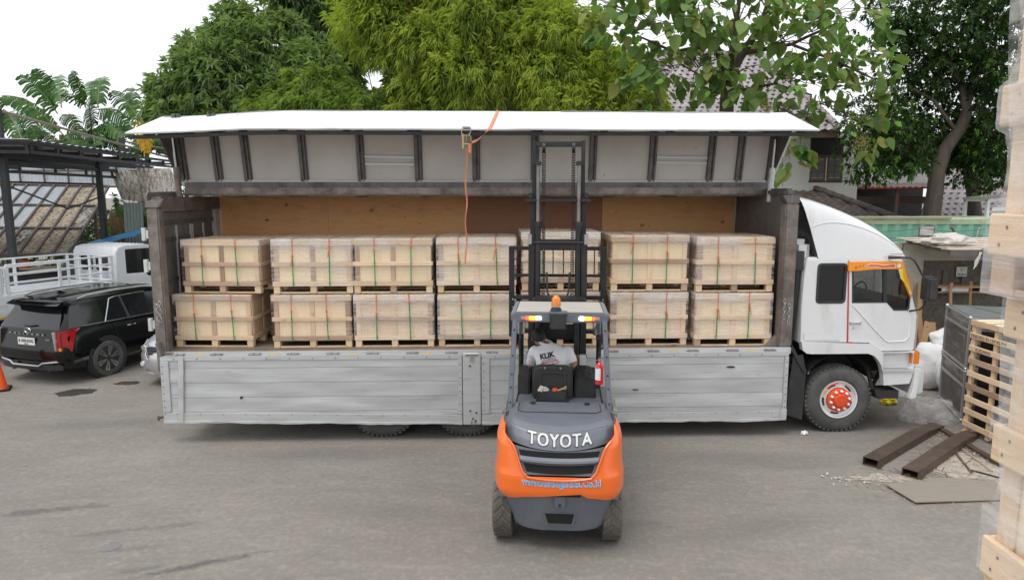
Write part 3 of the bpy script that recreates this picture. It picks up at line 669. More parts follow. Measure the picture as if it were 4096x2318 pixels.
# ---- cab
CAB = MB()
outer = [(4.36, 2.655), (4.335, 2.45), (4.32, 1.94), (4.335, 1.43), (5.05, 1.405), (5.38, 1.395), (5.58, 1.265), (6.075, 1.275), (6.085, 1.57), (6.085, 1.82), (5.93, 2.3), (5.80, 2.66)]
def rr(x0, x1, z0, z1, r=.05, n=4):
    pts = []
    for cx, cz, a0 in ((x1 - r, z1 - r, 0), (x0 + r, z1 - r, 90), (x0 + r, z0 + r, 180), (x1 - r, z0 + r, 270)):
        for i in range(n + 1): a = R(a0 + 90 * i / n); pts.append((cx + r * math.cos(a), cz + r * math.sin(a)))
    return pts
w_rear = rr(4.535, 4.962, 2.012, 2.592, .055)
w_door = [(5.045, 2.605), (5.77, 2.603), (5.955, 2.10), (5.955, 1.93), (5.93, 1.895), (5.725, 1.895), (5.61, 2.012), (5.085, 2.012)]
rear_q = [(4.36, 2.655), (4.335, 2.45), (4.32, 1.94), (4.335, 1.42), (5.047, 1.41), (4.985, 2.655)]
door_q = [(4.991, 2.655), (5.054, 1.408), (5.38, 1.398), (5.58, 1.268), (6.078, 1.278), (6.088, 1.57), (6.085, 1.82), (5.93, 2.3), (5.80, 2.655)]
CB = thing('cab_root_tmp', None, None) if False else None
for side, (ya, yb) in (('n', (.03, .09)), ('f', (2.31, 2.37))):
    m = MB(); m.prism(rear_q, ya, yb, 'y', [w_rear]); q = m.build('cab_quarter', 'cab_white', TR, bevel=.008, bang=50)
    m = MB(); m.prism(w_rear, ya + .012, ya + .018, 'y'); m.build('quarter_window', 'dark_glass', q)
    wi = rr(4.56, 4.937, 2.037, 2.567, .04); m = MB(); m.prism(rr(4.522, 4.975, 2.0, 2.604, .06), ya - .006, ya + .02, 'y', [wi]); m.build('window_seal', 'black_plastic', q)
    wd_ = w_door if side == 'n' else [(x, z if z > 2.3 else z - .22) for x, z in w_door]
    m = MB(); m.prism(door_q, ya, yb, 'y', [wd_]); d = m.build('cab_door', 'cab_white', TR, bevel=.008, bang=50)
    if side == 'n':
        # pressed crease and handle
        m = MB(); m.tube([(5.08, ya - .001, 1.98), (5.20, ya - .003, 1.86), (5.45, ya - .003, 1.60), (5.62, ya - .003, 1.44), (5.68, ya - .003, 1.41), (5.92, ya - .003, 1.42), (5.99, ya - .003, 1.48), (6.0, ya - .002, 1.78)], .009, 6); m.build('door_crease', 'cab_white', d, smooth=60)
        m = MB(); m.tube([(5.07, ya - .002, 1.70), (5.08, ya - .03, 1.712), (5.14, ya - .038, 1.716), (5.21, ya - .03, 1.716), (5.225, ya - .002, 1.712)], .012, 8); m.box(5.06, 5.24, ya - .006, ya, 1.685, 1.73); m.cyl((5.125, ya, 1.63), (5.125, ya - .014, 1.63), .014, n=10); m.build('handle', 'chrome', d)
        m = MB(); m.bar((4.986, ya - .006, 2.64), (5.05, ya - .006, 1.412), .014, .012, (0, 1, 0)); m.bar((5.05, ya - .006, 1.405), (5.13, ya - .006, 1.402), .012, .014); m.build('door_edging', 'paint_red', d)
        m = MB(); m.prism([(4.37, 1.55), (4.75, 1.56), (4.93, 1.46), (4.93, 1.44), (4.37, 1.44)], ya - .012, ya + .001, 'y'); m.build('pressing', 'cab_white', q, bevel=.008)
    wg = [(x, z) for x, z in w_door]
    m = MB(); m.prism([(5.52, 2.6), (5.77, 2.6), (5.95, 2.10), (5.95, 1.93), (5.93, 1.9), (5.73, 1.9), (5.60, 2.02)], ya + .012, ya + .016, 'y'); m.build('vent_window', 'window_tint', d); m = MB(); m.prism([(5.09, 2.02), (5.58, 2.02), (5.52, 2.6), (5.05, 2.6)], ya + .022, ya + .025, 'y'); m.build('door_window', 'dark_glass_clear', d)
    m = MB(); m.bar((5.535, ya + .015, 2.60), (5.585, ya + .015, 2.01), .05, .03, (0, 1, 0)); m.build('window_bar', 'black_plastic', d)
    k = .96; cx, cz = 5.5, 2.25
    inner = [(cx + (x - cx) * k, cz + (z - cz) * .94) for x, z in w_door]
    if side == 'n': m = MB(); m.prism([(cx + (x - cx) * 1.01, cz + (z - cz) * 1.02) for x, z in w_door], ya - .004, ya + .03, 'y', [inner]); m.build('window_seal', 'black_plastic', d)
tbox('cab_roof', 'cab_white', 4.37, 5.79, .05, 2.35, 2.62, 2.69, bevel=.02)
tbox('cab_back', 'cab_white', 4.33, 4.37, .09, 2.31, 1.40, 2.65); tbox('cab_floor', 'chassis', 4.4, 6.0, .10, 2.30, 1.28, 1.36)
m = MB(); m.prism([(6.085, 1.80), (6.085, .95), (6.04, .95), (6.04, 1.80)], .092, 2.308, 'y'); m.build('cab_nose', 'cab_white', TR)
m = MB(); m.add([(6.08, .1, 1.82), (6.08, 2.3, 1.82), (5.795, 2.3, 2.64), (5.795, .1, 2.64)], [(0, 1, 2, 3)]); m.build('windscreen', 'dark_glass_clear' if 'dark_glass_clear' in MATS else 'dark_glass', TR)
# interior: dash, wheel, seats
m = MB(); m.prism([(5.55, 1.36), (6.03, 1.36), (6.03, 2.02), (5.85, 2.08), (5.62, 1.98)], .12, 2.28, 'y'); m.build('dashboard', 'chassis', TR, bevel=.02)
m = MB(); pts = [(5.52 + .07 * math.sin(t), .68 + .2 * math.cos(t), 2.05 + .19 * math.sin(t)) for t in np.linspace(0, 2 * PI, 25)]; m.tube(pts, .014, 6); m.bar((5.52, .68, 2.05), (5.66, .68, 1.95), .05, .05); m.build('steering_wheel', 'black_plastic', TR)
for y in (.35, 1.35): tbox('cab_seat', 'chassis', 4.75, 5.2, y, y + .6, 1.36, 1.80, bevel=.06); tbox('seat_back', 'chassis', 4.6, 4.78, y, y + .6, 1.7, 2.25, bevel=.05)
# sill, fender with arch, step
fen = [(4.335, 1.425), (4.36, 1.30), (4.42, 1.25), (4.5, 1.24), (5.36, 1.24), (5.46, 1.205), (5.53, 1.13), (5.58, 1.05), (5.61, .95), (5.64, .745), (6.03, .77), (6.06, .85), (6.085, .98), (6.07, 1.268), (5.585, 1.258), (5.385, 1.388), (5.05, 1.398)]
m = MB(); m.prism(fen, -.005, .10, 'y', [rr(5.60, 6.055, 1.0, 1.25, .03)]); fe = m.build('fender', 'cab_white', TR, bevel=.012, bang=40)
m = MB(); m.prism(fen, 2.30, 2.40, 'y'); m.build('fender', 'cab_white', TR, bevel=.012, bang=40)
tbox('step_recess', 'cab_white', 5.60, 6.055, .085, .10, .99, 1.255, parent=fe, bevel=0)
tbox('step_tread', 'silver_bright', 5.59, 6.06, -.03, .085, .955, .995, parent=fe, bevel=.006)
g = MB()
for i in range(14): g.box(5.61 + i * .032, 5.625 + i * .032, -.02, .08, .996, 1.0)
g.build('tread_grating', 'steel_rib', fe); m = MB(); m.prism(rr(5.63, 5.86, 1.04, 1.20, .02), .078, .086, 'y'); m.build('step_hatch', 'cab_white', fe, bevel=.004)
m = MB(); m.prism([(5.52, .66), (5.9, .66), (5.9, .53), (5.56, .53)], .02, .32, 'y'); m.bar((5.45, .15, 1.0), (5.55, .15, .64), .05, .05); m.bar((5.75, .3, .9), (5.6, .25, .64), .05, .05); m.build('lower_step', 'black_plastic', TR, bevel=.008)
m = MB(); m.box(6.05, 6.16, -.01, .09, 1.07, 1.265); m.build('turn_signal', 'amber', TR, bevel=.012)
tbox('grille', 'chrome', 6.087, 6.16, .1, 2.3, 1.28, 1.80, bevel=.01)
for z in (1.36, 1.47, 1.58, 1.69): tbox('grille_bar', 'black_plastic', 6.12, 6.166, .12, 2.28, z, z + .05, bevel=0)
m = MB(); m.prism([(6.09, 1.03), (6.17, 1.01), (6.15, .8), (6.12, .56), (6.02, .54), (6.06, .72), (6.08, .85)], -.07, .04, 'y'); bp = m.build('front_bumper', 'cab_white', TR, bevel=.015)
tbox('bumper_beam', 'cab_white', 6.09, 6.30, .045, 2.36, .58, .98, parent=bp, bevel=.03)
for y in (.2, 1.85): tbox('headlight', 'clear_lens', 6.17, 6.22, y, y + .4, 1.03, 1.22)
# orange visor over the door glass
vis = [(4.965, 2.625), (5.775, 2.632), (5.80, 2.60), (5.965, 2.105), (5.945, 2.08), (5.72, 2.515), (5.36, 2.512), (5.2, 2.50), (5.1, 2.488), (4.97, 2.488)]
m = MB(); m.prism(vis, -.012, .02, 'y'); vo = m.build('visor', 'visor_orange', TR, bevel=.006)
wz = [(5.21, 2.565), (5.30, 2.590), (5.40, 2.585), (5.50, 2.57), (5.60, 2.585), (5.66, 2.59), (5.665, 2.545), (5.58, 2.545), (5.48, 2.54), (5.38, 2.56), (5.30, 2.56)]
def grow(p, k):
    cx = sum(a for a, b in p) / len(p); cz = sum(b for a, b in p) / len(p); return [(a + (.012 if a > cx else -.012) * k, b + (.008 if b > cz else -.008) * k) for a, b in p]
m = MB(); m.prism(grow(wz, 1), -.0145, -.012, 'y'); m.build('visor_flame_edge', 'pure_white', vo); m = MB(); m.prism(wz, -.0165, -.0145, 'y'); m.build('visor_flame', 'visor_red', vo)
wz = [(5.735, 2.50), (5.79, 2.51), (5.80, 2.40), (5.885, 2.26), (5.93, 2.15), (5.84, 2.30), (5.775, 2.37)]
m = MB(); m.prism(grow(wz, .7), -.0145, -.012, 'y'); m.build('visor_flash_edge', 'pure_white', vo); m = MB(); m.prism(wz, -.0165, -.0145, 'y'); m.build('visor_flash', 'visor_yellow', vo)
m = MB(); m.cyl((5.725, -.012, 2.565), (5.725, -.017, 2.565), .031, n=16); m.build('visor_dot', 'pure_white', vo)
for x, z, r_ in ((5.08, 2.545, .018), (5.14, 2.565, .013), (5.19, 2.572, .01)):
    m = MB(); m.cyl((x, -.012, z), (x, -.018, z), r_, n=12); m.build('visor_dot', 'visor_red', vo)
for x, z in ((5.925, 2.16), (5.935, 2.135)): m = MB(); m.bar((x - .015, -.0145, z), (x + .02, -.0145, z + .02), .004, .01, (0, 1, 0)); m.build('visor_mark', 'pure_white', vo)
# mirror
m = MB(); m.tube([(5.56, -.02, 2.69), (5.66, -.10, 2.70), (5.79, -.15, 2.70), (5.85, -.17, 2.66), (5.90, -.18, 2.58), (6.01, -.19, 2.39), (6.05, -.19, 2.2), (6.06, -.18, 2.02), (6.03, -.12, 1.93), (5.96, .02, 1.88)], .015, 8); mr = m.build('mirror_arm', 'black_plastic', TR)
m = MB(); m.cyl((5.56, .0, 2.69), (5.70, -.08, 2.695), .028, .02, n=10); m.build('arm_mount', 'black_plastic', mr)
m = MB(); m.prism(rr(5.985, 6.15, 2.08, 2.43, .04), -.33, -.13, 'y'); m.build('mirror_housing', 'black_plastic', mr, bevel=.03, seg=3)
# wind deflector on the roof
prof = [(4.30, 3.60), (4.50, 3.555), (4.72, 3.48), (4.95, 3.385), (5.18, 3.275), (5.40, 3.15), (5.58, 3.02), (5.72, 2.90), (5.82, 2.80), (5.87, 2.70)]
backx = [(2.66, 4.54), (2.83, 4.49), (3.05, 4.42), (3.28, 4.345), (3.45, 4.30), (3.60, 4.28)]
def fair(u, t):
    """u runs side to side, t from the back edge to the nose"""
    a = PI * u; cy = math.copysign(abs(math.cos(a)) ** .28, math.cos(a)); sz = math.sin(a) ** .28 if 0 < u < 1 else 0
    xs = [p[0] for p in prof]; zs = [p[1] for p in prof]
    x = 4.30 + t * (5.87 - 4.30); zt = np.interp(x, xs, zs)
    z = 2.665 + (zt - 2.665) * sz
    xb = np.interp(z, [p[0] for p in backx], [p[1] for p in backx])
    x2 = xb + (x - 4.30) * (5.87 - xb) / (5.87 - 4.30)
    wd = 1.155 - .05 * (z - 2.66) - .10 * max(0, t - .6) ** 1.5
    return (x2, 1.2 - wd * cy, z)
m = MB(); m.grid(fair, 41, 26); df = m.build('wind_deflector', 'cab_white', TR, smooth=50)
def fair_in(u, t):
    x, y, z = fair(u, t * .05); return (x + .0 + t * .03, 1.2 + (y - 1.2) * .965, 2.665 + (z - 2.665) * .96)
m = MB(); n_ = 40; A_ = [fair(i / n_, 0) for i in range(n_ + 1)]
v = A_ + [(x - .012, 1.2 + (y - 1.2) * .93, 2.665 + (z - 2.665) * .93) for x, y, z in A_]; f = [(i, i + 1, n_ + 2 + i, n_ + 1 + i) for i in range(n_)]
m.add(v, f); m.build('deflector_rim', 'black_plastic', df)
m = MB(); m.tube([fair(.028 + .075 * math.sin(q * 2.4), .03 + .93 * q) for q in np.linspace(0, 1, 24)], .008, 6); m.build('deflector_crease', 'cab_white', df, smooth=60)
m = MB(); m.bar((5.62, .035, 2.735), (5.86, .06, 2.738), .006, .006); m.build('deflector_seam', 'steel_inner', df)
tbox('air_intake', 'cab_white', 4.2, 4.48, .15, 1.2, 2.45, 2.95, bevel=.08); m = MB(); m.box(4.19, 4.33, .06, .14, 2.50, 2.78); m.build('intake_grille', 'black_plastic', TR)
m = MB(); m.tube([(4.27, .12, 2.5), (4.26, .12, 2.2), (4.25, .14, 1.8), (4.24, .2, 1.3)], .04, 8); m.build('intake_hose', 'black_plastic', TR)

# ratchet strap thrown over the wing
M('brass', (.42, .33, .16), .4, .8, .1, bump=0)
ST = thing('ratchet_strap', 'orange ratchet strap looped over the raised wing and dangling down', 'strap', (0, 9.86, 0), R(2))
def ribbon(pts, wdt, th=.004, wdir=(1, 0, 0)):
    m = MB(); v = []
    W = wdir if isinstance(wdir, list) else [wdir] * len(pts)
    for p, d in zip(pts, W):
        p = Vector(p); d = Vector(d).normalized()
        for s_ in (-1, 1):
            for q in (0, th): v.append(p + d * s_ * wdt / 2 + Vector((0, -q, q * .3)))
    f = []
    for i in range(len(pts) - 1):
        o = i * 4; q = o + 4; f += [(o, o + 2, q + 2, q), (o + 1, q + 1, q + 3, o + 3), (o, q, q + 1, o + 1), (o + 2, o + 3, q + 3, q + 2)]
    f += [(0, 1, 3, 2), tuple(len(v) - 4 + i for i in (0, 2, 3, 1))]
    return m.add(v, f)
pts = [(-.185, 1.09, 4.84), (-.19, 1.03, 4.895), (-.22, .7, 4.79), (-.26, .35, 4.675), (-.30, .0, 4.555), (-.32, -.105, 4.515), (-.36, -.12, 4.47), (-.43, -.125, 4.40), (-.50, -.125, 4.35), (-.57, -.125, 4.325)]
ribbon(pts, .042, .005, [(1, 0, 0)] * 4 + [(1, 0, -.1), (1, 0, -.3), (.8, 0, .6), (.6, 0, .8), (.4, 0, .9), (.2, 0, 1)]).build('webbing', 'strap_orange', ST, smooth=60)
tail = [(-.635, -.13, 4.25)] + [(-.645 + .012 * math.sin(i * 1.1) - .001 * i, -.125 + .01 * math.cos(i), 4.2 - i * .098) for i in range(1, 17)]
ribbon(tail, .022, .004, [(1, .3 * math.sin(i * .8) + .3, 0) for i in range(17)]).build('webbing_tail', 'strap_orange', ST, smooth=60)
m = MB(); m.box(-.62, -.57, -.17, -.115, 4.17, 4.31); m.build('webbing_roll', 'strap_orange', ST, bevel=.012)
m = MB(); m.box(-.70, -.675, -.15, -.11, 4.24, 4.44); m.cyl((-.70, -.13, 4.3), (-.58, -.13, 4.3), .014, n=8); m.cyl((-.70, -.13, 4.42), (-.60, -.13, 4.42), .01, n=8); m.tube([(-.64, -.15, 4.34), (-.64, -.155, 4.40), (-.61, -.155, 4.44), (-.58, -.155, 4.40), (-.58, -.15, 4.34)], .007, 6); m.build('ratchet', 'brass', ST)
m = MB(); m.tube([(-.70, -.13, 4.40), (-.71, -.12, 4.5), (-.69, -.115, 4.54)], .006, 6); m.tube([(-.60, -.13, 4.42), (-.575, -.12, 4.5), (-.59, -.115, 4.54)], .006, 6); m.box(-.69, -.59, -.125, -.03, 4.525, 4.545); m.build('hook', 'bolt', ST)
# ------------------------------------------------------------------ wrapped crates
CW, CD, CH = 1.17, 1.06, .79
def film_mesh(seed, w=CW, d=CD, h=CH, z0=.11, tight=.012):
    """shrink film hugging the rails: bulges out over them, sinks in between"""
    nz, nu = 26, 120
    hw, hd = w / 2 + .006, d / 2 + .006; per = 4 * (hw + hd); v = []
    for j in range(nz):
        z = z0 + (h + .006 - z0) * j / (nz - 1)
        sink = 0
        for a, b in ((.175, .40), (.46, .70)):
            if a < z < b: sink = tight * math.sin(PI * (z - a) / (b - a)) ** .6
        for i in range(nu):
            t = per * i / nu; ox = 0; oy = 0
            if t < 2 * hw: x, y, nx, ny = -hw + t, -hd, 0, -1; e = min(t, 2 * hw - t)
            elif t < 2 * hw + 2 * hd: q = t - 2 * hw; x, y, nx, ny = hw, -hd + q, 1, 0; e = min(q, 2 * hd - q)
            elif t < 4 * hw + 2 * hd: q = t - 2 * hw - 2 * hd; x, y, nx, ny = hw - q, hd, 0, 1; e = min(q, 2 * hw - q)
            else: q = t - 4 * hw - 2 * hd; x, y, nx, ny = -hw, hd - q, -1, 0; e = min(q, 2 * hd - q)
            s_ = sink * min(1, e / .1); k = .004 * noise.noise((x * 3 + seed, y * 3, z * 22)) + .003 * noise.noise((x * 9, y * 9 + seed, z * 40))
            v.append((x + nx * (k - s_), y + ny * (k - s_), z + .006 * noise.noise((x * 5, y * 5, seed))))
    f = [(j * nu + i, j * nu + (i + 1) % nu, (j + 1) * nu + (i + 1) % nu, (j + 1) * nu + i) for j in range(nz - 1) for i in range(nu)]
    m = MB(); m.add(v, f)
    m.grid(lambda u, t: (-hw + 2 * hw * u, -hd + 2 * hd * t, h + .008 + .012 * abs(noise.noise((u * 7 + seed, t * 6, 1))) * min(1, 12 * min(u, 1 - u)) * min(1, 12 * min(t, 1 - t))), 24, 18)
    return m
FILMS = [film_mesh(s_).mesh('film', [MATS['stretch_film' if s_ != 3 else 'stretch_film_light']], 60) for s_ in (1, 2, 3)]
FILMS_LIGHT = film_mesh(5).mesh('film', [MATS['stretch_film_light']], 60)
def crate(label, loc, rz, film='n', scale=(1, 1, 1), darkpost=.4, group='wrapped crates stacked on the truck bed', straps=True, seed=0, rails=((.106, .176), (.398, .458), (.70, .77))):
    rs = random.Random(seed); c = thing('crate', label, 'crate', loc, rz, group); c.scale = scale
    hw, hd = CW / 2, CD / 2; PP = rs.choice(('pine_pale', 'pine_pale', 'pine_pink', 'pine_straw'))
    P = lambda q=.25: 'pine_dark' if rs.random() < q else 'pine'
    for x in (-hw + .055, 0, hw - .055):
        for y in (-hd + .06, 0, hd - .06): board('block', c, x - .045, x + .045, y - .05, y + .05, 0, .105, P(.1), axis=1)
    for y in (-hd + .055, 0, hd - .055): board('skid', c, -hw + .105, -.048, y - .04, y + .03, 0, .018, P(.1)); board('skid', c, .048, hw - .105, y - .04, y + .03, 0, .018, P(.1))
    for z0, z1 in rails:
        for sgn in (-1, 1):
            q = P(.22)
            board('rail', c, -hw, hw, sgn * (hd - .022), sgn * hd, z0, z1, q); board('rail', c, sgn * (hw - .021), sgn * (hw - .001), -hd + .0225, hd - .0225, z0, z1, P(.3))
    for x in (-hw + .06, 0, hw - .06):
        q = P(darkpost)
        board('post', c, x - .034, x + .034, -hd + .023, -hd + .036, .177, .699, q); board('post', c, x - .034, x + .034, hd - .036, hd - .023, .177, .699, P(darkpost))
    for y in (-hd + .10, 0, hd - .10):
        for sgn in (-1, 1): board('post', c, sgn * (hw - .035), sgn * (hw - .0215), y - .035, y + .035, .177, .699, P(.35))
    for k in (-1, 1):
        board('panel', c, k * .003, k * (hw - .04), -hd + .037, -hd + .047, .12, .76, PP, axis=2); board('panel', c, k * .003, k * (hw - .04), hd - .047, hd - .037, .12, .76, PP, axis=2)
        for y0, y1 in ((-hd + .05, -.003), (.003, hd - .05)): board('panel', c, k * (hw - .046), k * (hw - .036), y0, y1, .12, .76, 'pine_dark' if rs.random() < .5 else 'pine', axis=2)  # side panels in darker wood, the side faces' shade put into colour
    for i in range(5):
        y0 = -hd + .01 + i * (CD - .02) / 5; board('lid_plank', c, -hw + .01, hw - .01, y0 + .004, y0 + (CD - .02) / 5 - .004, .771, .787, 'pine_pale')
    if straps:
        for x in (-.27 + rs.uniform(-.03, .03), .24 + rs.uniform(-.03, .05)):
            lean = rs.uniform(-.02, .035); zk = rs.choice((.55, .62, .68, .5)); fy = -hd - .012
            m = MB(); m.bar((x, fy, .795), (x + lean * .4, fy - .002, zk), .012, .003, (0, 1, 0)); m.bar((x, fy + .005, .80), (x + lean, hd, .803), .016, .003)
            m.build('lashing', 'strap_red', c)
            m = MB(); m.bar((x + lean * .4, fy - .003, zk), (x + lean, fy - .002, .10), .016, .003, (0, 1, 0)); m.build('strap', 'strap_green', c)
            m = MB(); m.box(x + lean * .4 - .014, x + lean * .4 + .014, fy - .012, fy + .002, zk - .015, zk + .015); m.build('buckle', 'strap_red', c)
            if rs.random() < .45:
                q = rs.choice((-1, 1)); m = MB(); m.bar((x + .004, fy - .006, zk + .02), (x + q * .03, fy - .008, zk - .15), .012, .003, (0, 1, 0)); m.build('strap_tail', 'strap_red', c)
    if film: put('film', FILMS_LIGHT if film == 'l' else FILMS[seed % 3], c)
    return c
cr_x = [(-4.415, .30), (-2.97, .22), (-1.75, .22), (-.51, .22), (.74, .22), (2.07, .19), (3.33, .12)]
ords = ['first', 'second', 'third', 'fourth', 'fifth', 'sixth', 'seventh']
rot2 = Matrix.Rotation(R(2), 4, 'Z')
for i, (x, fy) in enumerate(cr_x):
    for lvl in (0, 1):
        dx = [(0, .17), (0, .03), (0, 0), (0, 0), (0, 0), (0, -.0), (0, 0)][i][lvl]; sx = 1.0 + random.uniform(-.004, .014); rz = R([-2.5, .8, 0, -.3, 0, .4, .2][i] + random.uniform(-.6, .6)) + (R(-2) if (i, lvl) == (0, 1) else 0)
        sz = [1., 1., 1., 1., 1.03, 1.02, 1.01][i] if lvl == 0 else [1., 1.01, 1.02, 1.03, 1.10, 1.05, 1.03][i]
        z = 1.347 if lvl == 0 else 1.347 + (CH + .022) * [1., 1., 1., 1., 1.03, 1.02, 1.01][i]
        p = rot2 @ Vector((x + dx, fy + CD / 2 + .02 * lvl, z)) + Vector((0, 9.86, 0))
        where = ('lower', 'upper')[lvl]; extra = ''
        lab = '%s wrapped wooden crate in the %s stack from the left%s on truck' % (where, ords[i], extra)
        crate(lab, p, R(2) + rz, 'l' if i == 0 else 'n', (sx, 1, sz), seed=i * 2 + lvl + 3)
# sheet of torn card on the deck by the sixth stack
p = rot2 @ Vector((2.42, .17, 1.352)) + Vector((0, 9.86, 0)); m = MB(); m.add([(-.07, -.02, .0), (.06, -.03, .02), (.08, .02, .03), (.0, .04, .015), (-.06, .03, .02)], [(0, 1, 2, 3, 4)])
tag(m.build('torn_card', 'old_wood', None, loc=p), 'scrap of torn brown card lying under the sixth crate stack', 'card')
# tall stack of wrapped crates close to the camera on the right
M('film_blue_ink', (.02, .03, .45), .5, 0, .05, bump=0)
zs = [0, .777, 1.554, 2.331, 3.317]
RL = ((.09, .185), (.38, .47), (.685, .78))
for k in range(5):
    lab = ['bottom crate of the tall film wrapped stack at the right edge', 'second crate up in the tall wrapped stack at right edge', 'third crate up in the tall wrapped stack at right edge', 'film wrapped crate at the lower right edge, below the topmost one', 'topmost film wrapped crate at the right edge with blue scribble'][k]
    xl = 1.455 if k < 4 else 1.385
    c = crate(lab, (xl + CD / 2, 1.99 - CW / 2, zs[k]), R(-90), None, (1, 1, .983 if k < 3 else 1.25), group='tall wrapped crate stack at the right', straps=False, seed=43 + k, darkpost=.1, rails=RL if k > 2 else ((.106, .176), (.398, .458), (.70, .77)))
    if k >= 3:
        m = MB(); m.grid(lambda u, t: (-CW / 2 - .004 + (CW + .008) * u + (.032 * (1 - u) ** 8 if (.25 < t < .47 or .61 < t < .85) else 0), -CD / 2 - .006 + (.022 * max(0, math.sin((t * .79 - .185) / .2 * PI)) if .235 < t < .48 else (.022 * math.sin((t * .79 - .47) / .215 * PI) if .595 < t < .867 else 0)) + .003 * noise.noise((u * 6, t * 30, k)), (0 if k == 4 else .1) + (.79 - (0 if k == 4 else .1)) * t), 50, 60); m.build('film', 'stack_film', c, smooth=60)
        m = MB(); m.grid(lambda u, t: (-.575 + .45 * u + .10 * t, -CD / 2 - .010 - .012 * math.sin(PI * t) - .004 * noise.noise((u * 9, t * 14, k)), .69 - .5 * t * (1 - .55 * u)), 16, 18); m.build('film_fold', 'stack_film', c)
    for z0, z1 in RL if k >= 3 else ():
        for xx in (-CW / 2 + .05, -CW / 2 + .075, -.01, .015):
            m = MB(); zz = z0 + (.025 if xx in (-CW / 2 + .05, -.01) else .065); m.cyl((xx, -CD / 2 - .0005, zz), (xx, -CD / 2 - .002, zz), .0045, n=7); m.build('nail', 'rust', c)
    if k == 4: m = MB(); pts = [(-.34 + .018 * math.sin(q * 1.9), -CD / 2 - .02, .56 - .014 * q) for q in range(12)]; m.tube(pts, .004, 5); m.build('scribble', 'film_blue_ink', c)
# ------------------------------------------------------------------ forklift
FA = math.atan2(118.5, 1715.)
FK = thing('forklift', 'orange and grey forklift raising its mast at the truck side', 'forklift', (6.9 * math.sin(FA), 6.9 * math.cos(FA), 0), -FA)
M('fork_grey', (.135, .150, .180), .42, .15, .06, 4, dirt=(.27, .26, .25), damt=.35, dscale=3, dlo=.5, dhi=.8, bump=.05, bscale=80, coat=.2)
M('fork_grey_light', (.215, .225, .24), .5, .1, .06, 4, dirt=(.30, .28, .26), damt=.4, bump=.05)
M('fork_orange', (.86, .155, .018), .28, 0, .04, 4, dirt=(.55, .16, .06), damt=.3, dscale=5, dlo=.55, dhi=.8, bump=.02, coat=.45)
M('roof_beige', (.50, .47, .42), .45, 0, .05, 3, dirt=(.36, .33, .29), damt=.4, bump=.05)
M('lamp_white', (1, 1, 1), .3, bump=0, emit=(1, .98, .95), estr=9)
M('lamp_amber', (1, .35, .03), .3, bump=0, emit=(1, .22, .01), estr=4.5)
M('lamp_red', (.9, .1, .05), .3, bump=0, emit=(1, .06, .02), estr=3)
M('lamp_off', (.55, .30, .32), .2, 0, .05, bump=.05, coat=.5)
M('url_blue', (.03, .32, .68), .4, bump=0)
def fbox(name, mat, *a, parent=None, bevel=.008, **k):
    m = MB(); m.box(*a); return m.build(name, mat, parent or FK, bevel=bevel, **k)
def rear(s, W, D, y0=.12, p=.28, q=.58, cx=.02):
    """rounded tail in plan; s 0..1 from the left front to the right front"""
    a = PI * (1 - s); c = math.cos(a); si = math.sin(a)
    return cx + W * math.copysign(abs(c) ** p, c), y0 - D * si ** q
zW = [.60, .64, .70, .85, .92, 1.16, 1.24, 1.30]; Wv = [.60, .645, .668, .668, .652, .648, .625, .585]; Dv = [.60, .625, .64, .635, .615, .56, .50, .42]
def W_(z): return np.interp(z, zW, Wv)
def D_(z): return np.interp(z, zW, Dv)
def xs_to_s(x, W, p=.28, cx=.02):
    r = max(-1, min(1, (x - cx) / W)); c = math.copysign(abs(r) ** (1 / p), r); return 1 - math.acos(c) / PI
cw = MB()
def lower(u, t):
    x, y = rear(u, 1, 1); x0 = .02 + .66 * (x - .02)
    zb_ = .715 if abs(x0 - .03) < .19 else .655 - .0 * abs(x0)
    zb_ = .655 + .06 * sstep((.225 - abs(x0 - .03)) / .035) - .035 * sstep((abs(x0 - .03) - .3) / .3)
    z = zb_ + (.865 - zb_) * t; x, y = rear(u, W_(z), D_(z)); return (x, y, z)
cw.grid(lower, 90, 10)
inz = [.865, .90, 1.15, 1.20, 1.235, 1.30]; inx = [.30, .345, .44, .50, .545, .55]
for sg in (-1, 1):
    def wingf(u, t, sg=sg):
        z = .865 + (1.30 - .865) * t; b = np.interp(z, inz, inx); W, D = W_(z), D_(z)
        s0 = xs_to_s(.02 + sg * b, W); s1 = 0 if sg < 0 else 1
        x, y = rear(s0 + (s1 - s0) * u, W, D); return (x, y, z)
    cw.grid(wingf, 26, 16)
CWO = cw.build('counterweight', 'fork_orange', FK, smooth=45)
for sg in (-1, 1):                                                  # side covers run forward
    m = MB(); m.prism([(.12, .62), (.12, 1.18), (.28, 1.14), (.46, 1.0), (.55, .62)], .02 + sg * .55, .02 + sg * .635, 'x'); m.build('side_cover', 'fork_orange', FK, bevel=.02)
m = MB()                                                           # raised lip round the grille
for sg in (-1, 1):
    pts = []
    for z in np.linspace(.875, 1.2, 10):
        b = np.interp(z, inz, inx) + .012; W, D = W_(z), D_(z); s = xs_to_s(.02 + sg * b, W); x, y = rear(s, W, D); pts.append((x, y - .006, z))
    m.tube(pts, .013, 6)
pts = []
for x in np.linspace(-.30, .34, 20):
    z = .862 - .03 * (1 - ((x - .02) / .32) ** 2); s = xs_to_s(x, W_(z)); q = rear(s, W_(z), D_(z)); pts.append((q[0], q[1] - .006, z))
m.tube(pts, .014, 6); m.build('grille_lip', 'fork_orange', CWO)
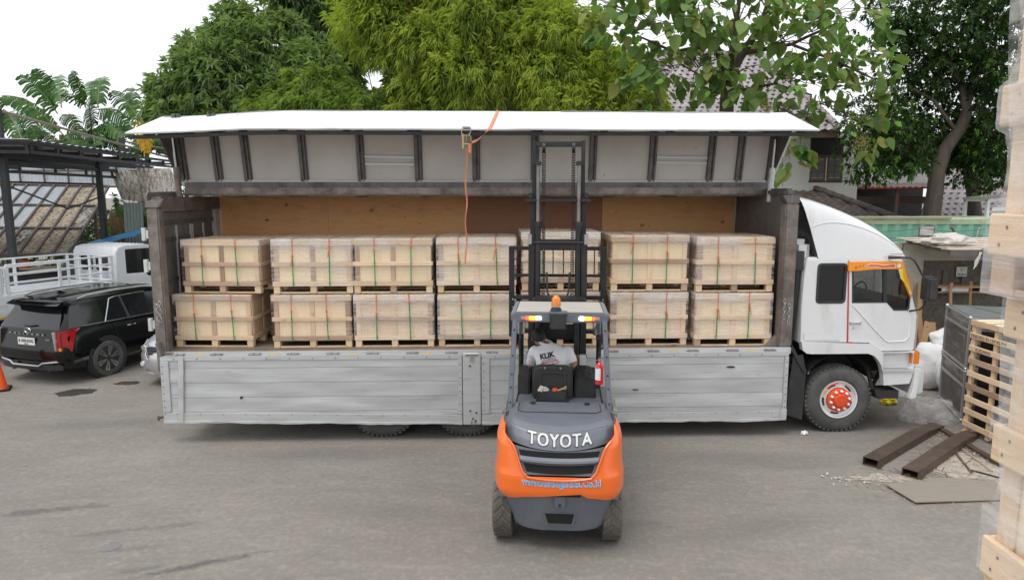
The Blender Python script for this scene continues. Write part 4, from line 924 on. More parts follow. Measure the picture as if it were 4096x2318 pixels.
# hood
def hood(u, t):
    x = -.55 + 1.1 * u; e = (x / .55); prof = [(.42, 1.335), (.15, 1.335), (-.10, 1.315), (-.24, 1.285), (-.30, 1.258), (-.335, 1.235), (-.40, 1.155), (-.43, 1.10)]
    k = t * 7; i = min(6, int(k)); fr_ = k - i; y = prof[i][0] + (prof[i + 1][0] - prof[i][0]) * fr_; z = prof[i][1] + (prof[i + 1][1] - prof[i][1]) * fr_
    back = sstep((.1 - y) / .4)
    y += back * .20 * abs(e) ** 2.2; z += back * .055 * e * e - .07 * max(0, abs(e) - .86) / .14 * (1 - .3 * back)
    return (x + .02, y, z)
m = MB(); m.grid(hood, 41, 36); HD = m.build('hood', 'fork_grey', FK, smooth=50)
m = MB(); m.tube([hood(u, 4.35 / 7) for u in np.linspace(.04, .96, 30)], .006, 6); m.build('hood_crease_highlight', 'fork_grey_light', HD, smooth=60)  # lighter line paints the highlight along the hood crease
for x0 in (-.27, .32): m = MB(); m.box(x0 - .03, x0 + .03, .33, .36, 1.337, 1.36); m.build('hood_latch', 'black_plastic', HD, bevel=.006)
m = MB(); m.tube([(-.42, .38, 1.337), (-.42, .12, 1.338), (-.36, .07, 1.336), (.40, .07, 1.336), (.46, .12, 1.338), (.46, .38, 1.337)], .005, 5); m.build('hood_seam', 'black_plastic', HD)
# letters on the hood's rear face
def hood_at(x, zf):
    """point on the sloped rear face: zf 0 crease .. 1 lower edge"""
    return hood((x - .02 + .55) / 1.1, (4.55 + 2.1 * zf) / 7)
LET = 'TOYOTA'
def toy_bend(grow_=0.):
    def fn(x, y, z):
        p = hood_at(x + .025, .5 - y / .115 * .80); return (p[0], p[1] - .004 - (z + .003) * 1.5, p[2] + (z + .003) * .6)
    return fn
M('letter_grey', (.60, .60, .60), .4, 0, .05, bump=0); M('letter_edge', (.05, .055, .065), .5, 0, .05, bump=0)
lettering('lettering', LET, .14, 'letter_edge', HD, (0, 0, 0), (0, 0, 0), .0005, .009, 0, 1.15, .665, toy_bend())
lettering('lettering', LET, .138, 'letter_grey', HD, (0, -.0015, .0005), (0, 0, 0), .0010, .0035, 0, 1.15, .645, toy_bend())
# grille
m = MB(); m.grid(lambda u, t: (.02 - .47 + .94 * u, -.26 + .16 * abs(2 * u - 1) ** 2, .84 + .34 * t), 14, 4); m.build('grille_back', 'chassis', FK)
def vane(u, t):
    x = -.36 + .76 * u; e = (x - .02) / .38; z = 1.078 - .095 * t - .0 ; z += .0 + (.03 if t > .5 else .0) * e * e
    s = xs_to_s(x, .62); q = rear(s, .62, .56 if t < .5 else .60); return (q[0], q[1] + .02 + (.03 if t < .2 else 0), z - .035 * (1 - e * e) * t)
def gpt(x, z, inset): s = xs_to_s(x, W_(z)); q = rear(s, W_(z), D_(z)); return (q[0], q[1] + inset, z)
def gw(z): return np.interp(z, inz, inx) + .012
m = MB(); m.grid(lambda u, t: gpt(.02 + (2 * u - 1) * gw(.872 + (.222 + .06 * (2 * u - 1) ** 2) * t), .872 + (.222 + .06 * (2 * u - 1) ** 2) * t, .024), 30, 12); GS = m.build('grille_surround', 'fork_grey', FK, smooth=60)
def slot(z0, z1, k, inset): 
    m = MB(); m.grid(lambda u, t: gpt(.02 + (2 * u - 1) * (gw(z0 + (z1 - z0) * t) - .03) * k, z0 + (z1 - z0) * t - .022 * (1 - (2 * u - 1) ** 2), inset), 30, 4); m.build('grille_slot', 'void', GS, smooth=60)  # black strips laid on the surround stand in for shade inside the slots
slot(1.058, 1.112, .985, .018); slot(.905, .985, .98, .018)
def vane2(u, t):
    e = 2 * u - 1; z = 1.058 - .068 * t - .022 * (1 - e * e); b = gw(z) - .02; return gpt(.02 + e * b, z, .012 - .028 * math.sin(PI * min(1, t * 1.1)))
m = MB(); m.grid(vane2, 30, 8); m.build('grille_vane', 'fork_grey', GS, smooth=50)
m = MB(); m.tube([vane2(u, .55) for u in np.linspace(.02, .98, 24)], .004, 5); m.build('vane_edge', 'fork_grey_light', GS)
# web address on the orange band
def url_bend(dy):
    def fn(x, y, z):
        X = x + .04; Z = .792 + y + .016 * ((x / .38) ** 2); s = xs_to_s(X, W_(Z)); q = rear(s, W_(Z), D_(Z)); return (q[0], q[1] - dy - z, Z)
    return fn
lettering('lettering', 'www.kliklogistics.Co.Id', .095, 'pure_white', CWO, (0, 0, 0), (0, 0, 0), .0008, .0042, 0, 1.06, .775, url_bend(.004))
lettering('lettering', 'www.kliklogistics.Co.Id', .093, 'url_blue', CWO, (0, 0, 0), (0, 0, 0), .0008, .0012, 0, 1.06, .765, url_bend(.006))
# lower mass with hitch openings
def mass(u, t):
    z = .24 + .44 * t; W = .485 + .10 * sstep(t * 1.1); x, y = rear(u, W, .50 + .07 * t); z -= .0; e = (x - .02) / W
    if t < .01: z += .06 * e * e
    return (x, y, z)
m = MB(); m.grid(mass, 60, 10); v0 = [mass(i / 59, 0) for i in range(60)]; m.add(v0, [tuple(range(60))]); CM = m.build('lower_mass', 'fork_grey', FK, smooth=45)
m = MB(); m.prism([(-.115, .445), (.175, .445), (.150, .345), (-.085, .345)], -.40, -.428, 'y'); m.build('tow_opening', 'void', CM)  # solid black piece paints the shade inside the tow opening
m = MB(); fr = [(-.135, .46), (.195, .46), (.168, .33), (-.105, .33)]; m.prism(fr, -.37, -.425, 'y', [[(-.115, .445), (.175, .445), (.150, .345), (-.085, .345)]]); m.build('opening_frame', 'fork_grey', CM, bevel=.004)
m = MB(); m.prism([(-.16, .71), (.21, .71), (.235, .655), (-.19, .655)], -.30, -.49, 'y'); m.build('pin_recess', 'void', CM)  # solid black box paints the shade of the pin recess
m = MB(); m.prism([(-.035, .655), (.095, .655), (.085, .53), (-.025, .53)], -.42, -.475, 'y'); pb = m.build('draw_bar', 'fork_grey', CM, bevel=.01)
m = MB(); m.cyl((.03, -.477, .56), (.03, -.48, .56), .016, n=12); m.build('draw_pin', 'chassis', pb)
for sg in (-1, 1): m = MB(); m.box(.02 + sg * .555 - .05, .02 + sg * .555 + .05, -.30, -.06, .55, .615); m.build('side_lug', 'fork_grey_light', CM, bevel=.01)
m = MB(); m.cyl((-.14, -.34, .25), (-.14, -.1, .25), .035, n=16); m.build('tail_pipe', 'chassis', CM)
# rear wheels, chunky
def fork_tyre(ro, w, nl, mat='rubber_dusty'):
    m = MB(); m.lathe([(ro * .55, 0), (ro * .8, -.012), (ro * .94, .0), (ro * .97, .02), (ro * .97, w - .02), (ro * .94, w), (ro * .8, w + .012), (ro * .55, w)], axis='x', n=44, close=True)
    for i in range(nl):
        for side in (0, 1):
            a0 = 2 * PI * (i + .5 * side) / nl
            for k in range(3):
                xa = (k / 3) * w / 2 + .006; xb = ((k + 1) / 3) * w / 2 + .004
                if side: xa, xb = w - xa, w - xb
                sk = (-.10 * k, -.10 * (k + 1)); da = .15
                v = []
                for xx, off in ((xa, sk[0]), (xb, sk[1])):
                    for r in (ro * .95, ro):
                        for a in (a0 + off, a0 + off + da): v.append((xx, r * math.cos(a), r * math.sin(a)))
                m.add(v, [(0, 1, 3, 2), (4, 6, 7, 5), (0, 4, 5, 1), (2, 3, 7, 6), (0, 2, 6, 4), (1, 5, 7, 3)])
    return m.mesh('tyre', MATS[mat], 40)
rt = fork_tyre(.315, .19, 18); ft = fork_tyre(.36, .24, 18)
rimm = MB(); rimm.lathe([(.17, 0), (.16, -.02), (.13, .03), (.001, .03)], axis='x', n=24, close=False)
rimme = rimm.mesh('rim', MATS['rim_white'], 35)
for nm, mesh, x, y, z in (('wheel', rt, -.655, .0, .318), ('wheel', rt, .475, .0, .318), ('wheel', ft, -.69, 1.65, .362), ('wheel', ft, .49, 1.65, .362)):
    o = put(nm, mesh, FK, (x, y, z)); put('rim', rimme, o, (0 if x < 0 else (.19 if mesh is rt else .24), 0, 0), (0, 0, 0 if x < 0 else PI))
fbox('steer_axle', 'chassis', -.46, .46, -.07, .07, .22, .42); fbox('frame', 'black_steel', -.45, .49, .1, 1.75, .28, .95)
fbox('side_frame', 'fork_grey_light', -.60, -.46, .25, 1.6, .55, 1.2, bevel=.03); fbox('side_frame', 'fork_grey_light', .50, .62, .25, 1.6, .55, 1.2, bevel=.03)
for sg in (-1, 1):
    m = MB(); m.prism([(.30, 1.02), (.30, 1.28), (.62, 1.34), (.95, 1.26), (1.0, 1.0)], .02 + sg * .565, .02 + sg * .625, 'x'); m.build('rear_shroud', 'fork_grey_light', FK, bevel=.02)
fbox('floor_plate', 'black_plastic', -.5, .54, .38, 1.6, .95, 1.20); fbox('seat_deck', 'fork_grey', -.46, .50, .40, 1.25, 1.20, 1.262)
# overhead guard
GD = MB()
for sg in (-1, 1): GD.bar((.02 + sg * .545, .36, 1.24), (.012 + sg * .50, .60, 2.24), .052, .07, (0, 1, 0))
GR = GD.build('guard_rear_legs', 'fork_grey', FK, bevel=.008) if False else None
for sg in (-1, 1):
    m = MB(); m.bar((.02 + sg * .545, .36, 1.24), (.012 + sg * .495, .58, 2.235), .055, .07, (0, 1, 0)); lg = m.build('guard_leg', 'fork_grey', FK, bevel=.008)
    for t in (.12, .28, .42, .62, .9):
        p = Vector((.02 + sg * .545, .36, 1.24)).lerp(Vector((.012 + sg * .495, .58, 2.235)), t); m = MB(); m.cyl(p + Vector((0, -.04, -.008)), p + Vector((0, -.05, -.01)), .009, n=8); m.build('bolt', 'chassis', lg)
    m = MB(); m.tube([(.02 + sg * .49, 1.58, .95), (.02 + sg * .49, 1.58, 1.45), (.02 + sg * .485, 1.52, 1.7), (.02 + sg * .48, 1.42, 2.25)], .032, 10); m.build('guard_leg', 'black_steel', FK)
    fbox('guard_side', 'fork_grey_light', .012 + sg * .515 - .03, .012 + sg * .515 + .03, .58, 1.46, 2.235, 2.30, bevel=.012)
fbox('roof_panel', 'roof_beige', -.475, .50, .61, 1.43, 2.285, 2.302, bevel=.005)
fbox('roof_front', 'black_steel', -.50, .52, 1.43, 1.50, 2.23, 2.30, bevel=.012); m = MB(); m.prism([(-.33, 2.30), (.35, 2.30), (.31, 2.345), (-.29, 2.345)], 1.45, 1.62, 'y'); m.build('roof_cap', 'black_steel', FK, bevel=.012)
m = MB(); m.prism(rr(-.53, .552, 2.205, 2.292, .035), .545, .61, 'y'); LB = m.build('lamp_bar', 'fork_grey', FK, bevel=.01)
fbox('lamp_bar_top', 'fork_grey_light', -.50, .52, .60, .66, 2.292, 2.308, parent=LB, bevel=.004)
for sg in (-1, 1):
    for a, b, mt in ((.21, .265, 'lamp_white'), (.268, .345, 'lamp_amber'), (.348, .385, 'lamp_red'), (.388, .435, 'lamp_off')):
        xa, xb = sorted((.018 + sg * a, .018 + sg * b)); fbox('rear_lamp', mt, xa, xb, .533, .548, 2.236, 2.274, parent=LB, bevel=.004)
    m = MB(); xa, xb = sorted((.018 + sg * .27, .018 + sg * .345)); m.box(xa, xb, .531, .546, 2.228, 2.235); m.build('rear_lamp', 'lamp_red', LB)
fbox('camera_box', 'black_plastic', -.095, .085, .50, .60, 2.135, 2.30, bevel=.012); fbox('bracket', 'fork_grey', -.105, .10, .53, .68, 2.30, 2.318, bevel=.006)
BE = MB(); BE.lathe([(.062, 0), (.062, .02), (.05, .03), (.05, .05), (.001, .05)], (-.028, .66, 2.318), 'z', 20, close=False); BEO = BE.build('beacon', 'black_plastic', FK)
m = MB(); m.lathe([(.056, .05), (.056, .065), (.05, .12), (.045, .145), (.03, .165), (.012, .175), (.001, .176)], (-.028, .66, 2.318), 'z', 24, close=False); m.build('beacon_dome', 'amber_clear', BEO, smooth=50)
m = MB(); m.lathe([(.058, .045), (.058, .058)], (-.028, .66, 2.318), 'z', 24); m.build('beacon_ring', 'chrome', BEO)
# mirrors
M('mirror_glass', (.75, .76, .78), .03, 1., 0, bump=0)
for x in (-.455, .47):
    m = MB(); m.prism(rr(x - .05, x + .05, 1.91, 2.085, .02), 1.30, 1.335, 'y'); mo = m.build('mirror', 'black_plastic', FK, bevel=.006)
    m = MB(); m.prism(rr(x - .043, x + .043, 1.918, 2.077, .016), 1.296, 1.2985, 'y'); m.build('mirror_glass', 'mirror_glass', mo)
    m = MB(); m.tube([(x, 1.32, 1.91), (x, 1.33, 1.86), (x + (.03 if x > 0 else -.02), 1.45, 1.85)], .012, 8); m.build('mirror_arm', 'black_plastic', mo)
m = MB(); m.tube([(.50, .66, 1.90), (.47, .70, 1.88), (.465, .72, 1.80), (.47, .72, 1.66), (.50, .68, 1.62)], .016, 8); m.build('grab_handle', 'black_plastic', FK)
# seat
m = MB(); m.prism(rr(-.298, .172, 1.245, 1.665, .09), .74, .84, 'y'); SE = m.build('seat', 'black_plastic', FK, bevel=.03, seg=3)
m = MB(); m.prism(rr(-.215, .095, 1.35, 1.60, .03), .72, .745, 'y', [rr(-.19, .07, 1.37, 1.58, .02)]); m.build('seat_rib', 'black_plastic', SE, bevel=.008)
m = MB(); m.prism(rr(-.22, .10, 1.275, 1.385, .015), .665, .735, 'y', ); m.build('seat_pocket', 'black_plastic', SE, bevel=.008)
for x in (-.15, .03): m = MB(); m.cyl((x, .735, 1.64), (x, .742, 1.64), .011, n=10); m.build('seat_bolt', 'bolt', SE)
fbox('seat_cushion', 'black_plastic', -.29, .165, .80, 1.25, 1.265, 1.42, parent=SE, bevel=.04)
fbox('seat_base', 'black_plastic', -.25, .13, .66, .95, 1.263, 1.30, parent=SE)
CN = MB(); CN.prism([(.185, 1.22), (.445, 1.22), (.445, 1.47), (.41, 1.50), (.20, 1.505)], .85, 1.45, 'y'); CO = CN.build('console', 'black_plastic', FK, bevel=.02)
m = MB(); m.lathe([(.055, 0), (.05, .012), (.04, .012), (.038, -.02), (.001, -.02)], (.36, .97, 1.50), 'z', 18, close=False); m.build('cup_holder', 'chassis', CO); fbox('console_tray', 'chassis', .215, .295, .90, 1.02, 1.505, 1.512, parent=CO)
CN = MB(); CN.prism([(-.475, 1.22), (-.33, 1.22), (-.33, 1.47), (-.475, 1.495)], .95, 1.5, 'y'); CN.build('side_console', 'black_plastic', FK, bevel=.02)
for i in range(3): m = MB(); m.cyl((.22 + i * .05, 1.25, 1.5), (.23 + i * .05, 1.22, 1.66), .008, n=6); m.lathe([(.001, -.02), (.018, -.01), (.018, .012), (.001, .022)], (.23 + i * .05, 1.22, 1.67), 'z', 10); m.build('lever', 'black_plastic', CO)
m = MB(); pts = [(-.08 + .16 * math.cos(t), 1.42 + .10 * math.sin(t), 1.62 + .10 * math.sin(t)) for t in np.linspace(0, 2 * PI, 21)]; m.tube(pts, .014, 6); m.cyl((-.08, 1.42, 1.62), (-.08, 1.62, 1.3), .03, n=8); m.build('steering_wheel', 'black_plastic', FK)
fbox('dash', 'black_plastic', -.46, .50, 1.5, 1.72, .98, 1.42, bevel=.03)
m = MB(); m.box(.255, .33, 1.05, 1.12, 1.60, 1.72)
for i in range(4): m.box(.25, .335, 1.035, 1.05, 1.605 + i * .03, 1.618 + i * .03)
m.build('horn_unit', 'silver_bright', FK, bevel=.006)
# mast
def fbar(name, mat, p0, p1, w_, h_, up=(0, 1, 0), parent=None, bevel=.006): m = MB(); m.bar(p0, p1, w_, h_, up); return m.build(name, mat, parent or FK, bevel=bevel)
MX = -.016
for sg in (-1, 1):
    fbar('outer_mast_rail', 'black_steel', (MX + sg * .345, 2.05, .12), (MX + sg * .345, 2.05, 3.10), .075, .16)
    fbar('middle_mast_rail', 'black_steel', (MX + sg * .335, 2.14, .4), (MX + sg * .335, 2.14, 3.60), .06, .11)
    fbar('inner_mast_rail', 'black_steel', (MX + sg * .318, 2.17, .8), (MX + sg * .318, 2.17, 4.30), .05, .10)
    m = MB(); m.cyl((MX + sg * .262, 2.0, .3), (MX + sg * .262, 2.0, 3.24), .04, n=14); c = m.build('lift_cylinder', 'black_steel', FK)
    m = MB(); m.cyl((MX + sg * .262, 2.0, 3.20), (MX + sg * .262, 2.0, 3.26), .05, n=14); m.build('cylinder_gland', 'black_steel', c)
    m = MB(); m.cyl((MX + sg * .262, 2.0, 3.25), (MX + sg * .262, 2.0, 3.99), .023, n=12); m.build('lift_rod', 'hinge_steel', c)
    fbox('rod_bracket', 'black_steel', MX + sg * .262 - .04, MX + sg * .262 + .04, 1.96, 2.12, 3.98, 4.03, parent=c)
    ch = MB()                                                       # leaf chain, link by link
    x = MX + sg * .19
    for i in range(62):
        z = 2.25 + i * .032
        for dx in (-.017, 0, .017): ch.box(x + dx - .004, x + dx + .004, 2.035 + (i % 2) * .004, 2.065, z, z + .026)
        ch.cyl((x - .024, 2.05, z), (x + .024, 2.05, z), .006, n=5)
    tag(ch.build('lift_chain', 'chassis', FK, smooth=None), kind='stuff')
    m = MB(); m.cyl((x - .02, 2.05, 4.20), (x + .02, 2.05, 4.20), .06, n=18); m.build('chain_wheel', 'black_steel', FK)
    m = MB(); m.cyl((x, 2.04, 2.88), (x, 2.04, 2.98), .012, n=8); m.cyl((x, 2.04, 2.90), (x, 2.04, 2.95), .02, n=6); m.build('chain_anchor', 'bolt', FK)
    m = MB(); m.box(MX + sg * .365 - .025, MX + sg * .365 + .025, 1.94, 2.0, 2.97, 3.10); m.cyl((MX + sg * .37, 1.97, 2.99), (MX + sg * .37, 1.93, 2.99), .018, n=8); m.build('mast_clevis', 'bolt', FK)
    fbox('mast_pad', 'black_steel', MX + sg * .36 - .03, MX + sg * .36 + .03, 2.05, 2.16, 3.56, 3.63)
fbox('top_crosshead', 'black_steel', MX - .30, MX + .30, 2.13, 2.19, 4.22, 4.285); fbox('middle_cross_plate', 'black_steel', -.45, .40, 1.98, 2.10, 3.515, 3.55)
fbox('upper_cross_beam', 'black_steel', -.37, .345, 1.98, 2.06, 2.90, 3.03); fbox('lower_cross_beam', 'black_steel', -.37, .345, 2.0, 2.08, .6, .8); m = MB(); m.cyl((-.38, 1.97, 2.99), (.35, 1.97, 2.99), .02, n=8); m.build('cross_tube', 'black_steel', FK)
# carriage with load backrest and forks
CA = MB()
for a, b in (((-.645, 1.66), (-.645, 2.90)), ((.605, 1.66), (.605, 2.90))): CA.bar((a[0], 2.38, a[1]), (b[0], 2.38, b[1]), .075, .05, (0, 1, 0))
CA.bar((-.682, 2.38, 2.885), (.642, 2.38, 2.885), .05, .06, (0, 1, 0)); CA.bar((-.608, 2.38, 2.515), (.568, 2.38, 2.515), .04, .035, (0, 1, 0)); CA.bar((-.608, 2.36, 2.215), (.568, 2.36, 2.215), .05, .08, (0, 1, 0)); CA.bar((-.608, 2.36, 1.75), (.568, 2.36, 1.75), .05, .12, (0, 1, 0))
CR = CA.build('carriage', 'black_steel', FK, bevel=.006)
for x in (-.52, -.08, .06, .48): fbar('backrest_bar', 'black_steel', (x, 2.38, 2.54), (x, 2.38, 2.86), .015, .015, parent=CR, bevel=0)
for x in (-.54, .50):
    for z in (2.19, 2.08): m = MB(); m.cyl((x - .085 if x < 0 else x + .10, 2.33, z), (x - .085 if x < 0 else x + .10, 2.32, z), .013, n=6); m.build('bolt', 'bolt', CR)
for x in (-.30, .26):
    fbar('fork', 'black_steel', (x, 2.43, 1.62), (x, 2.43, 2.2), .12, .05, parent=CR); fbox('fork_blade', 'black_steel', x - .06, x + .06, 2.46, 3.30, 1.62, 1.655, parent=CR)
fbox('carriage_plate', 'black_steel', -.34, .31, 2.2, 2.3, 1.66, 2.0)
m = MB(); m.tube([(-.16, 2.0, 2.6), (-.15, 1.98, 2.35), (-.10, 1.97, 2.22), (.0, 1.96, 2.18), (.08, 1.97, 2.22), (.13, 1.98, 2.35), (.14, 2.0, 2.6)], .014, 8); m.build('hose', 'black_plastic', FK)
# stickers hanging under the roof
WP = MB(); WP.box(.06, .185, 1.66, 1.662, 1.98, 2.075); wp = WP.build('warning_notice', 'pure_white', FK)
M('notice_purple', (.35, .04, .22), .5, bump=0)
for i, (t, s_) in enumerate((('HATI - HATI', .022), ('AWAS BAHAYA', .012))): lettering('lettering', t, s_, 'notice_purple', wp, (.123, 1.658, 2.052 - i * .018), (R(90), 0, 0), .0005, .0008, 0, 1, .10)
fbox('notice_band', 'notice_purple', .072, .176, 1.657, 1.66, 1.998, 2.024, parent=wp, bevel=0); lettering('lettering', 'KACA PECAH', .02, 'pure_white', wp, (.124, 1.6555, 2.011), (R(90), 0, 0), .0004, .0008, 0, 1, .095)

# ---- extinguisher
def fw_(x, y, z): return FK.matrix_world @ Vector((x, y, z)) if False else Matrix.Translation(FK.location) @ Matrix.Rotation(-FA, 4, 'Z') @ Vector((x, y, z))
EX = thing('fire_extinguisher', 'red fire extinguisher strapped to the forklift guard leg', 'extinguisher', fw_(.462, .60, 1.50), -FA)
m = MB(); m.lathe([(.001, 0), (.040, 0), (.046, .01), (.046, .205), (.040, .228), (.022, .246), (.016, .252), (.016, .262), (.001, .262)], axis='z', n=24, close=False); m.build('cylinder', 'ext_red' if 'ext_red' in MATS else 'paint_ext', EX, smooth=40) if False else None
M('ext_red', (.72, .02, .02), .25, 0, .04, coat=.5, bump=.02)
m.build('cylinder', 'ext_red', EX, smooth=40)
m = MB(); m.lathe([(.0468, .006), (.0475, .012), (.0475, .03), (.0468, .034)], axis='z', n=24, close=False); m.build('foot_ring', 'ext_red', EX)
m = MB(); m.lathe([(.018, .262), (.018, .28), (.010, .285), (.010, .30), (.001, .30)], axis='z', n=12, close=False); m.bar((-.01, 0, .29), (.05, -.03, .305), .014, .008); m.bar((0, 0, .282), (-.045, -.02, .275), .012, .012); m.build('valve', 'bolt', EX)
m = MB(); m.grid(lambda u, t: (.0472 * math.cos(R(190 + 95 * u)), .0472 * math.sin(R(190 + 95 * u)), .055 + (.155 - .02 * u) * t), 12, 2); m.build('label', 'pure_white', EX)
m = MB(); m.grid(lambda u, t: (.0476 * math.cos(R(200 + 55 * u)), .0476 * math.sin(R(200 + 55 * u)), .185 + .018 * t), 8, 2); m.build('label_band', 'url_blue', EX)
# ---- odds and ends in the seat pocket
def lump(name, label, cat, mat, p, r, seed, sq=(1, 1, 1), group=None, amp=.45, f=2.2, parent=None):
    bm = bmesh.new(); bmesh.ops.create_icosphere(bm, subdivisions=4, radius=1)
    for v in bm.verts:
        cz_ = abs(noise.noise(v.co * f * 2.1 + Vector((seed, seed, 0)))); k = 1 + amp * .35 * min(.35, cz_) + amp * noise.noise(v.co * f + Vector((seed, 0, 0))) + amp * .4 * noise.noise(v.co * f * 2.7 + Vector((0, seed, 0)))
        v.co = Vector((v.co.x * sq[0], v.co.y * sq[1], v.co.z * sq[2])) * k * r
    me = bpy.data.meshes.new(name); bm.to_mesh(me); bm.free(); me.materials.append(MATS[mat]); me.polygons.foreach_set('use_smooth', [True] * len(me.polygons)); me.set_sharp_from_angle(angle=R(50))
    o = put(name, me, parent, p); return tag(o, label, cat, group) if label else o
M('rag', (.55, .52, .46), .9, 0, .2, 20, bump=.3); M('sack_white', (.78, .78, .79), .6, 0, .06, 4, dirt=(.5, .47, .43), damt=.3, bump=.35, bscale=18)
lump('rag', 'crumpled cream rag stuffed in the forklift seat pocket', 'rag', 'rag', fw_(-.17, .70, 1.395), .045, 3, (1, .7, .7), amp=.8, f=3)
lump('glove', 'orange work glove poking out of the forklift seat pocket', 'glove', 'orange_red', fw_(-.03, .70, 1.39), .028, 5, (1, .6, .8), amp=.7, f=3)
m = MB(); m.cyl((0, 0, 0), (.09, .0, .035), .011, .014, n=8); m.cyl((.082, -.025, .03), (.09, .03, .04), .014, n=8); tag(m.build('hammer', 'warm_wood', None, loc=fw_(.0, .705, 1.385), rot=(0, 0, -FA)), 'wooden handled tool resting in the forklift seat pocket', 'tool')

# ------------------------------------------------------------------ driver
M('skin', (.30, .155, .095), .5, 0, .08, 8, bump=.05); M('shirt_white', (.66, .66, .69), .8, 0, .03, 4, bump=.25, bscale=14); M('trousers', (.03, .032, .04), .8, 0, .1); M('hair', (.008, .007, .007), .55, 0, .2, 30, bump=.6, bscale=90); M('print_black', (.01, .01, .012), .6, bump=0); M('print_red', (.62, .02, .05), .6, bump=0)
DR = thing('person', 'driver in a pale grey printed shirt seated on the forklift', 'person', fw_(0, 0, 0), -FA)
def ring(m, rows, n=20, ex=.8):
    """loft of rings: (centre, half width, half depth, axis)"""
    v = []
    for c, a, b, ax in rows:
        c = Vector(c); ax = Vector(ax).normalized(); x = Vector((1, 0, 0)); x = (x - ax * x.dot(ax)).normalized(); y = ax.cross(x)
        for i in range(n):
            t = 2 * PI * i / n; ct, st = math.cos(t), math.sin(t)
            v.append(c + x * a * math.copysign(abs(ct) ** ex, ct) + y * b * math.copysign(abs(st) ** ex, st))
    k = len(rows); f = [(j * n + i, j * n + (i + 1) % n, (j + 1) * n + (i + 1) % n, (j + 1) * n + i) for j in range(k - 1) for i in range(n)] + [tuple(range(n - 1, -1, -1)), tuple(range((k - 1) * n, k * n))]
    m.add(v, f)
def limb(m, pts, rad, n=12):
    v = []; px = None; pts = [Vector(p) for p in pts]
    for k, p in enumerate(pts):
        d = (pts[min(k + 1, len(pts) - 1)] - pts[max(k - 1, 0)]).normalized(); x = d.orthogonal().normalized() if px is None else (px - d * px.dot(d)).normalized(); px = x; y = d.cross(x)
        for i in range(n): a = 2 * PI * i / n; v.append(p + (x * math.cos(a) + y * math.sin(a)) * rad[k])
    K = len(pts); f = [(j * n + i, j * n + (i + 1) % n, (j + 1) * n + (i + 1) % n, (j + 1) * n + i) for j in range(K - 1) for i in range(n)] + [tuple(range(n - 1, -1, -1)), tuple(range((K - 1) * n, K * n))]
    m.add(v, f)
def ball(m, c, r, sq=(1, 1, 1), nu=14, nv=10):
    m.grid(lambda u, t: (c[0] + r * sq[0] * math.sin(PI * (.01 + .98 * t)) * math.cos(2 * PI * u), c[1] + r * sq[1] * math.sin(PI * (.01 + .98 * t)) * math.sin(2 * PI * u), c[2] + r * sq[2] * math.cos(PI * (.01 + .98 * t))), nu, nv, closeu=True)
    b0 = len(m.v) - nu * nv; m.f += [tuple(range(b0, b0 + nu)), tuple(range(b0 + nu * nv - 1, b0 + nu * nv - nu - 1, -1))]; m.mi += [0, 0]
def fuse(m, name, mat, parent, vox=.012, sm=3):
    """one continuous skin from overlapping volumes"""
    o = m.build(name, mat, None, smooth=60); md = o.modifiers.new('r', 'REMESH'); md.mode = 'VOXEL'; md.voxel_size = vox
    m2 = o.modifiers.new('s', 'SMOOTH'); m2.iterations = sm; m2.factor = .5
    dg = bpy.context.evaluated_depsgraph_get(); me = bpy.data.meshes.new_from_object(o.evaluated_get(dg)); bpy.data.objects.remove(o)
    me.name = name; me.polygons.foreach_set('use_smooth', [True] * len(me.polygons))
    if not me.materials: me.materials.append(MATS[mat])
    return put(name, me, parent)
SHR = Vector((.115, 1.04, 1.765)); SHL = Vector((-.285, 1.05, 1.755)); ELR = Vector((.185, 1.0, 1.60)); HR = Vector((.235, 1.15, 1.668)); ELL = Vector((-.33, 1.2, 1.55)); HL = Vector((-.22, 1.40, 1.63))
HC = Vector((-.235, 1.13, 1.905))
def arms(m, kr=1.0, sleeve=False):
    for sh, el, ha in ((SHR, ELR, HR), (SHL, ELL, HL)):
        if sleeve: e = sh.lerp(el, .78); limb(m, [sh, sh.lerp(e, .5), e], [.068, .068, .066])
        else:
            limb(m, [sh, sh.lerp(el, .5), el, el.lerp(ha, .4), ha], [.048, .045, .037, .036, .024])
body = MB()
ring(body, [((-.06, .95, 1.42), .15, .11, (0, 0, 1)), ((-.08, .98, 1.60), .15, .10, (0, .1, 1)), ((-.10, 1.03, 1.74), .15, .09, (-.05, .2, 1)), ((-.15, 1.07, 1.81), .06, .06, (-.3, .3, 1)), ((-.20, 1.10, 1.86), .052, .056, (-.3, .2, 1))])
ring(body, [((-.205, 1.115, 1.815), .035, .05, (0, 0, 1)), ((-.215, 1.125, 1.84), .062, .08, (0, 0, 1)), ((-.235, 1.135, 1.90), .076, .098, (0, 0, 1)), ((-.24, 1.13, 1.95), .078, .10, (0, 0, 1)), ((-.24, 1.125, 1.99), .06, .082, (0, 0, 1)), ((-.24, 1.12, 2.012), .03, .04, (0, 0, 1))], ex=1)
arms(body)
for hand, dirv in ((HR, Vector((.25, .9, .1))), (HL, Vector((.5, .8, -.1)))):
    d = dirv.normalized(); s_ = d.cross(Vector((0, 0, 1))).normalized(); ball(body, hand + d * .035, .036, (1, 1.1, .65))
    for k in range(4):
        b = hand + d * .06 + s_ * (-.027 + .018 * k); L = (.058, .066, .062, .048)[k]; limb(body, [b, b + d * L * .5 + Vector((0, 0, -.004)), b + d * L * .8 + Vector((0, 0, -.026)), b + d * L * .62 + Vector((0, 0, -.048))], [.0095, .009, .008, .007], 8)
    b = hand + d * .02 - s_ * .03; limb(body, [b, b + d * .03 - s_ * .022, b + d * .055 - s_ * .02 + Vector((0, 0, -.012))], [.011, .010, .008], 8)
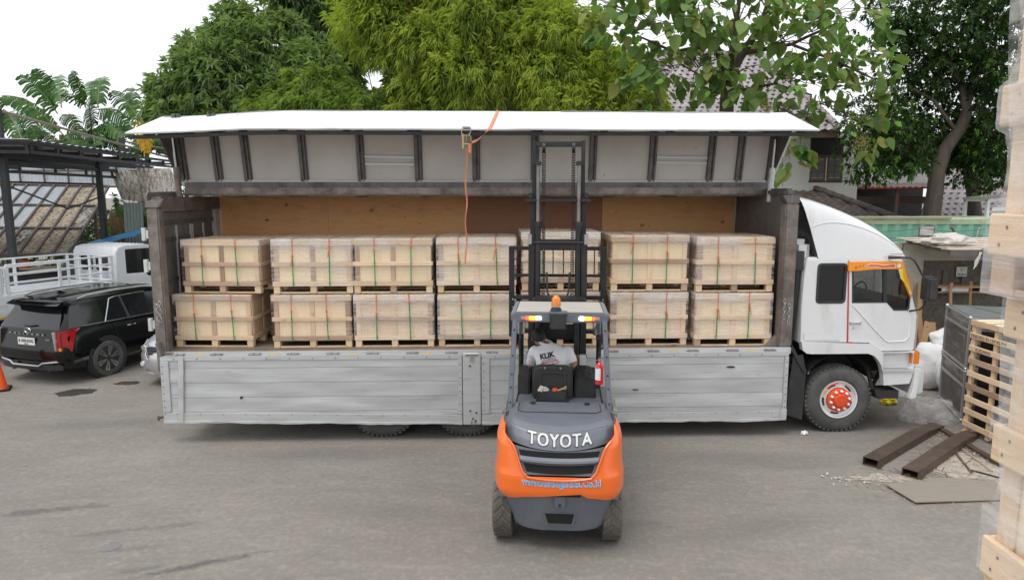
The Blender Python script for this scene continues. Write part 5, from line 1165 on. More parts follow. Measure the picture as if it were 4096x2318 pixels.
for sg in (-1, 1): ball(body, HC + Vector((sg * .080, .0, -.005)), .024, (.4, .7, 1.25))
ball(body, HC + Vector((0, .1, -.015)), .018, (.8, 1, 1.2))                    # nose
for sg in (-1, 1):
    limb(body, [(-.06 + sg * .09, 1.0, 1.46), (-.06 + sg * .13, 1.4, 1.45), (-.06 + sg * .13, 1.46, 1.3), (-.06 + sg * .12, 1.5, 1.24)], [.075, .06, .05, .04])
BO = fuse(body, 'body', 'skin', DR, .0075, 2)
for sg in (-1, 1): m = MB(); ball(m, HC + Vector((sg * .03, .094, .008)), .011); m.build('eye', 'print_black', DR)
m = MB(); m.tube([HC + Vector((-.022, .094, -.05)), HC + Vector((0, .101, -.052)), HC + Vector((.022, .094, -.05))], .006, 6); m.build('mouth', 'print_red', DR)
sh = MB()
ring(sh, [((-.06, .93, 1.40), .175, .125, (0, 0, 1)), ((-.07, .95, 1.55), .172, .12, (0, .05, 1)), ((-.085, .985, 1.68), .19, .115, (0, .15, 1)), ((-.09, 1.02, 1.765), .205, .10, (-.03, .25, 1)), ((-.11, 1.05, 1.815), .15, .078, (-.1, .3, 1)), ((-.14, 1.07, 1.85), .075, .068, (-.3, .3, 1))], 24, .85)
arms(sh, sleeve=True); ball(sh, SHR + Vector((-.012, 0, -.004)), .078); ball(sh, SHL + Vector((.012, 0, -.004)), .078)
SHO = fuse(sh, 'shirt', 'shirt_white', DR, .011, 4)
mesh = SHO.data
for v in mesh.vertices:                                             # folds in the cloth
    c = v.co; k = noise.noise(Vector((c.x * 9, c.y * 9, c.z * 22))) * .006 + noise.noise(Vector((c.x * 26, c.y * 20, c.z * 9 + 4))) * .0035
    v.co = c + v.normal * k
m = MB(); m.tube([(-.15 + .078 * math.cos(t), 1.072 + .075 * math.sin(t) + .01, 1.862 + .012 * math.sin(t) - .03 * math.cos(t) * .6) for t in np.linspace(0, 2 * PI, 20)], .017, 8); m.build('collar', 'shirt_white', SHO)
tr = MB()
for sg in (-1, 1): limb(tr, [(-.06 + sg * .09, .98, 1.46), (-.06 + sg * .13, 1.4, 1.46), (-.06 + sg * .13, 1.47, 1.3), (-.06 + sg * .12, 1.5, 1.22)], [.09, .075, .06, .055])
ring(tr, [((-.06, .95, 1.36), .17, .12, (0, 0, 1)), ((-.06, .95, 1.46), .165, .12, (0, 0, 1))]); fuse(tr, 'trousers', 'trousers', DR, .014, 3)
hr = MB(); nseg = 28
def hairf(u, t):
    a = 2 * PI * u; ph = PI * .52 * t; back = -math.sin(a); lim = ph * (1.0 + .20 * max(0, back) - .30 * max(0, -back)); r = 1 + .03 * noise.noise((math.cos(a) * 4, math.sin(a) * 4, t * 9))
    d = Vector((math.sin(lim) * math.cos(a) * .087, math.sin(lim) * math.sin(a) * .112, math.cos(lim) * .105)) * r; return HC + d + Vector((-.003, -.008, .018))
hr.grid(hairf, nseg, 16, closeu=True); hr.build('hair', 'hair', DR, smooth=60)
# print on the back of the shirt, laid on the cloth
from mathutils.bvhtree import BVHTree
bvh = BVHTree.FromPolygons([v.co.copy() for v in mesh.vertices], [tuple(p.vertices) for p in mesh.polygons])
def on_back(cx, cz, rot):
    cr_, sr_ = math.cos(rot), math.sin(rot)
    def fn(x, y, z):
        X = cx + x * cr_ - y * sr_; Z = cz + x * sr_ + y * cr_; h = bvh.ray_cast(Vector((X, .5, Z)), Vector((0, 1, 0)))
        Y = h[0].y if h[0] is not None else .9
        return (X, Y - .003 - z, Z)
    return fn
RT = .24
lettering('shirt_print', 'KLIK', .075, 'print_black', SHO, (0, 0, 0), (0, 0, 0), .001, .004, 0, 1.02, .175, on_back(-.125, 1.748, RT))
lettering('shirt_print', 'LOGISTICS', .033, 'print_black', SHO, (0, 0, 0), (0, 0, 0), .0008, .0004, 0, 1.05, .165, on_back(-.108, 1.702, RT))
lettering('shirt_print', 'Kirim Barang Tanpa Beban', .028, 'print_red', SHO, (0, 0, 0), (0, 0, 0), .0008, .001, .4, 1.0, .205, on_back(-.10, 1.678, RT))
lettering('shirt_print', 'www.kliklogistics.co.id', .024, 'print_black', SHO, (0, 0, 0), (0, 0, 0), .0008, .0005, 0, 1.0, .19, on_back(-.08, 1.654, RT))
m = MB(); f_ = on_back(-.125, 1.748, RT)
# ------------------------------------------------------------------ parked vehicles on the left
M('car_black', (.005, .0055, .006), .1, 0, .1, 2, dirt=(.04, .037, .033), damt=.1, bump=.0, coat=.0, spec=.45)
M('car_silver', (.52, .53, .55), .25, .6, .03, 2, bump=0, coat=.6)
M('truck_white', (.72, .74, .76), .4, 0, .04, 3, dirt=(.38, .32, .26), damt=.35, dscale=3.5, dlo=.55, dhi=.75, bump=.1, bscale=20)
M('plate_white', (.75, .76, .74), .5, 0, .03, bump=0)
M('alloy', (.55, .55, .56), .25, .9, .05, bump=0)
def fillf(v, t): i = min(len(v) - 2, int(t * (len(v) - 1))); k = t * (len(v) - 1) - i; return v[i] + (v[i + 1] - v[i]) * k
def suv():
    a = R(-18); c = thing('car', 'black sport utility car parked beside the white flatbed truck', 'car', (-9.825, 13.53, -.2), a)
    W = .985
    # rows from sill to roof centre; each row: stations along the length (y, half width, height)
    ys = [.0, .25, .55, 1.0, 1.6, 2.2, 2.8, 3.3, 3.75, 4.2, 4.6, 4.98]
    row = {
        'sill': ([.16, .3, .6, 1.0, 1.6, 2.2, 2.8, 3.3, 3.8, 4.3, 4.7, 4.85], [.80, .93, .95, .95, .95, .95, .95, .95, .95, .93, .86, .6], [.34, .32, .30, .29, .28, .28, .28, .28, .28, .28, .29, .32]),
        'bump': ([.0, .16, .45, 1.0, 1.6, 2.2, 2.8, 3.3, 3.8, 4.4, 4.85, 4.98], [.78, .95, .985, .985, .975, .975, .975, .975, .985, .98, .9, .6], [.55, .56, .57, .60, .60, .60, .60, .60, .60, .58, .56, .55]),
        'mid': ([.05, .17, .45, 1.0, 1.6, 2.2, 2.8, 3.3, 3.8, 4.4, 4.83, 4.95], [.80, .945, .985, .985, .98, .98, .98, .98, .985, .97, .88, .6], [.86, .87, .88, .90, .90, .90, .90, .90, .90, .88, .84, .82]),
        'belt': ([.10, .2, .45, 1.0, 1.6, 2.2, 2.8, 3.3, 3.8, 4.3, 4.7, 4.85], [.80, .92, .955, .96, .955, .955, .955, .955, .95, .92, .85, .6], [1.13, 1.14, 1.15, 1.15, 1.14, 1.13, 1.12, 1.11, 1.10, 1.07, 1.02, 1.0]),
        'top': ([.36, .42, .60, 1.0, 1.6, 2.2, 2.75, 3.15, 3.5, 4.28, 4.66, 4.8], [.62, .73, .775, .79, .80, .80, .79, .76, .80, .86, .78, .55], [1.56, 1.57, 1.59, 1.61, 1.63, 1.63, 1.60, 1.50, 1.20, 1.10, 1.05, 1.02]),
        'edge': ([.24, .32, .52, 1.0, 1.6, 2.2, 2.7, 3.05, 3.45, 4.26, 4.62, 4.78], [.56, .66, .70, .715, .72, .72, .71, .68, .74, .8, .72, .5], [1.645, 1.655, 1.675, 1.70, 1.715, 1.715, 1.68, 1.57, 1.22, 1.12, 1.07, 1.03]),
        'mid2': ([.20, .30, .50, 1.0, 1.6, 2.2, 2.66, 3.0, 3.42, 4.25, 4.6, 4.76], [.001] * 12, [1.67, 1.685, 1.705, 1.735, 1.75, 1.745, 1.71, 1.60, 1.24, 1.14, 1.09, 1.04])}
    names = ['sill', 'bump', 'mid', 'belt', 'top', 'edge', 'mid2']; ns = len(ys)
    def pt(j, i, sg): r = row[names[j]]; return (sg * r[1][i], r[0][i], r[2][i])
    body = MB(); glass = {}
    for sg in (-1, 1):
        for j in range(6):
            for i in range(ns - 1):
                q = [pt(j, i, sg), pt(j, i + 1, sg), pt(j + 1, i + 1, sg), pt(j + 1, i, sg)]
                if j == 3 and 1 <= i <= 6: glass.setdefault((sg, {1: 0, 2: 0, 3: 1, 4: 1, 5: 2, 6: 2}[i]), []).append(q)
                else: body.add(q, [(0, 1, 2, 3)])
    for j in range(6):                                                # tail
        q = [pt(j, 0, -1), pt(j, 0, 1), pt(j + 1, 0, 1), pt(j + 1, 0, -1)]
        if j == 3: rearq = q
        else:
            n = 12; vv = []
            for z_ in (0, 1):
                for k in range(n + 1):
                    t = k / n; p, r_ = (q[0], q[1]) if z_ == 0 else (q[3], q[2]); vv.append((p[0] + (r_[0] - p[0]) * t, p[1] - .03 * math.sin(PI * t) * (1 if j < 3 else .4), p[2] + (r_[2] - p[2]) * t))
            body.add(vv, [(k, k + 1, n + 2 + k, n + 1 + k) for k in range(n)])
    b_ = body
    bm_me = b_.mesh('body', MATS['car_black'], None); bm = bmesh.new(); bm.from_mesh(bm_me); bmesh.ops.remove_doubles(bm, verts=bm.verts, dist=.004); bmesh.ops.recalc_face_normals(bm, faces=bm.faces)
    bmesh.ops.subdivide_edges(bm, edges=bm.edges, cuts=1, use_grid_fill=True, smooth=.6); bm.to_mesh(bm_me); bm.free()
    bm_me.polygons.foreach_set('use_smooth', [True] * len(bm_me.polygons)); bm_me.set_sharp_from_angle(angle=R(48)); put('body', bm_me, c)
    for (sg, k), qs in glass.items():
        m = MB(); [m.add(q, [(0, 1, 2, 3)]) for q in qs]; m.build('side_window', 'dark_glass', c, smooth=50)
    m = MB(); m.grid(lambda u, t: (rearq[0][0] + (rearq[1][0] - rearq[0][0]) * u + (t * (rearq[3][0] - rearq[0][0]) * (1 - 2 * u)), rearq[0][1] + (rearq[3][1] - rearq[0][1]) * t - .03 * math.sin(PI * u), rearq[0][2] + (rearq[3][2] - rearq[0][2]) * t), 14, 4)
    m.build('rear_window', 'mirror_tint' if 'mirror_tint' in MATS else 'dark_glass', c, smooth=60)
    m = MB(); m.grid(lambda u, t: (-.70 + 1.4 * u, .40 - .30 * t * (1 - .25 * (2 * u - 1) ** 2), 1.672 - .075 * t ** 1.6), 16, 6); m.grid(lambda u, t: (-.70 + 1.4 * u, .40 - .30 * t * (1 - .25 * (2 * u - 1) ** 2), 1.63 - .045 * t), 16, 6); m.build('spoiler', 'car_black', c, smooth=60)
    m = MB(); m.tube([(-.12, .085, 1.19), (0.05, .075, 1.185), (.22, .09, 1.21)], .014, 6); m.build('rear_wiper', 'black_plastic', c)
    for sg in (-1, 1):                                              # lamps, trims
        m = MB(); m.prism([(sg * .70, 1.10), (sg * .80, 1.11), (sg * .80, .72), (sg * .75, .72)], .0, .10, 'y'); m.build('lamp_trim', 'chrome', c, bevel=.01)
        m = MB(); v = [(sg * .80, .045, 1.10), (sg * .955, .17, 1.13), (sg * .985, .42, 1.14), (sg * .99, .30, 1.06), (sg * .985, .20, .70), (sg * .80, .015, .70), (sg * .88, .06, .90), (sg * .88, .07, 1.11)]
        m.add(v, [(0, 7, 6), (7, 1, 6), (1, 2, 3), (1, 3, 6), (3, 4, 6), (4, 5, 6), (5, 0, 6)]); m.build('tail_lamp', 'red_lens', c, smooth=30)
        m = MB(); m.bar((sg * .80, .012, .80), (sg * .975, .175, .80), .008, .012); m.bar((sg * .88, .05, .72), (sg * .88, .05, 1.1), .008, .012, (0, 1, 0)); m.build('lamp_bar_trim', 'black_plastic', c)
        m = MB(); m.box(sg * .84 - .05, sg * .84 + .05, .03, .06, .72, .78); m.build('turn_lamp', 'amber', c)
        m = MB(); m.tube([(sg * .74, .6, 1.695), (sg * .755, .8, 1.735), (sg * .765, 1.5, 1.76), (sg * .76, 2.2, 1.755), (sg * .74, 2.55, 1.715)], .018, 6); m.build('roof_rail', 'alloy', c)
        m = MB(); m.tube([(sg * .955, 1.02, 1.155), (sg * .86, 1.18, 1.42), (sg * .80, 1.28, 1.60), (sg * .80, 1.45, 1.63), (sg * .80, 2.2, 1.64)], .014, 6); m.tube([(sg * .962, .5, 1.16), (sg * .965, 1.0, 1.157), (sg * .962, 1.6, 1.15), (sg * .962, 2.4, 1.14)], .009, 6); m.build('window_trim', 'alloy', c)
        for y in (1.62, 2.62): m = MB(); m.bar((sg * .965, y, 1.13), (sg * .80, y - .08, 1.62), .05, .03); m.build('door_pillar', 'black_plastic', c)
        m = MB(); m.tube([(sg * .99, 1.52, .99), (sg * 1.01, 1.56, .995), (sg * 1.01, 1.70, .995), (sg * .99, 1.74, .99)], .015, 6); m.build('door_handle', 'chrome', c)
        m = MB(); m.tube([(sg * .985, 1.22, 1.12), (sg * .992, 1.24, .9), (sg * .985, 1.36, .72), (sg * .975, 1.42, .4)], .004, 5); m.tube([(sg * .985, 2.45, 1.12), (sg * .985, 2.45, .4)], .004, 5); m.build('door_gap', 'chassis', c)
        m = MB(); m.bar((sg * .97, .22, .47), (sg * .985, .62, .50), .015, .06); m.bar((sg * .96, 1.45, .36), (sg * .96, 3.2, .36), .015, .05); m.build('side_trim', 'chrome', c)
        for y in (1.0, 3.9):
            m = MB(); m.cyl((sg * .90, y, .40), (sg * .992, y, .40), .475, n=36); m.build('wheel_arch', 'black_plastic', c, bevel=.01)
            m = MB(); m.lathe([(.26, 0), (.28, .02), (.36, .022), (.376, 0), (.376, -.2), (.36, -.22)], (sg * .985, y, .376), 'x', 40, close=False)
            if sg < 0: m.v = [(2 * sg * .985 - x, yy, z) for x, yy, z in m.v]
            wh = m.build('wheel', 'rubber', c)
            m = MB(); m.cyl((sg * .96, y, .376), (sg * .97, y, .376), .262, n=30); m.build('rim_dish', 'chassis', wh)
            for k in range(6):
                aa = 2 * PI * k / 6 + .3; m = MB(); p0 = Vector((sg * .992, y + .05 * math.cos(aa), .376 + .05 * math.sin(aa)))
                for d in (-.16, .16): m.bar(p0, (sg * 1.0, y + .255 * math.cos(aa + d), .376 + .255 * math.sin(aa + d)), .035, .02, (sg, 0, 0))
                m.bar((sg * 1.0, y + .25 * math.cos(aa - .2), .376 + .25 * math.sin(aa - .2)), (sg * 1.0, y + .25 * math.cos(aa + .2), .376 + .25 * math.sin(aa + .2)), .03, .02, (sg, 0, 0)); m.build('spoke', 'alloy', wh)
            m = MB(); m.cyl((sg * .985, y, .376), (sg * 1.003, y, .376), .055, n=14); m.build('hub_cap', 'black_plastic', wh)
    m = MB(); m.grid(lambda u, t: (-.84 + 1.68 * u, -.02 - .012 * math.sin(PI * u) + .11 * abs(2 * u - 1) ** 4 - .02 * t, .31 + .12 * t), 20, 4); bmp = m.build('rear_bumper', 'black_plastic', c, smooth=60)
    m = MB(); m.tube([(-.85, .10, .50), (-.7, .0, .49), (-.45, -.035, .46), (-.35, -.05, .40), (.35, -.05, .40), (.45, -.035, .46), (.7, .0, .49), (.85, .10, .50)], .02, 8); m.build('skid_trim', 'alloy', bmp)
    for x in (-.62, .62): m = MB(); m.box(x - .16, x + .16, .0, .02, .535, .56); m.build('reflector', 'red_lens', bmp)
    m = MB(); m.box(-.235, .235, .0, .012, .80, .955); lp = m.build('number_plate', 'plate_white', c, bevel=.006)
    lettering('lettering', 'B 1076 ROG', .09, 'print_black', lp, (0, -.004, .89), (R(90), 0, 0), .001, .0015, 0, 1.0, .40); lettering('lettering', '06·28', .035, 'print_black', lp, (0, -.004, .828), (R(90), 0, 0), .001, .0005, 0, 1.0, .10)
    lettering('lettering', 'PALISADE', .055, 'chrome', c, (-.02, .035, 1.025), (R(85), 0, 0), .004, .001, 0, 2.2, .95); lettering('lettering', '220', .035, 'chrome', c, (.55, .03, .93), (R(85), 0, 0), .003, .001, 0, 1.0, .12)
    m = MB(); m.tube([(.085 * math.cos(t), .05, 1.09 + .045 * math.sin(t)) for t in np.linspace(0, 2 * PI, 25)], .008, 6); m.bar((-.035, .05, 1.065), (-.015, .05, 1.115), .012, .01, (0, 1, 0)); m.bar((.015, .05, 1.065), (.035, .05, 1.115), .012, .01, (0, 1, 0)); m.bar((-.03, .05, 1.083), (.03, .05, 1.097), .01, .01, (0, 1, 0)); m.build('emblem', 'chrome', c)
    m = MB(); m.prism([(.75, 1.735), (.98, 1.74), (.80, 1.81), (.77, 1.81)], -.02, .02, 'x'); m.build('roof_fin', 'car_black', c)
    for x in (-.5, .5): m = MB(); m.cyl((x, .05, .29), (x, .4, .30), .04, n=10); m.build('exhaust', 'chassis', c)
    return c
suv()
def hatch():
    c = thing('car', 'silver hatchback facing out between the black car and truck', 'car', (-6.80, 13.18, -.19), R(-14) + PI)
    # built nose first: local +y is the nose
    ys = [0, -.25, -.8, -1.35, -2.0, -3.0, -3.9, -4.15]
    rows = [([-.12, -.25, -.8, -1.35, -2, -3, -3.95, -4.1], [.60, .74, .80, .81, .81, .81, .79, .7], [.24, .24, .26, .26, .26, .26, .28, .3]),
            ([.0, -.16, -.7, -1.35, -2, -3, -4.0, -4.15], [.55, .76, .83, .83, .83, .83, .82, .7], [.42, .44, .5, .5, .5, .5, .5, .5]),
            ([-.10, -.30, -.75, -1.35, -2, -3, -3.98, -4.12], [.55, .75, .82, .83, .83, .83, .82, .7], [.78, .82, .86, .88, .9, .9, .9, .9]),
            ([-.22, -.42, -.85, -1.25, -2, -3, -3.95, -4.1], [.5, .68, .76, .78, .79, .79, .78, .7], [.90, .95, 1.02, 1.08, 1.08, 1.08, 1.08, 1.05]),
            ([-.25, -.45, -.88, -1.28, -2.0, -3, -3.75, -3.9], [.45, .62, .69, .70, .66, .66, .64, .5], [.92, .975, 1.05, 1.11, 1.58, 1.6, 1.58, 1.5]),
            ([-.26, -.46, -.9, -1.30, -2.05, -3, -3.7, -3.85], [.001] * 8, [.93, 1.0, 1.09, 1.14, 1.66, 1.69, 1.66, 1.6])]
    b = MB(); gl = MB()
    for sg in (-1, 1):
        for j in range(5):
            for i in range(7):
                q = [(sg * rows[k][1][n], rows[k][0][n], rows[k][2][n]) for k, n in ((j, i), (j, i + 1), (j + 1, i + 1), (j + 1, i))]
                (gl if (j == 4 and i == 3) or (j == 3 and 3 <= i <= 5) else b).add(q, [(0, 1, 2, 3)])
    for j in range(5):
        b.add([(-rows[j][1][0], rows[j][0][0], rows[j][2][0]), (rows[j][1][0], rows[j][0][0], rows[j][2][0]), (rows[j + 1][1][0], rows[j + 1][0][0], rows[j + 1][2][0]), (-rows[j + 1][1][0], rows[j + 1][0][0], rows[j + 1][2][0])], [(0, 1, 2, 3)])
        b.add([(-rows[j][1][7], rows[j][0][7], rows[j][2][7]), (rows[j][1][7], rows[j][0][7], rows[j][2][7]), (rows[j + 1][1][7], rows[j + 1][0][7], rows[j + 1][2][7]), (-rows[j + 1][1][7], rows[j + 1][0][7], rows[j + 1][2][7])], [(0, 1, 2, 3)])
    me = b.mesh('body', MATS['car_silver'], None); bm = bmesh.new(); bm.from_mesh(me); bmesh.ops.remove_doubles(bm, verts=bm.verts, dist=.004); bmesh.ops.recalc_face_normals(bm, faces=bm.faces); bmesh.ops.subdivide_edges(bm, edges=bm.edges, cuts=1, use_grid_fill=True, smooth=.8); bm.to_mesh(me); bm.free()
    me.polygons.foreach_set('use_smooth', [True] * len(me.polygons)); me.set_sharp_from_angle(angle=R(50)); put('body', me, c); gl.build('glazing', 'dark_glass', c)
    for sg in (-1, 1):
        m = MB(); m.add([(sg * .50, -.02, .70), (sg * .74, -.22, .76), (sg * .80, -.45, .86), (sg * .72, -.34, .90), (sg * .52, -.10, .80)], [(0, 1, 4), (1, 2, 3), (1, 3, 4)]); m.v = [(x + sg * .012, y + .02, z) for x, y, z in m.v]; hl = m.build('headlight', 'clear_lens', c, smooth=20)
        m = MB(); m.lathe([(.001, .02), (.05, .02), (.055, .0)], (sg * .64, -.10, .76), 'y', 16, close=False); m.build('headlamp_bulb', 'chrome', hl)
        m = MB(); m.lathe([(.001, .02), (.045, .02), (.05, -.01)], (sg * .62, -.02, .45), 'y', 16, close=False); m.build('fog_lamp', 'clear_lens', c)
        m = MB(); m.tube([(sg * .47, .0, .80), (sg * .50, .02, .66), (sg * .45, .035, .55)], .018, 8); m.build('grille_trim', 'chrome', c)
        for y in (-.78, -3.2):
            m = MB(); m.lathe([(.17, 0), (.29, .01), (.30, -.01), (.30, -.17)], (sg * .82, y, .30), 'x', 30); wh = m.build('wheel', 'rubber', c); m = MB(); m.cyl((sg * .80, y, .30), (sg * .84, y, .30), .17, n=20); m.build('rim', 'alloy', wh)
    m = MB(); m.prism([(-.46, .80), (.46, .80), (.44, .57), (-.44, .57)], -.06, .025, 'y'); g = m.build('grille', 'black_plastic', c)
    for k in range(4): m = MB(); m.box(-.44, .44, .02, .04, .60 + k * .05, .615 + k * .05); m.build('grille_bar', 'steel_rib', g)
    m = MB(); m.grid(lambda u, t: (-.72 + 1.44 * u, .03 - .16 * abs(2 * u - 1) ** 2.5 - .03 * t, .26 + .10 * t), 18, 4); m.build('front_bumper', 'car_silver', c)
    m = MB(); m.box(-.215, .215, .04, .052, .41, .55); lp = m.build('number_plate', 'plate_white', c); lettering('lettering', 'B 2214', .085, 'print_black', lp, (0, .055, .485), (R(90), 0, PI), .001, .0015, 0, 1.0, .36)
hatch()
def flatbed():
    c = thing('flatbed_truck', 'white flatbed truck with railed bed behind the black car', 'truck', (-10.62, 18.12, -.2), R(-22))
    def b(name, mat, *a, parent=None, bevel=.008): m = MB(); m.box(*a); return m.build(name, mat, parent or c, bevel=bevel)
    b('bed_floor', 'truck_white', -1.72, -.04, -3.6, -.02, .95, 1.05)
    for nm, a in (('side_panel', (-.05, .0, -3.6, -.0, 1.0, 1.50)), ('side_panel', (-1.76, -1.71, -3.6, 0, 1.0, 1.50)), ('head_board', (-1.71, -.05, -.05, 0, 1.0, 1.50)), ('tail_board', (-1.71, -.05, -3.6, -3.55, 1.0, 1.50))):
        p = b(nm, 'truck_white', *a)
        if nm == 'side_panel':
            x = a[1] if a[0] > -1 else a[0]
            for k in range(8): b('pressing', 'truck_white', x - .004, x + .012, -3.5 + k * .44, -3.2 + k * .44, 1.08, 1.22, parent=p, bevel=.01); b('pressing', 'truck_white', x - .004, x + .012, -3.5 + k * .44, -3.2 + k * .44, 1.27, 1.42, parent=p, bevel=.01)
    b('yellow_mark', 'yellow_tape', .0, .006, -3.3, -2.6, .98, 1.03)
    for x in (-.03, -1.73):                                          # stakes and rails
        for y in (-.04, -1.45, -2.68, -2.86, -3.58): m = MB(); m.bar((x, y, 1.5), (x, y, 2.2), .045, .07); m.build('stake', 'truck_white', c, bevel=.006)
        for z in (1.56, 1.78, 1.99, 2.20):
            for y0, y1 in ((-2.70, -.02), (-3.6, -2.84)): m = MB(); m.cyl((x, y0, z), (x, y1, z), .022, n=8); m.build('rail', 'truck_white', c)
        m = MB(); m.bar((x, -2.74, 1.53), (x, -2.74, 2.14), .03, .03); m.bar((x, -2.80, 1.53), (x, -2.80, 2.14), .03, .03); m.build('gate_latch', 'truck_white', c)
    for z in (1.56, 1.9, 2.20): m = MB(); m.cyl((-1.73, -.03, z), (-.03, -.03, z), .022, n=8); m.build('rail', 'truck_white', c)
    for x in (-1.3, -.88, -.46): m = MB(); m.bar((x, -.03, 1.5), (x, -.03, 2.2), .09, .03); m.build('stake', 'truck_white', c)
    # cab
    pr = [(.12, 1.0), (.12, 2.28), (.20, 2.40), (.40, 2.44), (1.15, 2.43), (1.35, 2.38), (1.72, 1.55), (1.78, 1.0), (1.72, .55), (.12, .55)]
    win = [(.40, 2.34), (1.27, 2.33), (1.60, 1.55), (1.10, 1.55), (.98, 1.66), (.40, 1.68)]
    for x0, x1 in ((-.09, -.03), (-1.71, -1.65)):
        m = MB(); m.prism(pr, x0, x1, 'x', [win]); s = m.build('cab_side', 'truck_white', c, bevel=.02, bang=50)
        m = MB(); m.prism(win, (x0 + x1) / 2 - .004, (x0 + x1) / 2 + .004, 'x'); m.build('side_window', 'dark_glass', s)
    m = MB(); m.grid(lambda u, t: (-1.70 + 1.66 * u, fillf([.115, .12, .20, .40, 1.15, 1.35, 1.72, 1.78], t), fillf([.56, 2.26, 2.40, 2.445, 2.435, 2.38, 1.56, 1.0], t) + .015 * math.sin(PI * u)), 10, 30); m.build('cab_shell', 'truck_white', c, smooth=40)
    for x0, x1 in ((-1.38, -.95), (-.80, -.36)): m = MB(); m.prism(rr(x0, x1, 1.78, 2.2, .06), .09, .112, 'y'); m.build('rear_window', 'dark_glass', c)
    for i in range(9): m = MB(); m.bar((-1.55 + i * .17, .25, 2.432), (-1.55 + i * .17, 1.1, 2.452), .03, .02); m.build('roof_rib', 'truck_white', c, bevel=.006)
    b('chassis', 'chassis', -1.3, -.45, -3.5, 1.5, .6, .92)
    for y in (-2.6, 1.0):
        for x in (-.28, -1.7): m = MB(); m.lathe([(.2, 0), (.37, .0), (.39, .03), (.39, .2), (.37, .23), (.2, .23)], (x, y, .39), 'x', 30); wh = m.build('wheel', 'rubber', c); m = MB(); m.cyl((x + .05, y, .39), (x + .2, y, .39), .2, n=20); m.build('rim', 'rim_white', wh)
    m = MB(); m.tube([(.0, 1.4, 2.2), (.14, 1.45, 2.1), (.16, 1.45, 1.7)], .014, 6); m.prism(rr(1.36, 1.52, 1.55, 1.9, .04), .12, .2, 'x'); m.build('mirror', 'black_plastic', c)
    # bundle in dark tarpaulin on the ground behind
    return c
flatbed()
lump('tarpaulin_bundle', 'dark bundle under the canopy behind the flatbed rails', 'bundle', 'black_plastic', (-13.05, 20.6, 1.0), .85, 4, (.62, .5, 1.4), amp=.18, f=1.2)
# traffic cone
cn = thing('traffic_cone', 'orange traffic cone at the left edge near the black car', 'cone', (-10.12, 13.05, -.19), .5)
M('cone_orange', (.90, .11, .02), .5, 0, .06, 5, dirt=(.4, .12, .06), damt=.4)
m = MB(); m.lathe([(.17, .03), (.155, .06), (.035, .74), (.028, .755), (.001, .755)], axis='z', n=28, close=False); m.build('cone_body', 'cone_orange', cn)
m = MB(); m.box(-.21, .21, -.21, .21, 0, .03); m.build('cone_base', 'black_plastic', cn, bevel=.02)

# ------------------------------------------------------------------ steel canopy
M('canopy_steel', (.035, .037, .042), .6, .2, .2, 4, dirt=(.10, .08, .07), damt=.3); M('sheet_metal', (.42, .44, .46), .5, .5, .1, 3, dirt=(.2, .15, .1), damt=.4); M('pipe_rusty', (.30, .24, .21), .6, .4, .2, 6, dirt=(.30, .12, .07), damt=.7, dscale=3)
CP = thing('steel_canopy', 'dark steel framed canopy roof on posts above parked vehicles', 'canopy', (-12.0, 17.3, 0), R(5.7))
def cbar(name, p0, p1, w_=.1, h_=.1, mat='canopy_steel', par=None): m = MB(); m.bar(p0, p1, w_, h_); return m.build(name, mat, par or CP)
LC = 9.5
cbar('top_chord', (0, -.05, 4.87), (0, LC, 4.87), .08, .08); cbar('bottom_chord', (0, 0, 4.66), (0, LC, 4.66), .08, .08)
for i in range(9): cbar('truss_web', (0, .06 + i * 1.17, 4.70), (0, .06 + i * 1.17, 4.83), .07, .09)
cbar('top_chord', (0, 0, 4.87), (-9, -1.2, 4.87), .08, .08); cbar('bottom_chord', (0, 0, 4.66), (-9, -1.2, 4.66), .08, .08)
for i in range(6): cbar('truss_web', (-.05 - i * 1.3, 0 - i * .173, 4.70), (-.05 - i * 1.3, -i * .173, 4.83), .07, .07)
for i in range(9): cbar('purlin', (.0, .4 + i * 1.1, 4.78), (-9, .4 + i * 1.1, 4.78), .06, .07)
for i in range(6): cbar('rafter', (-1.6 * i - .9, -.2, 4.6), (-1.6 * i - .9, LC, 4.62), .09, .14)
for x, y in ((-.85, .35), (-.85, 5.2)):
    cbar('post', (x, y, -.2), (x, y, 4.66), .15, .15, par=CP)
for x, y in ((-.85, 9.3), (-7, .3), (-7, 5)): cbar('post', (x, y, -.2), (x, y, 4.66), .13, .13)
cbar('tie_beam', (-.85, .35, 4.42), (-.85, 9.3, 4.42), .08, .1); cbar('tie_beam', (-.85, .35, 4.2), (-.85, 9.3, 4.2), .06, .08); cbar('tie_beam', (-.85, 5.2, 3.95), (-7, 5.2, 4.1), .06, .06)
cbar('brace', (-.85, .35, 3.85), (-.85, 3.2, 3.2), .035, .035); cbar('brace', (-.85, 3.2, 3.2), (-.85, 5.2, 3.55), .035, .035)
for i in range(5): cbar('truss_web', (-.85, 1 + i * 1.7, 4.24), (-.85, 1 + i * 1.7, 4.4), .06, .06)
m = MB(); m.grid(lambda u, t: (.12 - 9.3 * u, -.25 - 1.2 * u * .9 + 6.2 * t, 4.955 + .02 * math.sin(t * 100)), 3, 180); m.build('roof_sheet', 'sheet_metal', CP, smooth=60)
cbar('post_extension', (-.85, .35, 4.9), (-.85, .35, 5.75), .12, .12, 'canopy_steel'); cbar('post_extension', (-.5, 6.2, 4.9), (-.5, 6.2, 5.5), .14, .14, 'canopy_steel')
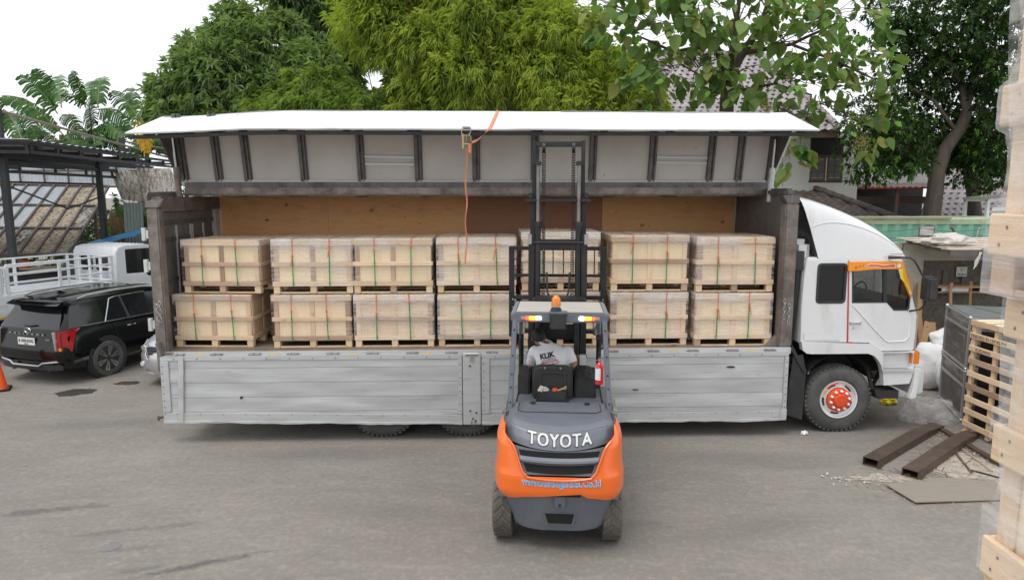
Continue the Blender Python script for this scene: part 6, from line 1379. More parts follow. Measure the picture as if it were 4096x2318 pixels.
m = MB(); m.cyl((-.85, .35, 5.70), (.0, 8.6, 5.0), .035, n=8); m.build('stay_pipe', 'pipe_rusty', CP); m = MB(); m.cyl((-1.6, -.3, 5.25), (-.15, .9, 4.78), .03, n=8); m.build('stay_pipe', 'steel_inner', CP); m = MB(); m.cyl((-.5, 6.2, 5.4), (1.6, 12.5, 4.95), .03, n=8); m.build('stay_pipe', 'pipe_rusty', CP)
# ------------------------------------------------------------------ lean-to with clear sheets behind
def glassy(name, col, al):
    m, n, b = newmat(name); v, r = coords(n); k = _mix(n, _ramp(n, _noise(n, _map(n, v, (10, .5, .5)), 2, 4), .3, .7), tuple(x * .85 for x in col), col); n.links.new(k, b.inputs['Base Color']); b.inputs['Roughness'].default_value = .4; tr = n.nodes.new('ShaderNodeBsdfTranslucent'); n.links.new(k, tr.inputs[0]); ms = n.nodes.new('ShaderNodeMixShader'); ms.inputs[0].default_value = al; n.links.new(b.outputs[0], ms.inputs[1]); n.links.new(tr.outputs[0], ms.inputs[2]); n.links.new(ms.outputs[0], n.nodes['Material Output'].inputs[0]); return m
glassy('clear_sheet', (.80, .86, .93), .45)
M('dirty_sheet', (.66, .62, .56), .75, 0, .25, 3, (9, .35, 1), dirt=(.06, .05, .045), damt=.85, dscale=3, dlo=.46, dhi=.56, dstretch=(7, .7, 1), bump=.3)
M('dirty_sheet_tan', (.66, .57, .45), .8, 0, .25, 3, (9, .35, 1), dirt=(.14, .10, .07), damt=.8, dscale=3.4, dlo=.48, dhi=.62, dstretch=(6, .6, 1), bump=.3)
for nm in ('dirty_sheet', 'dirty_sheet_tan'):
    n = MATS[nm].node_tree; b = n.nodes['Principled BSDF']; k = b.inputs['Base Color'].links[0].from_socket; tr = n.nodes.new('ShaderNodeBsdfTranslucent'); n.links.new(k, tr.inputs[0]); ms = n.nodes.new('ShaderNodeMixShader'); ms.inputs[0].default_value = .3; n.links.new(b.outputs[0], ms.inputs[1]); n.links.new(tr.outputs[0], ms.inputs[2]); n.links.new(ms.outputs[0], n.nodes['Material Output'].inputs[0])
M('frame_brown', (.14, .12, .11), .7, .1, .2, 5)
LT = thing('lean_to', 'lean-to roof of clear and dirt-streaked corrugated sheets', 'roof', (0, 0, 0))
TL, TRr, BR, BL = Vector((-20.5, 27.0, 4.0)), Vector((-15.75, 27.0, 3.90)), Vector((-13.9, 21.4, 1.72)), Vector((-18.7, 21.4, 1.72))
def ltp(u, t): return TL.lerp(TRr, u).lerp(BL.lerp(BR, u), t)
nrm = (TRr - TL).cross(BL - TL).normalized(); nrm = nrm if nrm.y < 0 else -nrm
NC = 9
for i in range(NC):
    for r_ in range(3):
        a0, a1, t0, t1 = i / NC + .006, (i + 1) / NC - .006, r_ / 3 + .008, (r_ + 1) / 3 - .008
        sc = i + r_ * .9 + random.uniform(-.5, .5); mt = 'clear_sheet' if sc < 5.3 else random.choice(['dirty_sheet', 'dirty_sheet_tan', 'dirty_sheet_tan'])
        m = MB(); m.grid(lambda u, t: ltp(a0 + (a1 - a0) * u, t0 + (t1 - t0) * t) + nrm * (.016 * math.sin(u * 2 * PI * 6)), 37, 3)
        q = m.build('sheet', mt, None, smooth=60); q.parent = LT
for i in range(NC + 1): m = MB(); m.bar(ltp(i / NC, 0) + nrm * .05, ltp(i / NC, 1) + nrm * .05, .06, .08, nrm); m.build('rafter', 'frame_brown', LT)
for t in (0, 1 / 3, 2 / 3, 1): m = MB(); m.bar(ltp(0, t) + nrm * .03, ltp(1, t) + nrm * .03, .07, .1, nrm); m.build('purlin', 'frame_brown', LT)
for u in (.02, .98):
    for t in (.35, .98): p = ltp(u, t); m = MB(); m.bar((p.x, p.y, -.2), p, .09, .09); m.build('post', 'frame_brown', LT)
WS = thing('clear_wall', 'strip wall of pale clear corrugated sheets above the lean-to', 'wall', (0, 0, 0))
for i in range(6):
    x0 = -20.3 + i * .95; m = MB(); m.grid(lambda u, t: (x0 + .92 * u, 27.3 + .02 * math.sin(u * 2 * PI * 7), 3.98 + .95 * t), 43, 2); m.build('sheet', 'clear_sheet', WS, smooth=60)
    m = MB(); m.bar((x0 - .015, 27.24, 3.9), (x0 - .015, 27.24, 5.0), .06, .06); m.build('stud', 'frame_brown', WS)
m = MB(); m.bar((-20.4, 27.26, 3.93), (-14.5, 27.26, 3.93), .08, .08); m.bar((-20.4, 27.26, 4.55), (-14.5, 27.26, 4.55), .06, .06); m.build('rail', 'frame_brown', WS)
for x in (-20.3, -14.6): m = MB(); m.bar((x, 27.3, -.2), (x, 27.3, 5), .1, .1); m.build('post', 'frame_brown', WS)
# loose metal sheets, blue tarpaulin
def csheet(name, label, corner, ux, vx, mat, n=7, amp=.02):
    m = MB(); c0, U, V = Vector(corner), Vector(ux), Vector(vx); nn = U.cross(V).normalized()
    m.grid(lambda u, t: c0 + U * u + V * t + nn * amp * math.sin(u * 2 * PI * n), n * 8 + 1, 3); m.grid(lambda u, t: c0 + U * u + V * t + nn * (amp * math.sin(u * 2 * PI * n) + .004), n * 8 + 1, 3)
    return tag(m.build(name, mat, None, smooth=60), label, 'metal sheet', 'loose corrugated sheets behind the canopy')
M('tin_rusty', (.50, .47, .43), .6, .35, .25, 3, (9, 9, .5), dirt=(.14, .09, .06), damt=.7, dscale=3, dlo=.45, dhi=.6, dstretch=(4, 4, .5)); M('tin_green', (.22, .27, .25), .5, .4, .15, 3, (8, 8, .4), dirt=(.4, .42, .4), damt=.5, dstretch=(8, 8, .5)); M('tarp_blue', (.02, .22, .48), .5, 0, .15, 3, bump=.3, bscale=10)
csheet('corrugated_sheet', 'rust streaked corrugated sheet leaning behind the truck rear corner', (-12.2, 22.9, 3.35), (1.1, .2, .0), (-.5, .5, 1.15), 'tin_rusty', 9)
csheet('corrugated_sheet', 'second rusty corrugated sheet leaning beside the first, further left', (-13.15, 23.2, 3.45), (.9, .1, -.1), (-.6, .4, 1.05), 'tin_rusty', 7)
csheet('corrugated_sheet', 'upright greenish corrugated sheet behind the flatbed cab', (-12.9, 22.7, -.2), (.62, .05, 0), (.02, .1, 3.55), 'tin_green', 6)
m = MB(); m.grid(lambda u, t: (-14.35 + 2.6 * u, 21.6 + .9 * t - .3 * u, 1.72 + .62 * u + .25 * t + .04 * noise.noise((u * 4, t * 4, 2))), 14, 8); tag(m.build('tarpaulin', 'tarp_blue'), 'blue tarpaulin sheet sagging beside the lean-to', 'tarpaulin')
# workbench clutter glimpsed behind the flatbed
wb = thing('workbench', 'dark workbench under the canopy behind the flatbed', 'bench', (-15.2, 20.9, -.2), 0)
m = MB(); m.box(-2, 1.6, -.3, .4, 1.55, 1.62); m.build('bench_top', 'old_wood', wb); m = MB(); m.box(-2, 1.6, .35, .4, .1, 1.55); m.build('bench_back', 'chassis', wb)
for x in (-1.9, 1.5): m = MB(); m.box(x - .05, x + .05, -.25, .35, 0, 1.55); m.build('leg', 'chassis', wb)
for lab, x, mt, s_ in (('red plastic box on the workbench at the far left', -.65, 'paint_red', (.3, .2, .16)), ('cream tin on the workbench beside the red box', -.15, 'roof_beige', (.14, .14, .22))):
    m = MB(); m.box(-s_[0] / 2, s_[0] / 2, -s_[1] / 2, s_[1] / 2, 0, s_[2]); m.prism([(-s_[0] / 2 - .01, s_[2]), (s_[0] / 2 + .01, s_[2]), (s_[0] / 2, s_[2] + .02), (-s_[0] / 2, s_[2] + .02)], -s_[1] / 2 - .01, s_[1] / 2 + .01, 'y'); tag(m.build('box', mt, None, bevel=.01, loc=(-15.2 + x + .9, 20.8, 1.42)), lab, 'box')
# ------------------------------------------------------------------ right-hand yard: walls, container, cases
M('concrete_wall', (.46, .42, .36), .9, 0, .15, 1.5, dirt=(.20, .17, .14), damt=.6, dscale=1.5, dlo=.42, dhi=.68, bump=.35, bscale=22)
M('concrete_rough', (.115, .100, .086), .95, 0, .3, 9, dirt=(.20, .18, .155), damt=.6, dscale=22, dlo=.5, dhi=.6, bump=.9, bscale=34)
M('pebble_wall', (.36, .33, .29), .95, 0, .3, 14, dirt=(.12, .11, .10), damt=.7, dscale=26, dlo=.5, dhi=.6, bump=.8, bscale=40)
M('container_green', (.22, .50, .36), .5, .1, .06, 2, dirt=(.42, .40, .26), damt=.4, dscale=4, dlo=.58, dhi=.75, bump=.08)
M('container_rail', (.40, .50, .32), .6, .1, .12, 3, (.3, 1, 1), dirt=(.42, .28, .12), damt=.7, dscale=4, dlo=.5, dhi=.66)
def wbox(name, mat, *a, par=None, bevel=.01): m = MB(); m.box(*a); return m.build(name, mat, par, bevel=bevel)
WL = thing('yard_wall', 'stained concrete boundary wall behind the truck cab', 'wall', (0, 0, 0))
wbox('wall_section', 'pebble_wall', -4.6, 7.62, 14.25, 14.45, -.3, 2.42, par=WL); wbox('wall_cap', 'concrete_wall', -4.6, 7.62, 14.2, 14.5, 2.42, 2.6, par=WL)  # stretch hidden behind the truck box added to block low light beneath it
wbox('wall_pier', 'concrete_wall', 7.63, 8.52, 14.05, 14.46, 0, 2.62, par=WL, bevel=.02)
wbox('wall_section', 'concrete_rough', 8.53, 13.5, 14.2, 14.45, 0, 2.66, par=WL); wbox('wall_band', 'concrete_wall', 8.53, 13.5, 14.16, 14.2, 2.25, 2.5, par=WL)
m = MB(); m.tube([(8.05, 14.045, 2.6), (8.03, 14.042, 2.3), (8.07, 14.042, 2.0), (8.04, 14.042, 1.7), (8.09, 14.042, 1.45)], .008, 4); m.build('crack', 'chassis', WL)
# shipping container, corrugated
CT = thing('shipping_container', 'faded green corrugated shipping container behind the wall', 'container', (7.3, 15.5, .47), 0)
L_ = 6.06
def corr(x):
    t = (x / .278) % 1
    return .036 * (1 if t < .32 else (1 - (t - .32) / .18 if t < .5 else (0 if t < .82 else (t - .82) / .18)))
xs = sorted(set([.06 + i * .278 * .0 for i in range(1)] + [k * .278 + o for k in range(23) for o in (0, .089, .139, .228) if .08 < k * .278 + o < L_ - .08] + [.08, L_ - .08]))
m = MB(); v = [(x, -corr(x) + .04, z) for z in (.12, 2.47) for x in xs]; n = len(xs); m.add(v, [(i, i + 1, n + i + 1, n + i) for i in range(n - 1)]); m.build('side_panel', 'container_green', CT, smooth=20)
m = MB(); m.box(.08, L_ - .08, .05, 2.4, .1, 2.45); m.build('body', 'container_green', CT)
for nm, a in (('top_rail', (0, L_, -.01, .08, 2.47, 2.59)), ('bottom_rail', (0, L_, -.01, .08, -.45, .12)), ('corner_post', (0, .1, -.02, .1, .12, 2.47)), ('corner_post', (L_ - .1, L_, -.02, .1, .12, 2.47))):
    m = MB(); m.box(*a); m.build(nm, 'container_rail', CT, bevel=.01)
m = MB(); m.grid(lambda u, t: (.05 + (L_ - .1) * u, .08 + 2.3 * t, 2.59 + .012 * noise.noise((u * 20, t * 8, 0))), 30, 8); m.build('container_roof', 'container_rail', CT)
m = MB(); m.box(.3, 2.6, -.05, .1, 2.60, 2.63); m.build('plank', 'old_wood', CT)
for x, z in ((3.2, 2.1), (3.32, 1.95)): m = MB(); m.bar((x, -.02, z), (x + .06, -.02, z + .3), .03, .02, (0, 1, 0)); m.build('lock_bar', 'silver', CT)
for lab, y0, zz in (('upper strand of barbed wire sagging before the green container', 0, 2.86), ('lower strand of barbed wire sagging before the green container', .05, 2.72)):
    m = MB(); pts = [(7.55 + i * .12, 14.55 - y0, zz - .05 * math.sin(i * .5) * .6 + random.uniform(-.012, .012)) for i in range(36)]; m.tube(pts, .006, 4)
    for p in pts[::2]: m.bar((p[0] - .012, p[1] - .02, p[2] - .02), (p[0] + .012, p[1] + .02, p[2] + .02), .004, .004)
    tag(m.build('barbed_wire', 'rust'), lab, 'barbed wire', 'barbed wire strands')
m = MB(); m.tube([(9.36, 14.5, 2.6), (9.36, 14.5, 2.86), (9.30, 14.5, 2.92)], .025, 6); tag(m.build('wire_post', 'rust'), 'short bent rusty wire post standing on the wall', 'post')
pz = thing('framed_panel', 'cracked framed glass panel leaning against the green container', 'panel', (8.86, 14.62, 2.66), 0)
m = MB(); m.box(-.15, .15, -.006, .006, 0, .27); m.build('pane', 'mirror_glass', pz); m = MB(); m.prism([(-.17, -.01), (.17, -.01), (.17, .29), (-.17, .29)], -.012, .012, 'y', [[(-.15, .01), (.15, .01), (.15, .27), (-.15, .27)]]); m.build('frame', 'steel_inner', pz)
# lean-to roof of boards over the recess
LR = thing('lean_to_shed', 'low lean-to roof of weathered boards over the dark recess', 'shed', (0, 0, 0))
M('board_pink', (.62, .54, .46), .8, 0, .15, 4, (.5, 4, 1), dirt=(.30, .24, .20), damt=.5, dscale=3)
for i in range(6):
    y0 = 12.75 + i * .25; m = MB(); m.box(8.15 + (.0 if i else .02) - .03 * i, 12.6, y0, y0 + .24, 2.585 + .025 * i, 2.605 + .025 * i); m.build('roof_board', 'board_pink', LR)
m = MB(); m.box(8.2, 12.6, 12.74, 12.79, 2.47, 2.58); m.build('front_beam', 'frame_brown', LR)
for x in (8.22, 10.2, 12.4): m = MB(); m.bar((x, 12.78, 2.55), (x, 14.2, 2.68), .06, .09); m.build('rafter', 'frame_brown', LR)
m = MB(); m.box(10.55, 10.65, 12.8, 12.9, 0, 2.47); m.build('post', 'frame_brown', LR)
M('sack_old', (.55, .52, .48), .8, 0, .15, 4, dirt=(.30, .26, .22), damt=.7, dscale=3, bump=.4, bscale=14)
lump('sack', 'slumped off-white sack lying on the edge of the lean-to roof', 'sack', 'sack_old', (8.42, 13.2, 2.74), .29, 8, (1.4, .7, .42), amp=.45, f=1.6)
m = MB(); m.grid(lambda u, t: (8.72 + .06 * u - .10 * t + .015 * math.sin(t * 9 + u * 4), 12.70 + .02 * math.cos(u * 7), 2.55 - .33 * t + .05 * u * t), 6, 10); tag(m.build('rag', 'rag'), 'torn white rag hanging from the edge of the lean-to roof', 'rag')
m = MB(); m.tube([(8.74, 12.7, 2.60), (9.4, 12.3, 2.82), (10.2, 11.9, 3.05), (11.2, 11.4, 3.3)], .007, 5); tag(m.build('cable', 'chassis'), 'thin black cable running up from the lean-to roof edge', 'cable')
sf = thing('wall_shelf', 'rough wooden shelf fixed to the dark recess wall', 'shelf', (9.25, 14.0, 1.62), 0)
m = MB(); m.box(-.65, .55, -.15, .18, .10, .13); m.build('shelf_top', 'warm_wood', sf); m = MB(); m.box(-.65, .55, -.15, .18, 0, .02); m.build('shelf_base', 'warm_wood', sf)
for x in (-.64, .52): m = MB(); m.box(x - .02, x + .02, -.15, .18, .02, .10); m.build('shelf_end', 'warm_wood', sf)
m = MB(); m.box(-.45, .1, -.155, -.13, .03, .095); m.build('shelf_panel', 'silver', sf)
for x in (-.2, .2): m = MB(); m.box(x - .05, x + .05, .16, .2, .13, .42); m.build('bracket', 'frame_brown', sf)
NT = thing('paper_notice', 'small pale printed notice pinned on the dark recess wall', 'notice', (9.38, 14.155, 1.92), 0)
M('paper_pale', (.60, .62, .52), .8, 0, .08, 6, bump=.05); m = MB(); m.box(-.11, .11, 0, .003, 0, .20); m.build('sheet', 'paper_pale', NT)
for i in range(3): m = MB(); m.box(-.05 + .01 * i, .06 - .01 * i, -.002, 0, .165 - i * .022, .172 - i * .022); m.build('print_line', 'steel_inner', NT)
m = MB(); m.prism([(-.09, .03), (-.05, .08), (-.02, .04), (.02, .08), (.05, .04), (.09, .08), (.09, .02), (-.09, .02)], -.002, 0, 'y'); m.build('print_mark', 'tin_green', NT)
# planks leaning on the wall
for i, (x, y, h_, lx, w_) in enumerate(((7.78, 13.55, 2.12, .03, .11), (7.90, 13.5, 2.08, .05, .12), (8.0, 13.45, 1.95, .04, .13), (8.12, 13.4, 1.72, -.06, .12), (8.22, 13.5, 1.85, .06, .10), (8.36, 13.42, 1.35, -.12, .12), (8.46, 13.5, 1.48, -.30, .11), (8.05, 13.2, 1.15, .22, .12), (8.55, 13.45, 1.05, -.03, .13))):
    m = MB(); m.bar((0, 0, 0), (0, 0, h_), w_, .028, (0, 1, 0)); m.v = [(a, b, c) for a, b, c in m.v]
    o = m.build('plank', None and '' or MATS['warm_wood'], None); tag(o, ['longest pale plank leaning on the wall, nearest the cab', 'second long plank leaning beside the truck mirror', 'third leaning plank from the cab, wide and brown', 'plank leaning fourth from the cab, tilted left', 'plank leaning fifth from the cab, tall and narrow', 'short tilted plank leaning sixth from the cab', 'steeply slanting plank crossing the leaning pile', 'short plank slanting right in front of the leaning pile', 'short broad plank at the right end of leaning pile'][i], 'plank', 'planks leaning on the wall')
    o.location = (x, y, .02); o.rotation_euler = (R(-16), R(4) + lx, 0)
for i, (x, y, rz) in enumerate(((7.35, 12.9, 1.1), (7.6, 13.1, .8), (7.2, 13.2, 1.4))): m = MB(); m.box(-.5, .5, -.05, .05, 0, .03); o = m.build('plank', 'warm_wood', None, loc=(x, y, .2 + .035 * i), rot=(0, R(8), rz)); tag(o, ['lowest', 'middle', 'topmost'][i] + ' loose board lying beneath the leaning planks', 'plank', 'loose boards by the wall')
m = MB(); m.tube([(8.95, 13.6, 0), (8.93, 13.7, 1.2), (8.95, 13.8, 1.72), (9.0, 13.85, 1.82)], .03, 6); tag(m.build('wooden_stake', 'warm_wood'), 'tall thin wooden stake leaning behind the flight cases', 'stake')
m = MB(); m.bar((9.3, 13.6, 0), (9.42, 13.9, 1.85), .05, .03); tag(m.build('wooden_stake', 'warm_wood'), 'slanted wooden batten leaning right of the tall stake', 'stake')
# sacks
def sack(label, p, s, seed, rz, text=None):
    o = lump('sack', label, 'sack', 'sack_white', p, 1, seed, s, 'white sacks on the ground by the wall', .2, 1.6); o.rotation_euler = (0, 0, rz); return o
sack('plain white sack on top of the sack pile', (8.32, 12.75, .86), (.33, .28, .24), 3, .2)
s1 = sack('white sack with tied neck at the left of the pile', (7.88, 12.55, .42), (.36, .32, .45), 9, .5)
s2 = sack('white sack with green printed lettering at the pile front', (8.12, 12.15, .36), (.34, .28, .40), 14, -.3)
M('ink_green', (.02, .22, .12), .6, bump=0)
bt = [(v.co.copy()) for v in s2.data.vertices]; bvs = BVHTree.FromPolygons(bt, [tuple(p.vertices) for p in s2.data.polygons])
def on_sack(cx, cz):
    def fn(x, y, z):
        h = bvs.ray_cast(Vector((cx + x, -2, cz + y)), Vector((0, 1, 0))); return (cx + x, (h[0].y if h[0] is not None else -.2) - .004 - z, cz + y)
    return fn
for t, zz, sz, mt in (('KNO ERO', .0, .075, 'print_black'), ('OM 325', -.07, .05, 'print_black'), ('KAOLIN POWDER', -.125, .05, 'print_black'), ('NETTO : 25 KG', -.18, .05, 'print_black')): lettering('sack_print', t, sz, mt, s2, (0, 0, 0), (0, 0, 0), .001, .001, 0, 1, .28, on_sack(0, zz))
m = MB(); m.prism([(-.10, .20), (.12, .20), (.10, .08), (.0, .05), (-.12, .09)], -.30, -.285, 'y'); m.v = [on_sack(0, 0)(x, z, (y + .30) * .2) for x, y, z in m.v]; m.build('sack_print', 'ink_green', s2)
# flight cases
M('case_panel', (.105, .09, .082), .45, .0, .12, 4, dirt=(.24, .21, .19), damt=.5, dscale=5, dlo=.5, dhi=.7, bump=.06, spec=.3); M('case_alu', (.58, .58, .59), .35, .7, .06, bump=.03); M('case_top', (.13, .145, .14), .5, 0, .1, 4, dirt=(.25, .24, .22), damt=.4)
def flight_case(label, z0, z1, seam, lid=False):
    c = thing('flight_case', label, 'flight case', (7.20, 10.56, z0), math.atan2(-.44, 1.27) + 0, 'dark flight cases stacked by the slatted crate')
    h = z1 - z0; D, W = 1.34, 1.25
    m = MB(); m.box(.01, W - .01, .01, D - .01, .01, h - .01); m.build('panels', 'case_panel', c)
    def al(*a): m = MB(); m.box(*a); m.build('edge', 'case_alu', c, bevel=.006)
    for x in (0, W):
        for y in (0, D): al(x - .018, x + .018, y - .018, y + .018, .002, h - .002)
    for z in (0.02, h - .02):
        for y in (0, D): al(-.016, W + .016, y - .016, y + .016, z - .018, z + .018)
        for x in (0, W): al(x - .016, x + .016, -.016, D + .016, z - .018, z + .018)
    al(-.008, .004, 0, D, seam - .03, seam + .03); al(0, W, -.008, .004, seam - .03, seam + .03)
    for x, y, z in [(x, y, z) for x in (0, W) for y in (0, D) for z in (0.01, h - .01)]: m = MB(); ball(m, (x, y, z), .032); m.build('ball_corner', 'case_alu', c)
    m = MB(); m.box(.05, .16, -.02, -.006, seam - .06, seam + .06); m.build('latch', 'silver_bright', c, bevel=.006)
    if lid: m = MB(); m.box(.02, W - .02, .02, D - .02, h - .004, h + .006); m.build('top_panel', 'case_top', c); m = MB(); m.bar((.25, 1.3, h + .022), (.75, .0, h + .022), .02, .004); m.build('strap', 'strap_green', c); m = MB(); m.grid(lambda u, t: (.06 + (W - .1) * u, -.022 - .005 * noise.noise((u * 20, t * 5, 0)), h - .12 + .10 * t), 20, 4); m.build('film_band', 'stretch_film', c)
    m = MB(); m.grid(lambda u, t: (-.020 - .010 * abs(noise.noise((u * 5, t * 5, z0))), .03 + 1.28 * u, .03 + (h - .06) * t), 22, 16); m.build('film', 'stretch_film_light', c)
    return c
flight_case('lower dark flight case with aluminium edges on the ground', .02, .84, .56)
fc = flight_case('upper dark flight case with grey top stacked on another', .86, 1.70, .62, True)
M('ink_blue', (.03, .04, .25), .6, bump=0); lettering('scrawl', 'KS  154', .09, 'ink_blue', fc, (-.034, 1.05, .52), (R(90), 0, R(-90)), .0005, 0, 0, 1, .42)
for dx in (.1, 1.1):
    for dy in (.15, 1.15): pass
# slatted crate with boxed goods inside
SC_ = thing('slatted_crate', 'tall open slatted wooden crate beside the flight cases', 'crate', (7.0, 9.16, 0), R(2))
H_ = 1.72
for y in (0, .5, .95): board('upright', SC_, .0, .05, y - .035, y + .035, .02, H_, 'warm_pine' if 'warm_pine' in MATS else 'pine')
for y in (0, .95): board('upright', SC_, 1.05, 1.10, y - .035, y + .035, .02, H_, 'pine')
for i in range(9):
    z = .10 + i * .195; board('slat', SC_, -.022, -.002, -.06, 1.0, z, z + .085, 'pine_dark' if i in (3, 5) else 'pine', jit=.006)
for i in range(7): z = .15 + i * .24; board('slat', SC_, .0, 1.1, .985, 1.005, z, z + .08, 'pine'); board('slat', SC_, .0, 1.1, -.055, -.035, z, z + .08, 'pine')
for i in range(6): y = .0 + i * .18; board('top_slat', SC_, -.02, 1.12, y - .04, y + .05, H_ + .002, H_ + .022, 'pine_pale', jit=.01)
board('base_board', SC_, -.02, 1.1, -.05, .02, 0, .018, 'pine'); board('base_board', SC_, -.02, 1.1, .9, 1.0, 0, .018, 'pine')
for lab, t, zz in (('s', 'TKB1022 81129 KUPA', 7), ('s', 'KUDANG', 6)): lettering('marking', t, .065 if zz == 7 else .07, 'print_black', SC_, (-.0245, .62 if zz == 7 else .70, .10 + zz * .195 + .042), (R(90), 0, R(-90)), .0004, 0, 0, 1, .72 if zz == 7 else .30)
M('dark_wrap', (.014, .014, .016), .45, 0, .2, 3, bump=.6, bscale=6, spec=.25)
for i, (z0, z1) in enumerate(((.10, .62), (.64, 1.10), (1.12, 1.58))):
    o = thing('carton', ['bottom black wrapped carton inside the slatted crate', 'middle black wrapped carton inside the slatted crate', 'top black wrapped carton inside the slatted crate'][i], 'carton', (7.09, 9.2, z0), R(2), 'black wrapped cartons in the slatted crate')
    m = MB(); m.grid(lambda u, t: (.012 * noise.noise((u * 8, t * 7, i)), .02 + .85 * u, .0 + (z1 - z0) * t), 24, 16); m.build('wrap_face', 'dark_wrap', o); m = MB(); m.box(.015, .9, .02, .87, 0, z1 - z0); m.build('carton_body', 'dark_wrap', o, bevel=.02)
    for y in ((.55, .12) if i == 1 else (.5,)):
        m = MB(); m.box(-.02, -.016, y - .05, y + .05, .12, .32); st = m.build('handling_label', 'pure_white', o); m = MB(); m.box(-.0225, -.02, y - .04, y + .04, .26, .31); m.build('label_band', 'paint_red', st)
        for k in (-.02, .02): m = MB(); m.prism([(y + k - .004, .15), (y + k + .004, .15), (y + k + .004, .20), (y + k + .014, .20), (y + k, .235), (y + k - .014, .20), (y + k - .004, .20)], -.0225, -.02, 'x'); m.build('label_arrow', 'paint_red', st)
# two rusty fork sleeves on the ground
def sleeve(label, p, q):
    p, q = Vector((p[0], p[1], 0)), Vector((q[0], q[1], 0)); d = q - p; L = d.length; rz = math.atan2(d.y, d.x)
    o = thing('fork_sleeve', label, 'steel channel', p, rz, 'rusty fork sleeves on the ground'); w_, h_, t = .10, .115, .010
    m = MB(); m.prism([(0, h_ - t), (L * .72, h_ - t), (L, .045), (L, .055), (L * .72, h_), (0, h_)], -w_, w_, 'y'); m.build('top_plate', 'rust_steel', o, bevel=.003)
    for s_ in (-1, 1): m = MB(); m.prism([(0, .0), (L * .72, .0), (L, .02), (L, .044), (L * .72, h_ - t - .001), (0, h_ - t - .001)], s_ * w_, s_ * (w_ - t), 'y'); m.build('side_plate', 'rust_steel', o)
    m = MB(); m.box(.03, .06, -w_ + .012, w_ - .012, .0, .01); m.bar((-.0, -w_ - .005, .02), (-.0, -w_ - .05, .09), .01, .06); m.build('end_lug', 'rust_steel', o); m = MB(); m.box(.0, L * .7, -w_ + .011, w_ - .011, .002, .006); m.build('inner_floor', 'rust', o)
sleeve('farther rusty steel fork sleeve lying on the yard floor', (4.80, 8.74), (6.66, 10.30)); sleeve('nearer rusty steel fork sleeve lying on the yard floor', (5.11, 8.36), (6.98, 9.95))
m = MB(); m.add([(x, y, z) for z in (.012, .024) for x, y in ((4.66, 8.10), (4.74, 7.60), (6.1, 7.72), (6.1, 8.30), (5.4, 8.34))], [(4, 3, 2, 1, 0), (5, 6, 7, 8, 9)] + [(i, (i + 1) % 5, 5 + (i + 1) % 5, 5 + i) for i in range(5)]); m.v = [(x, y, z + .012 * math.sin(x * 3)) for x, y, z in m.v]
MWOOD('ply_grey', (.30, .265, .225), (.25, .22, .185), (.15, .13, .11), .03, knots=False, grime=.5); tag(m.build('plywood_board', 'ply_grey'), 'weathered grey plywood board lying flat on the yard floor', 'board')
for lab, p, q, w_, h_, mt in (('dark steel angle lying beside the slatted crate', (6.62, 10.1), (6.55, 8.7), .09, .05, 'rust_steel'), ('long pale batten lying beside the dark steel angle', (6.5, 9.75), (6.30, 8.55), .03, .02, 'old_wood'), ('thin black strip lying beside the pale batten', (6.35, 9.5), (6.0, 8.5), .03, .02, 'rust'), ('short dark offcut near the right edge of the plywood', (6.05, 8.6), (6.25, 8.35), .03, .02, 'chassis')):
    m = MB(); m.bar((p[0], p[1], h_ / 2), (q[0], q[1], h_ / 2), w_, h_); tag(m.build('metal_bar' if mt != 'old_wood' else 'batten', mt), lab, 'bar')
# crumpled clear film heaps
def crumple(name, label, p, s, seed):
    bm = bmesh.new(); bmesh.ops.create_icosphere(bm, subdivisions=4, radius=1)
    for v in bm.verts:
        c = v.co; k = 1 + .35 * noise.noise(c * 1.6 + Vector((seed, 0, 0))) + .30 * abs(noise.noise(c * 2.6 + Vector((0, seed, 0)))) + .08 * abs(noise.noise(c * 7 + Vector((0, 0, seed))))
        v.co = Vector((c.x * s[0], c.y * s[1], max(-.35, c.z) * s[2])) * k
    me = bpy.data.meshes.new(name); bm.to_mesh(me); bm.free(); me.materials.append(MATS['loose_film']); me.polygons.foreach_set('use_smooth', [True] * len(me.polygons)); return tag(put(name, me, None, p), label, 'plastic film')
crumple('plastic_film', 'crumpled heap of clear plastic film by the flight case', (6.72, 10.62, .10), (.38, .27, .28), 2); crumple('plastic_film', 'flattened white plastic scrap on the ground behind the bumper', (7.0, 12.1, .05), (.3, .22, .10), 8)
# litter, straw and shavings
M('straw', (.36, .30, .225), .8, 0, .3, 5, bump=0, rnd=.0); M('paper_scrap', (.52, .50, .46), .8, 0, .1, bump=.1); M('twig', (.10, .08, .065), .9, 0, .2, bump=0)
def litter(name, label, cat, mat, regs, n, l0, l1, wd, seed):
    rg = np.random.default_rng(seed); V = []
    for cx, cy, rx, ry, wt in regs:
        for k in range(int(n * wt)):
            r = math.sqrt(rg.random()); a = rg.random() * 6.283; x = cx + rx * r * math.cos(a); y = cy + ry * r * math.sin(a); L = rg.uniform(l0, l1); t = rg.random() * 3.14; w_ = wd * rg.uniform(.5, 1.5)
            dx, dy = math.cos(t) * L / 2, math.sin(t) * L / 2; nx, ny = -math.sin(t) * w_ / 2, math.cos(t) * w_ / 2; z = .006 + rg.random() * .015; z2 = .006 + rg.random() * .02
            V += [(x - dx - nx, y - dy - ny, z), (x + dx - nx, y + dy - ny, z2), (x + dx + nx, y + dy + ny, z2), (x - dx + nx, y - dy + ny, z)]
    return tag(put(name, fast_mesh(name, V, 4, [(0, 1, 2, 3)], mat, False)), label, cat, None, 'stuff')
regs = [(5.0, 8.25, .75, .35, 1.), (6.0, 8.8, .55, .7, 1.4), (6.6, 10.8, .25, .9, .9), (7.0, 11.9, .5, .5, .8), (6.4, 9.6, .3, .5, .7), (5.5, 7.9, 1.2, .5, .4)]
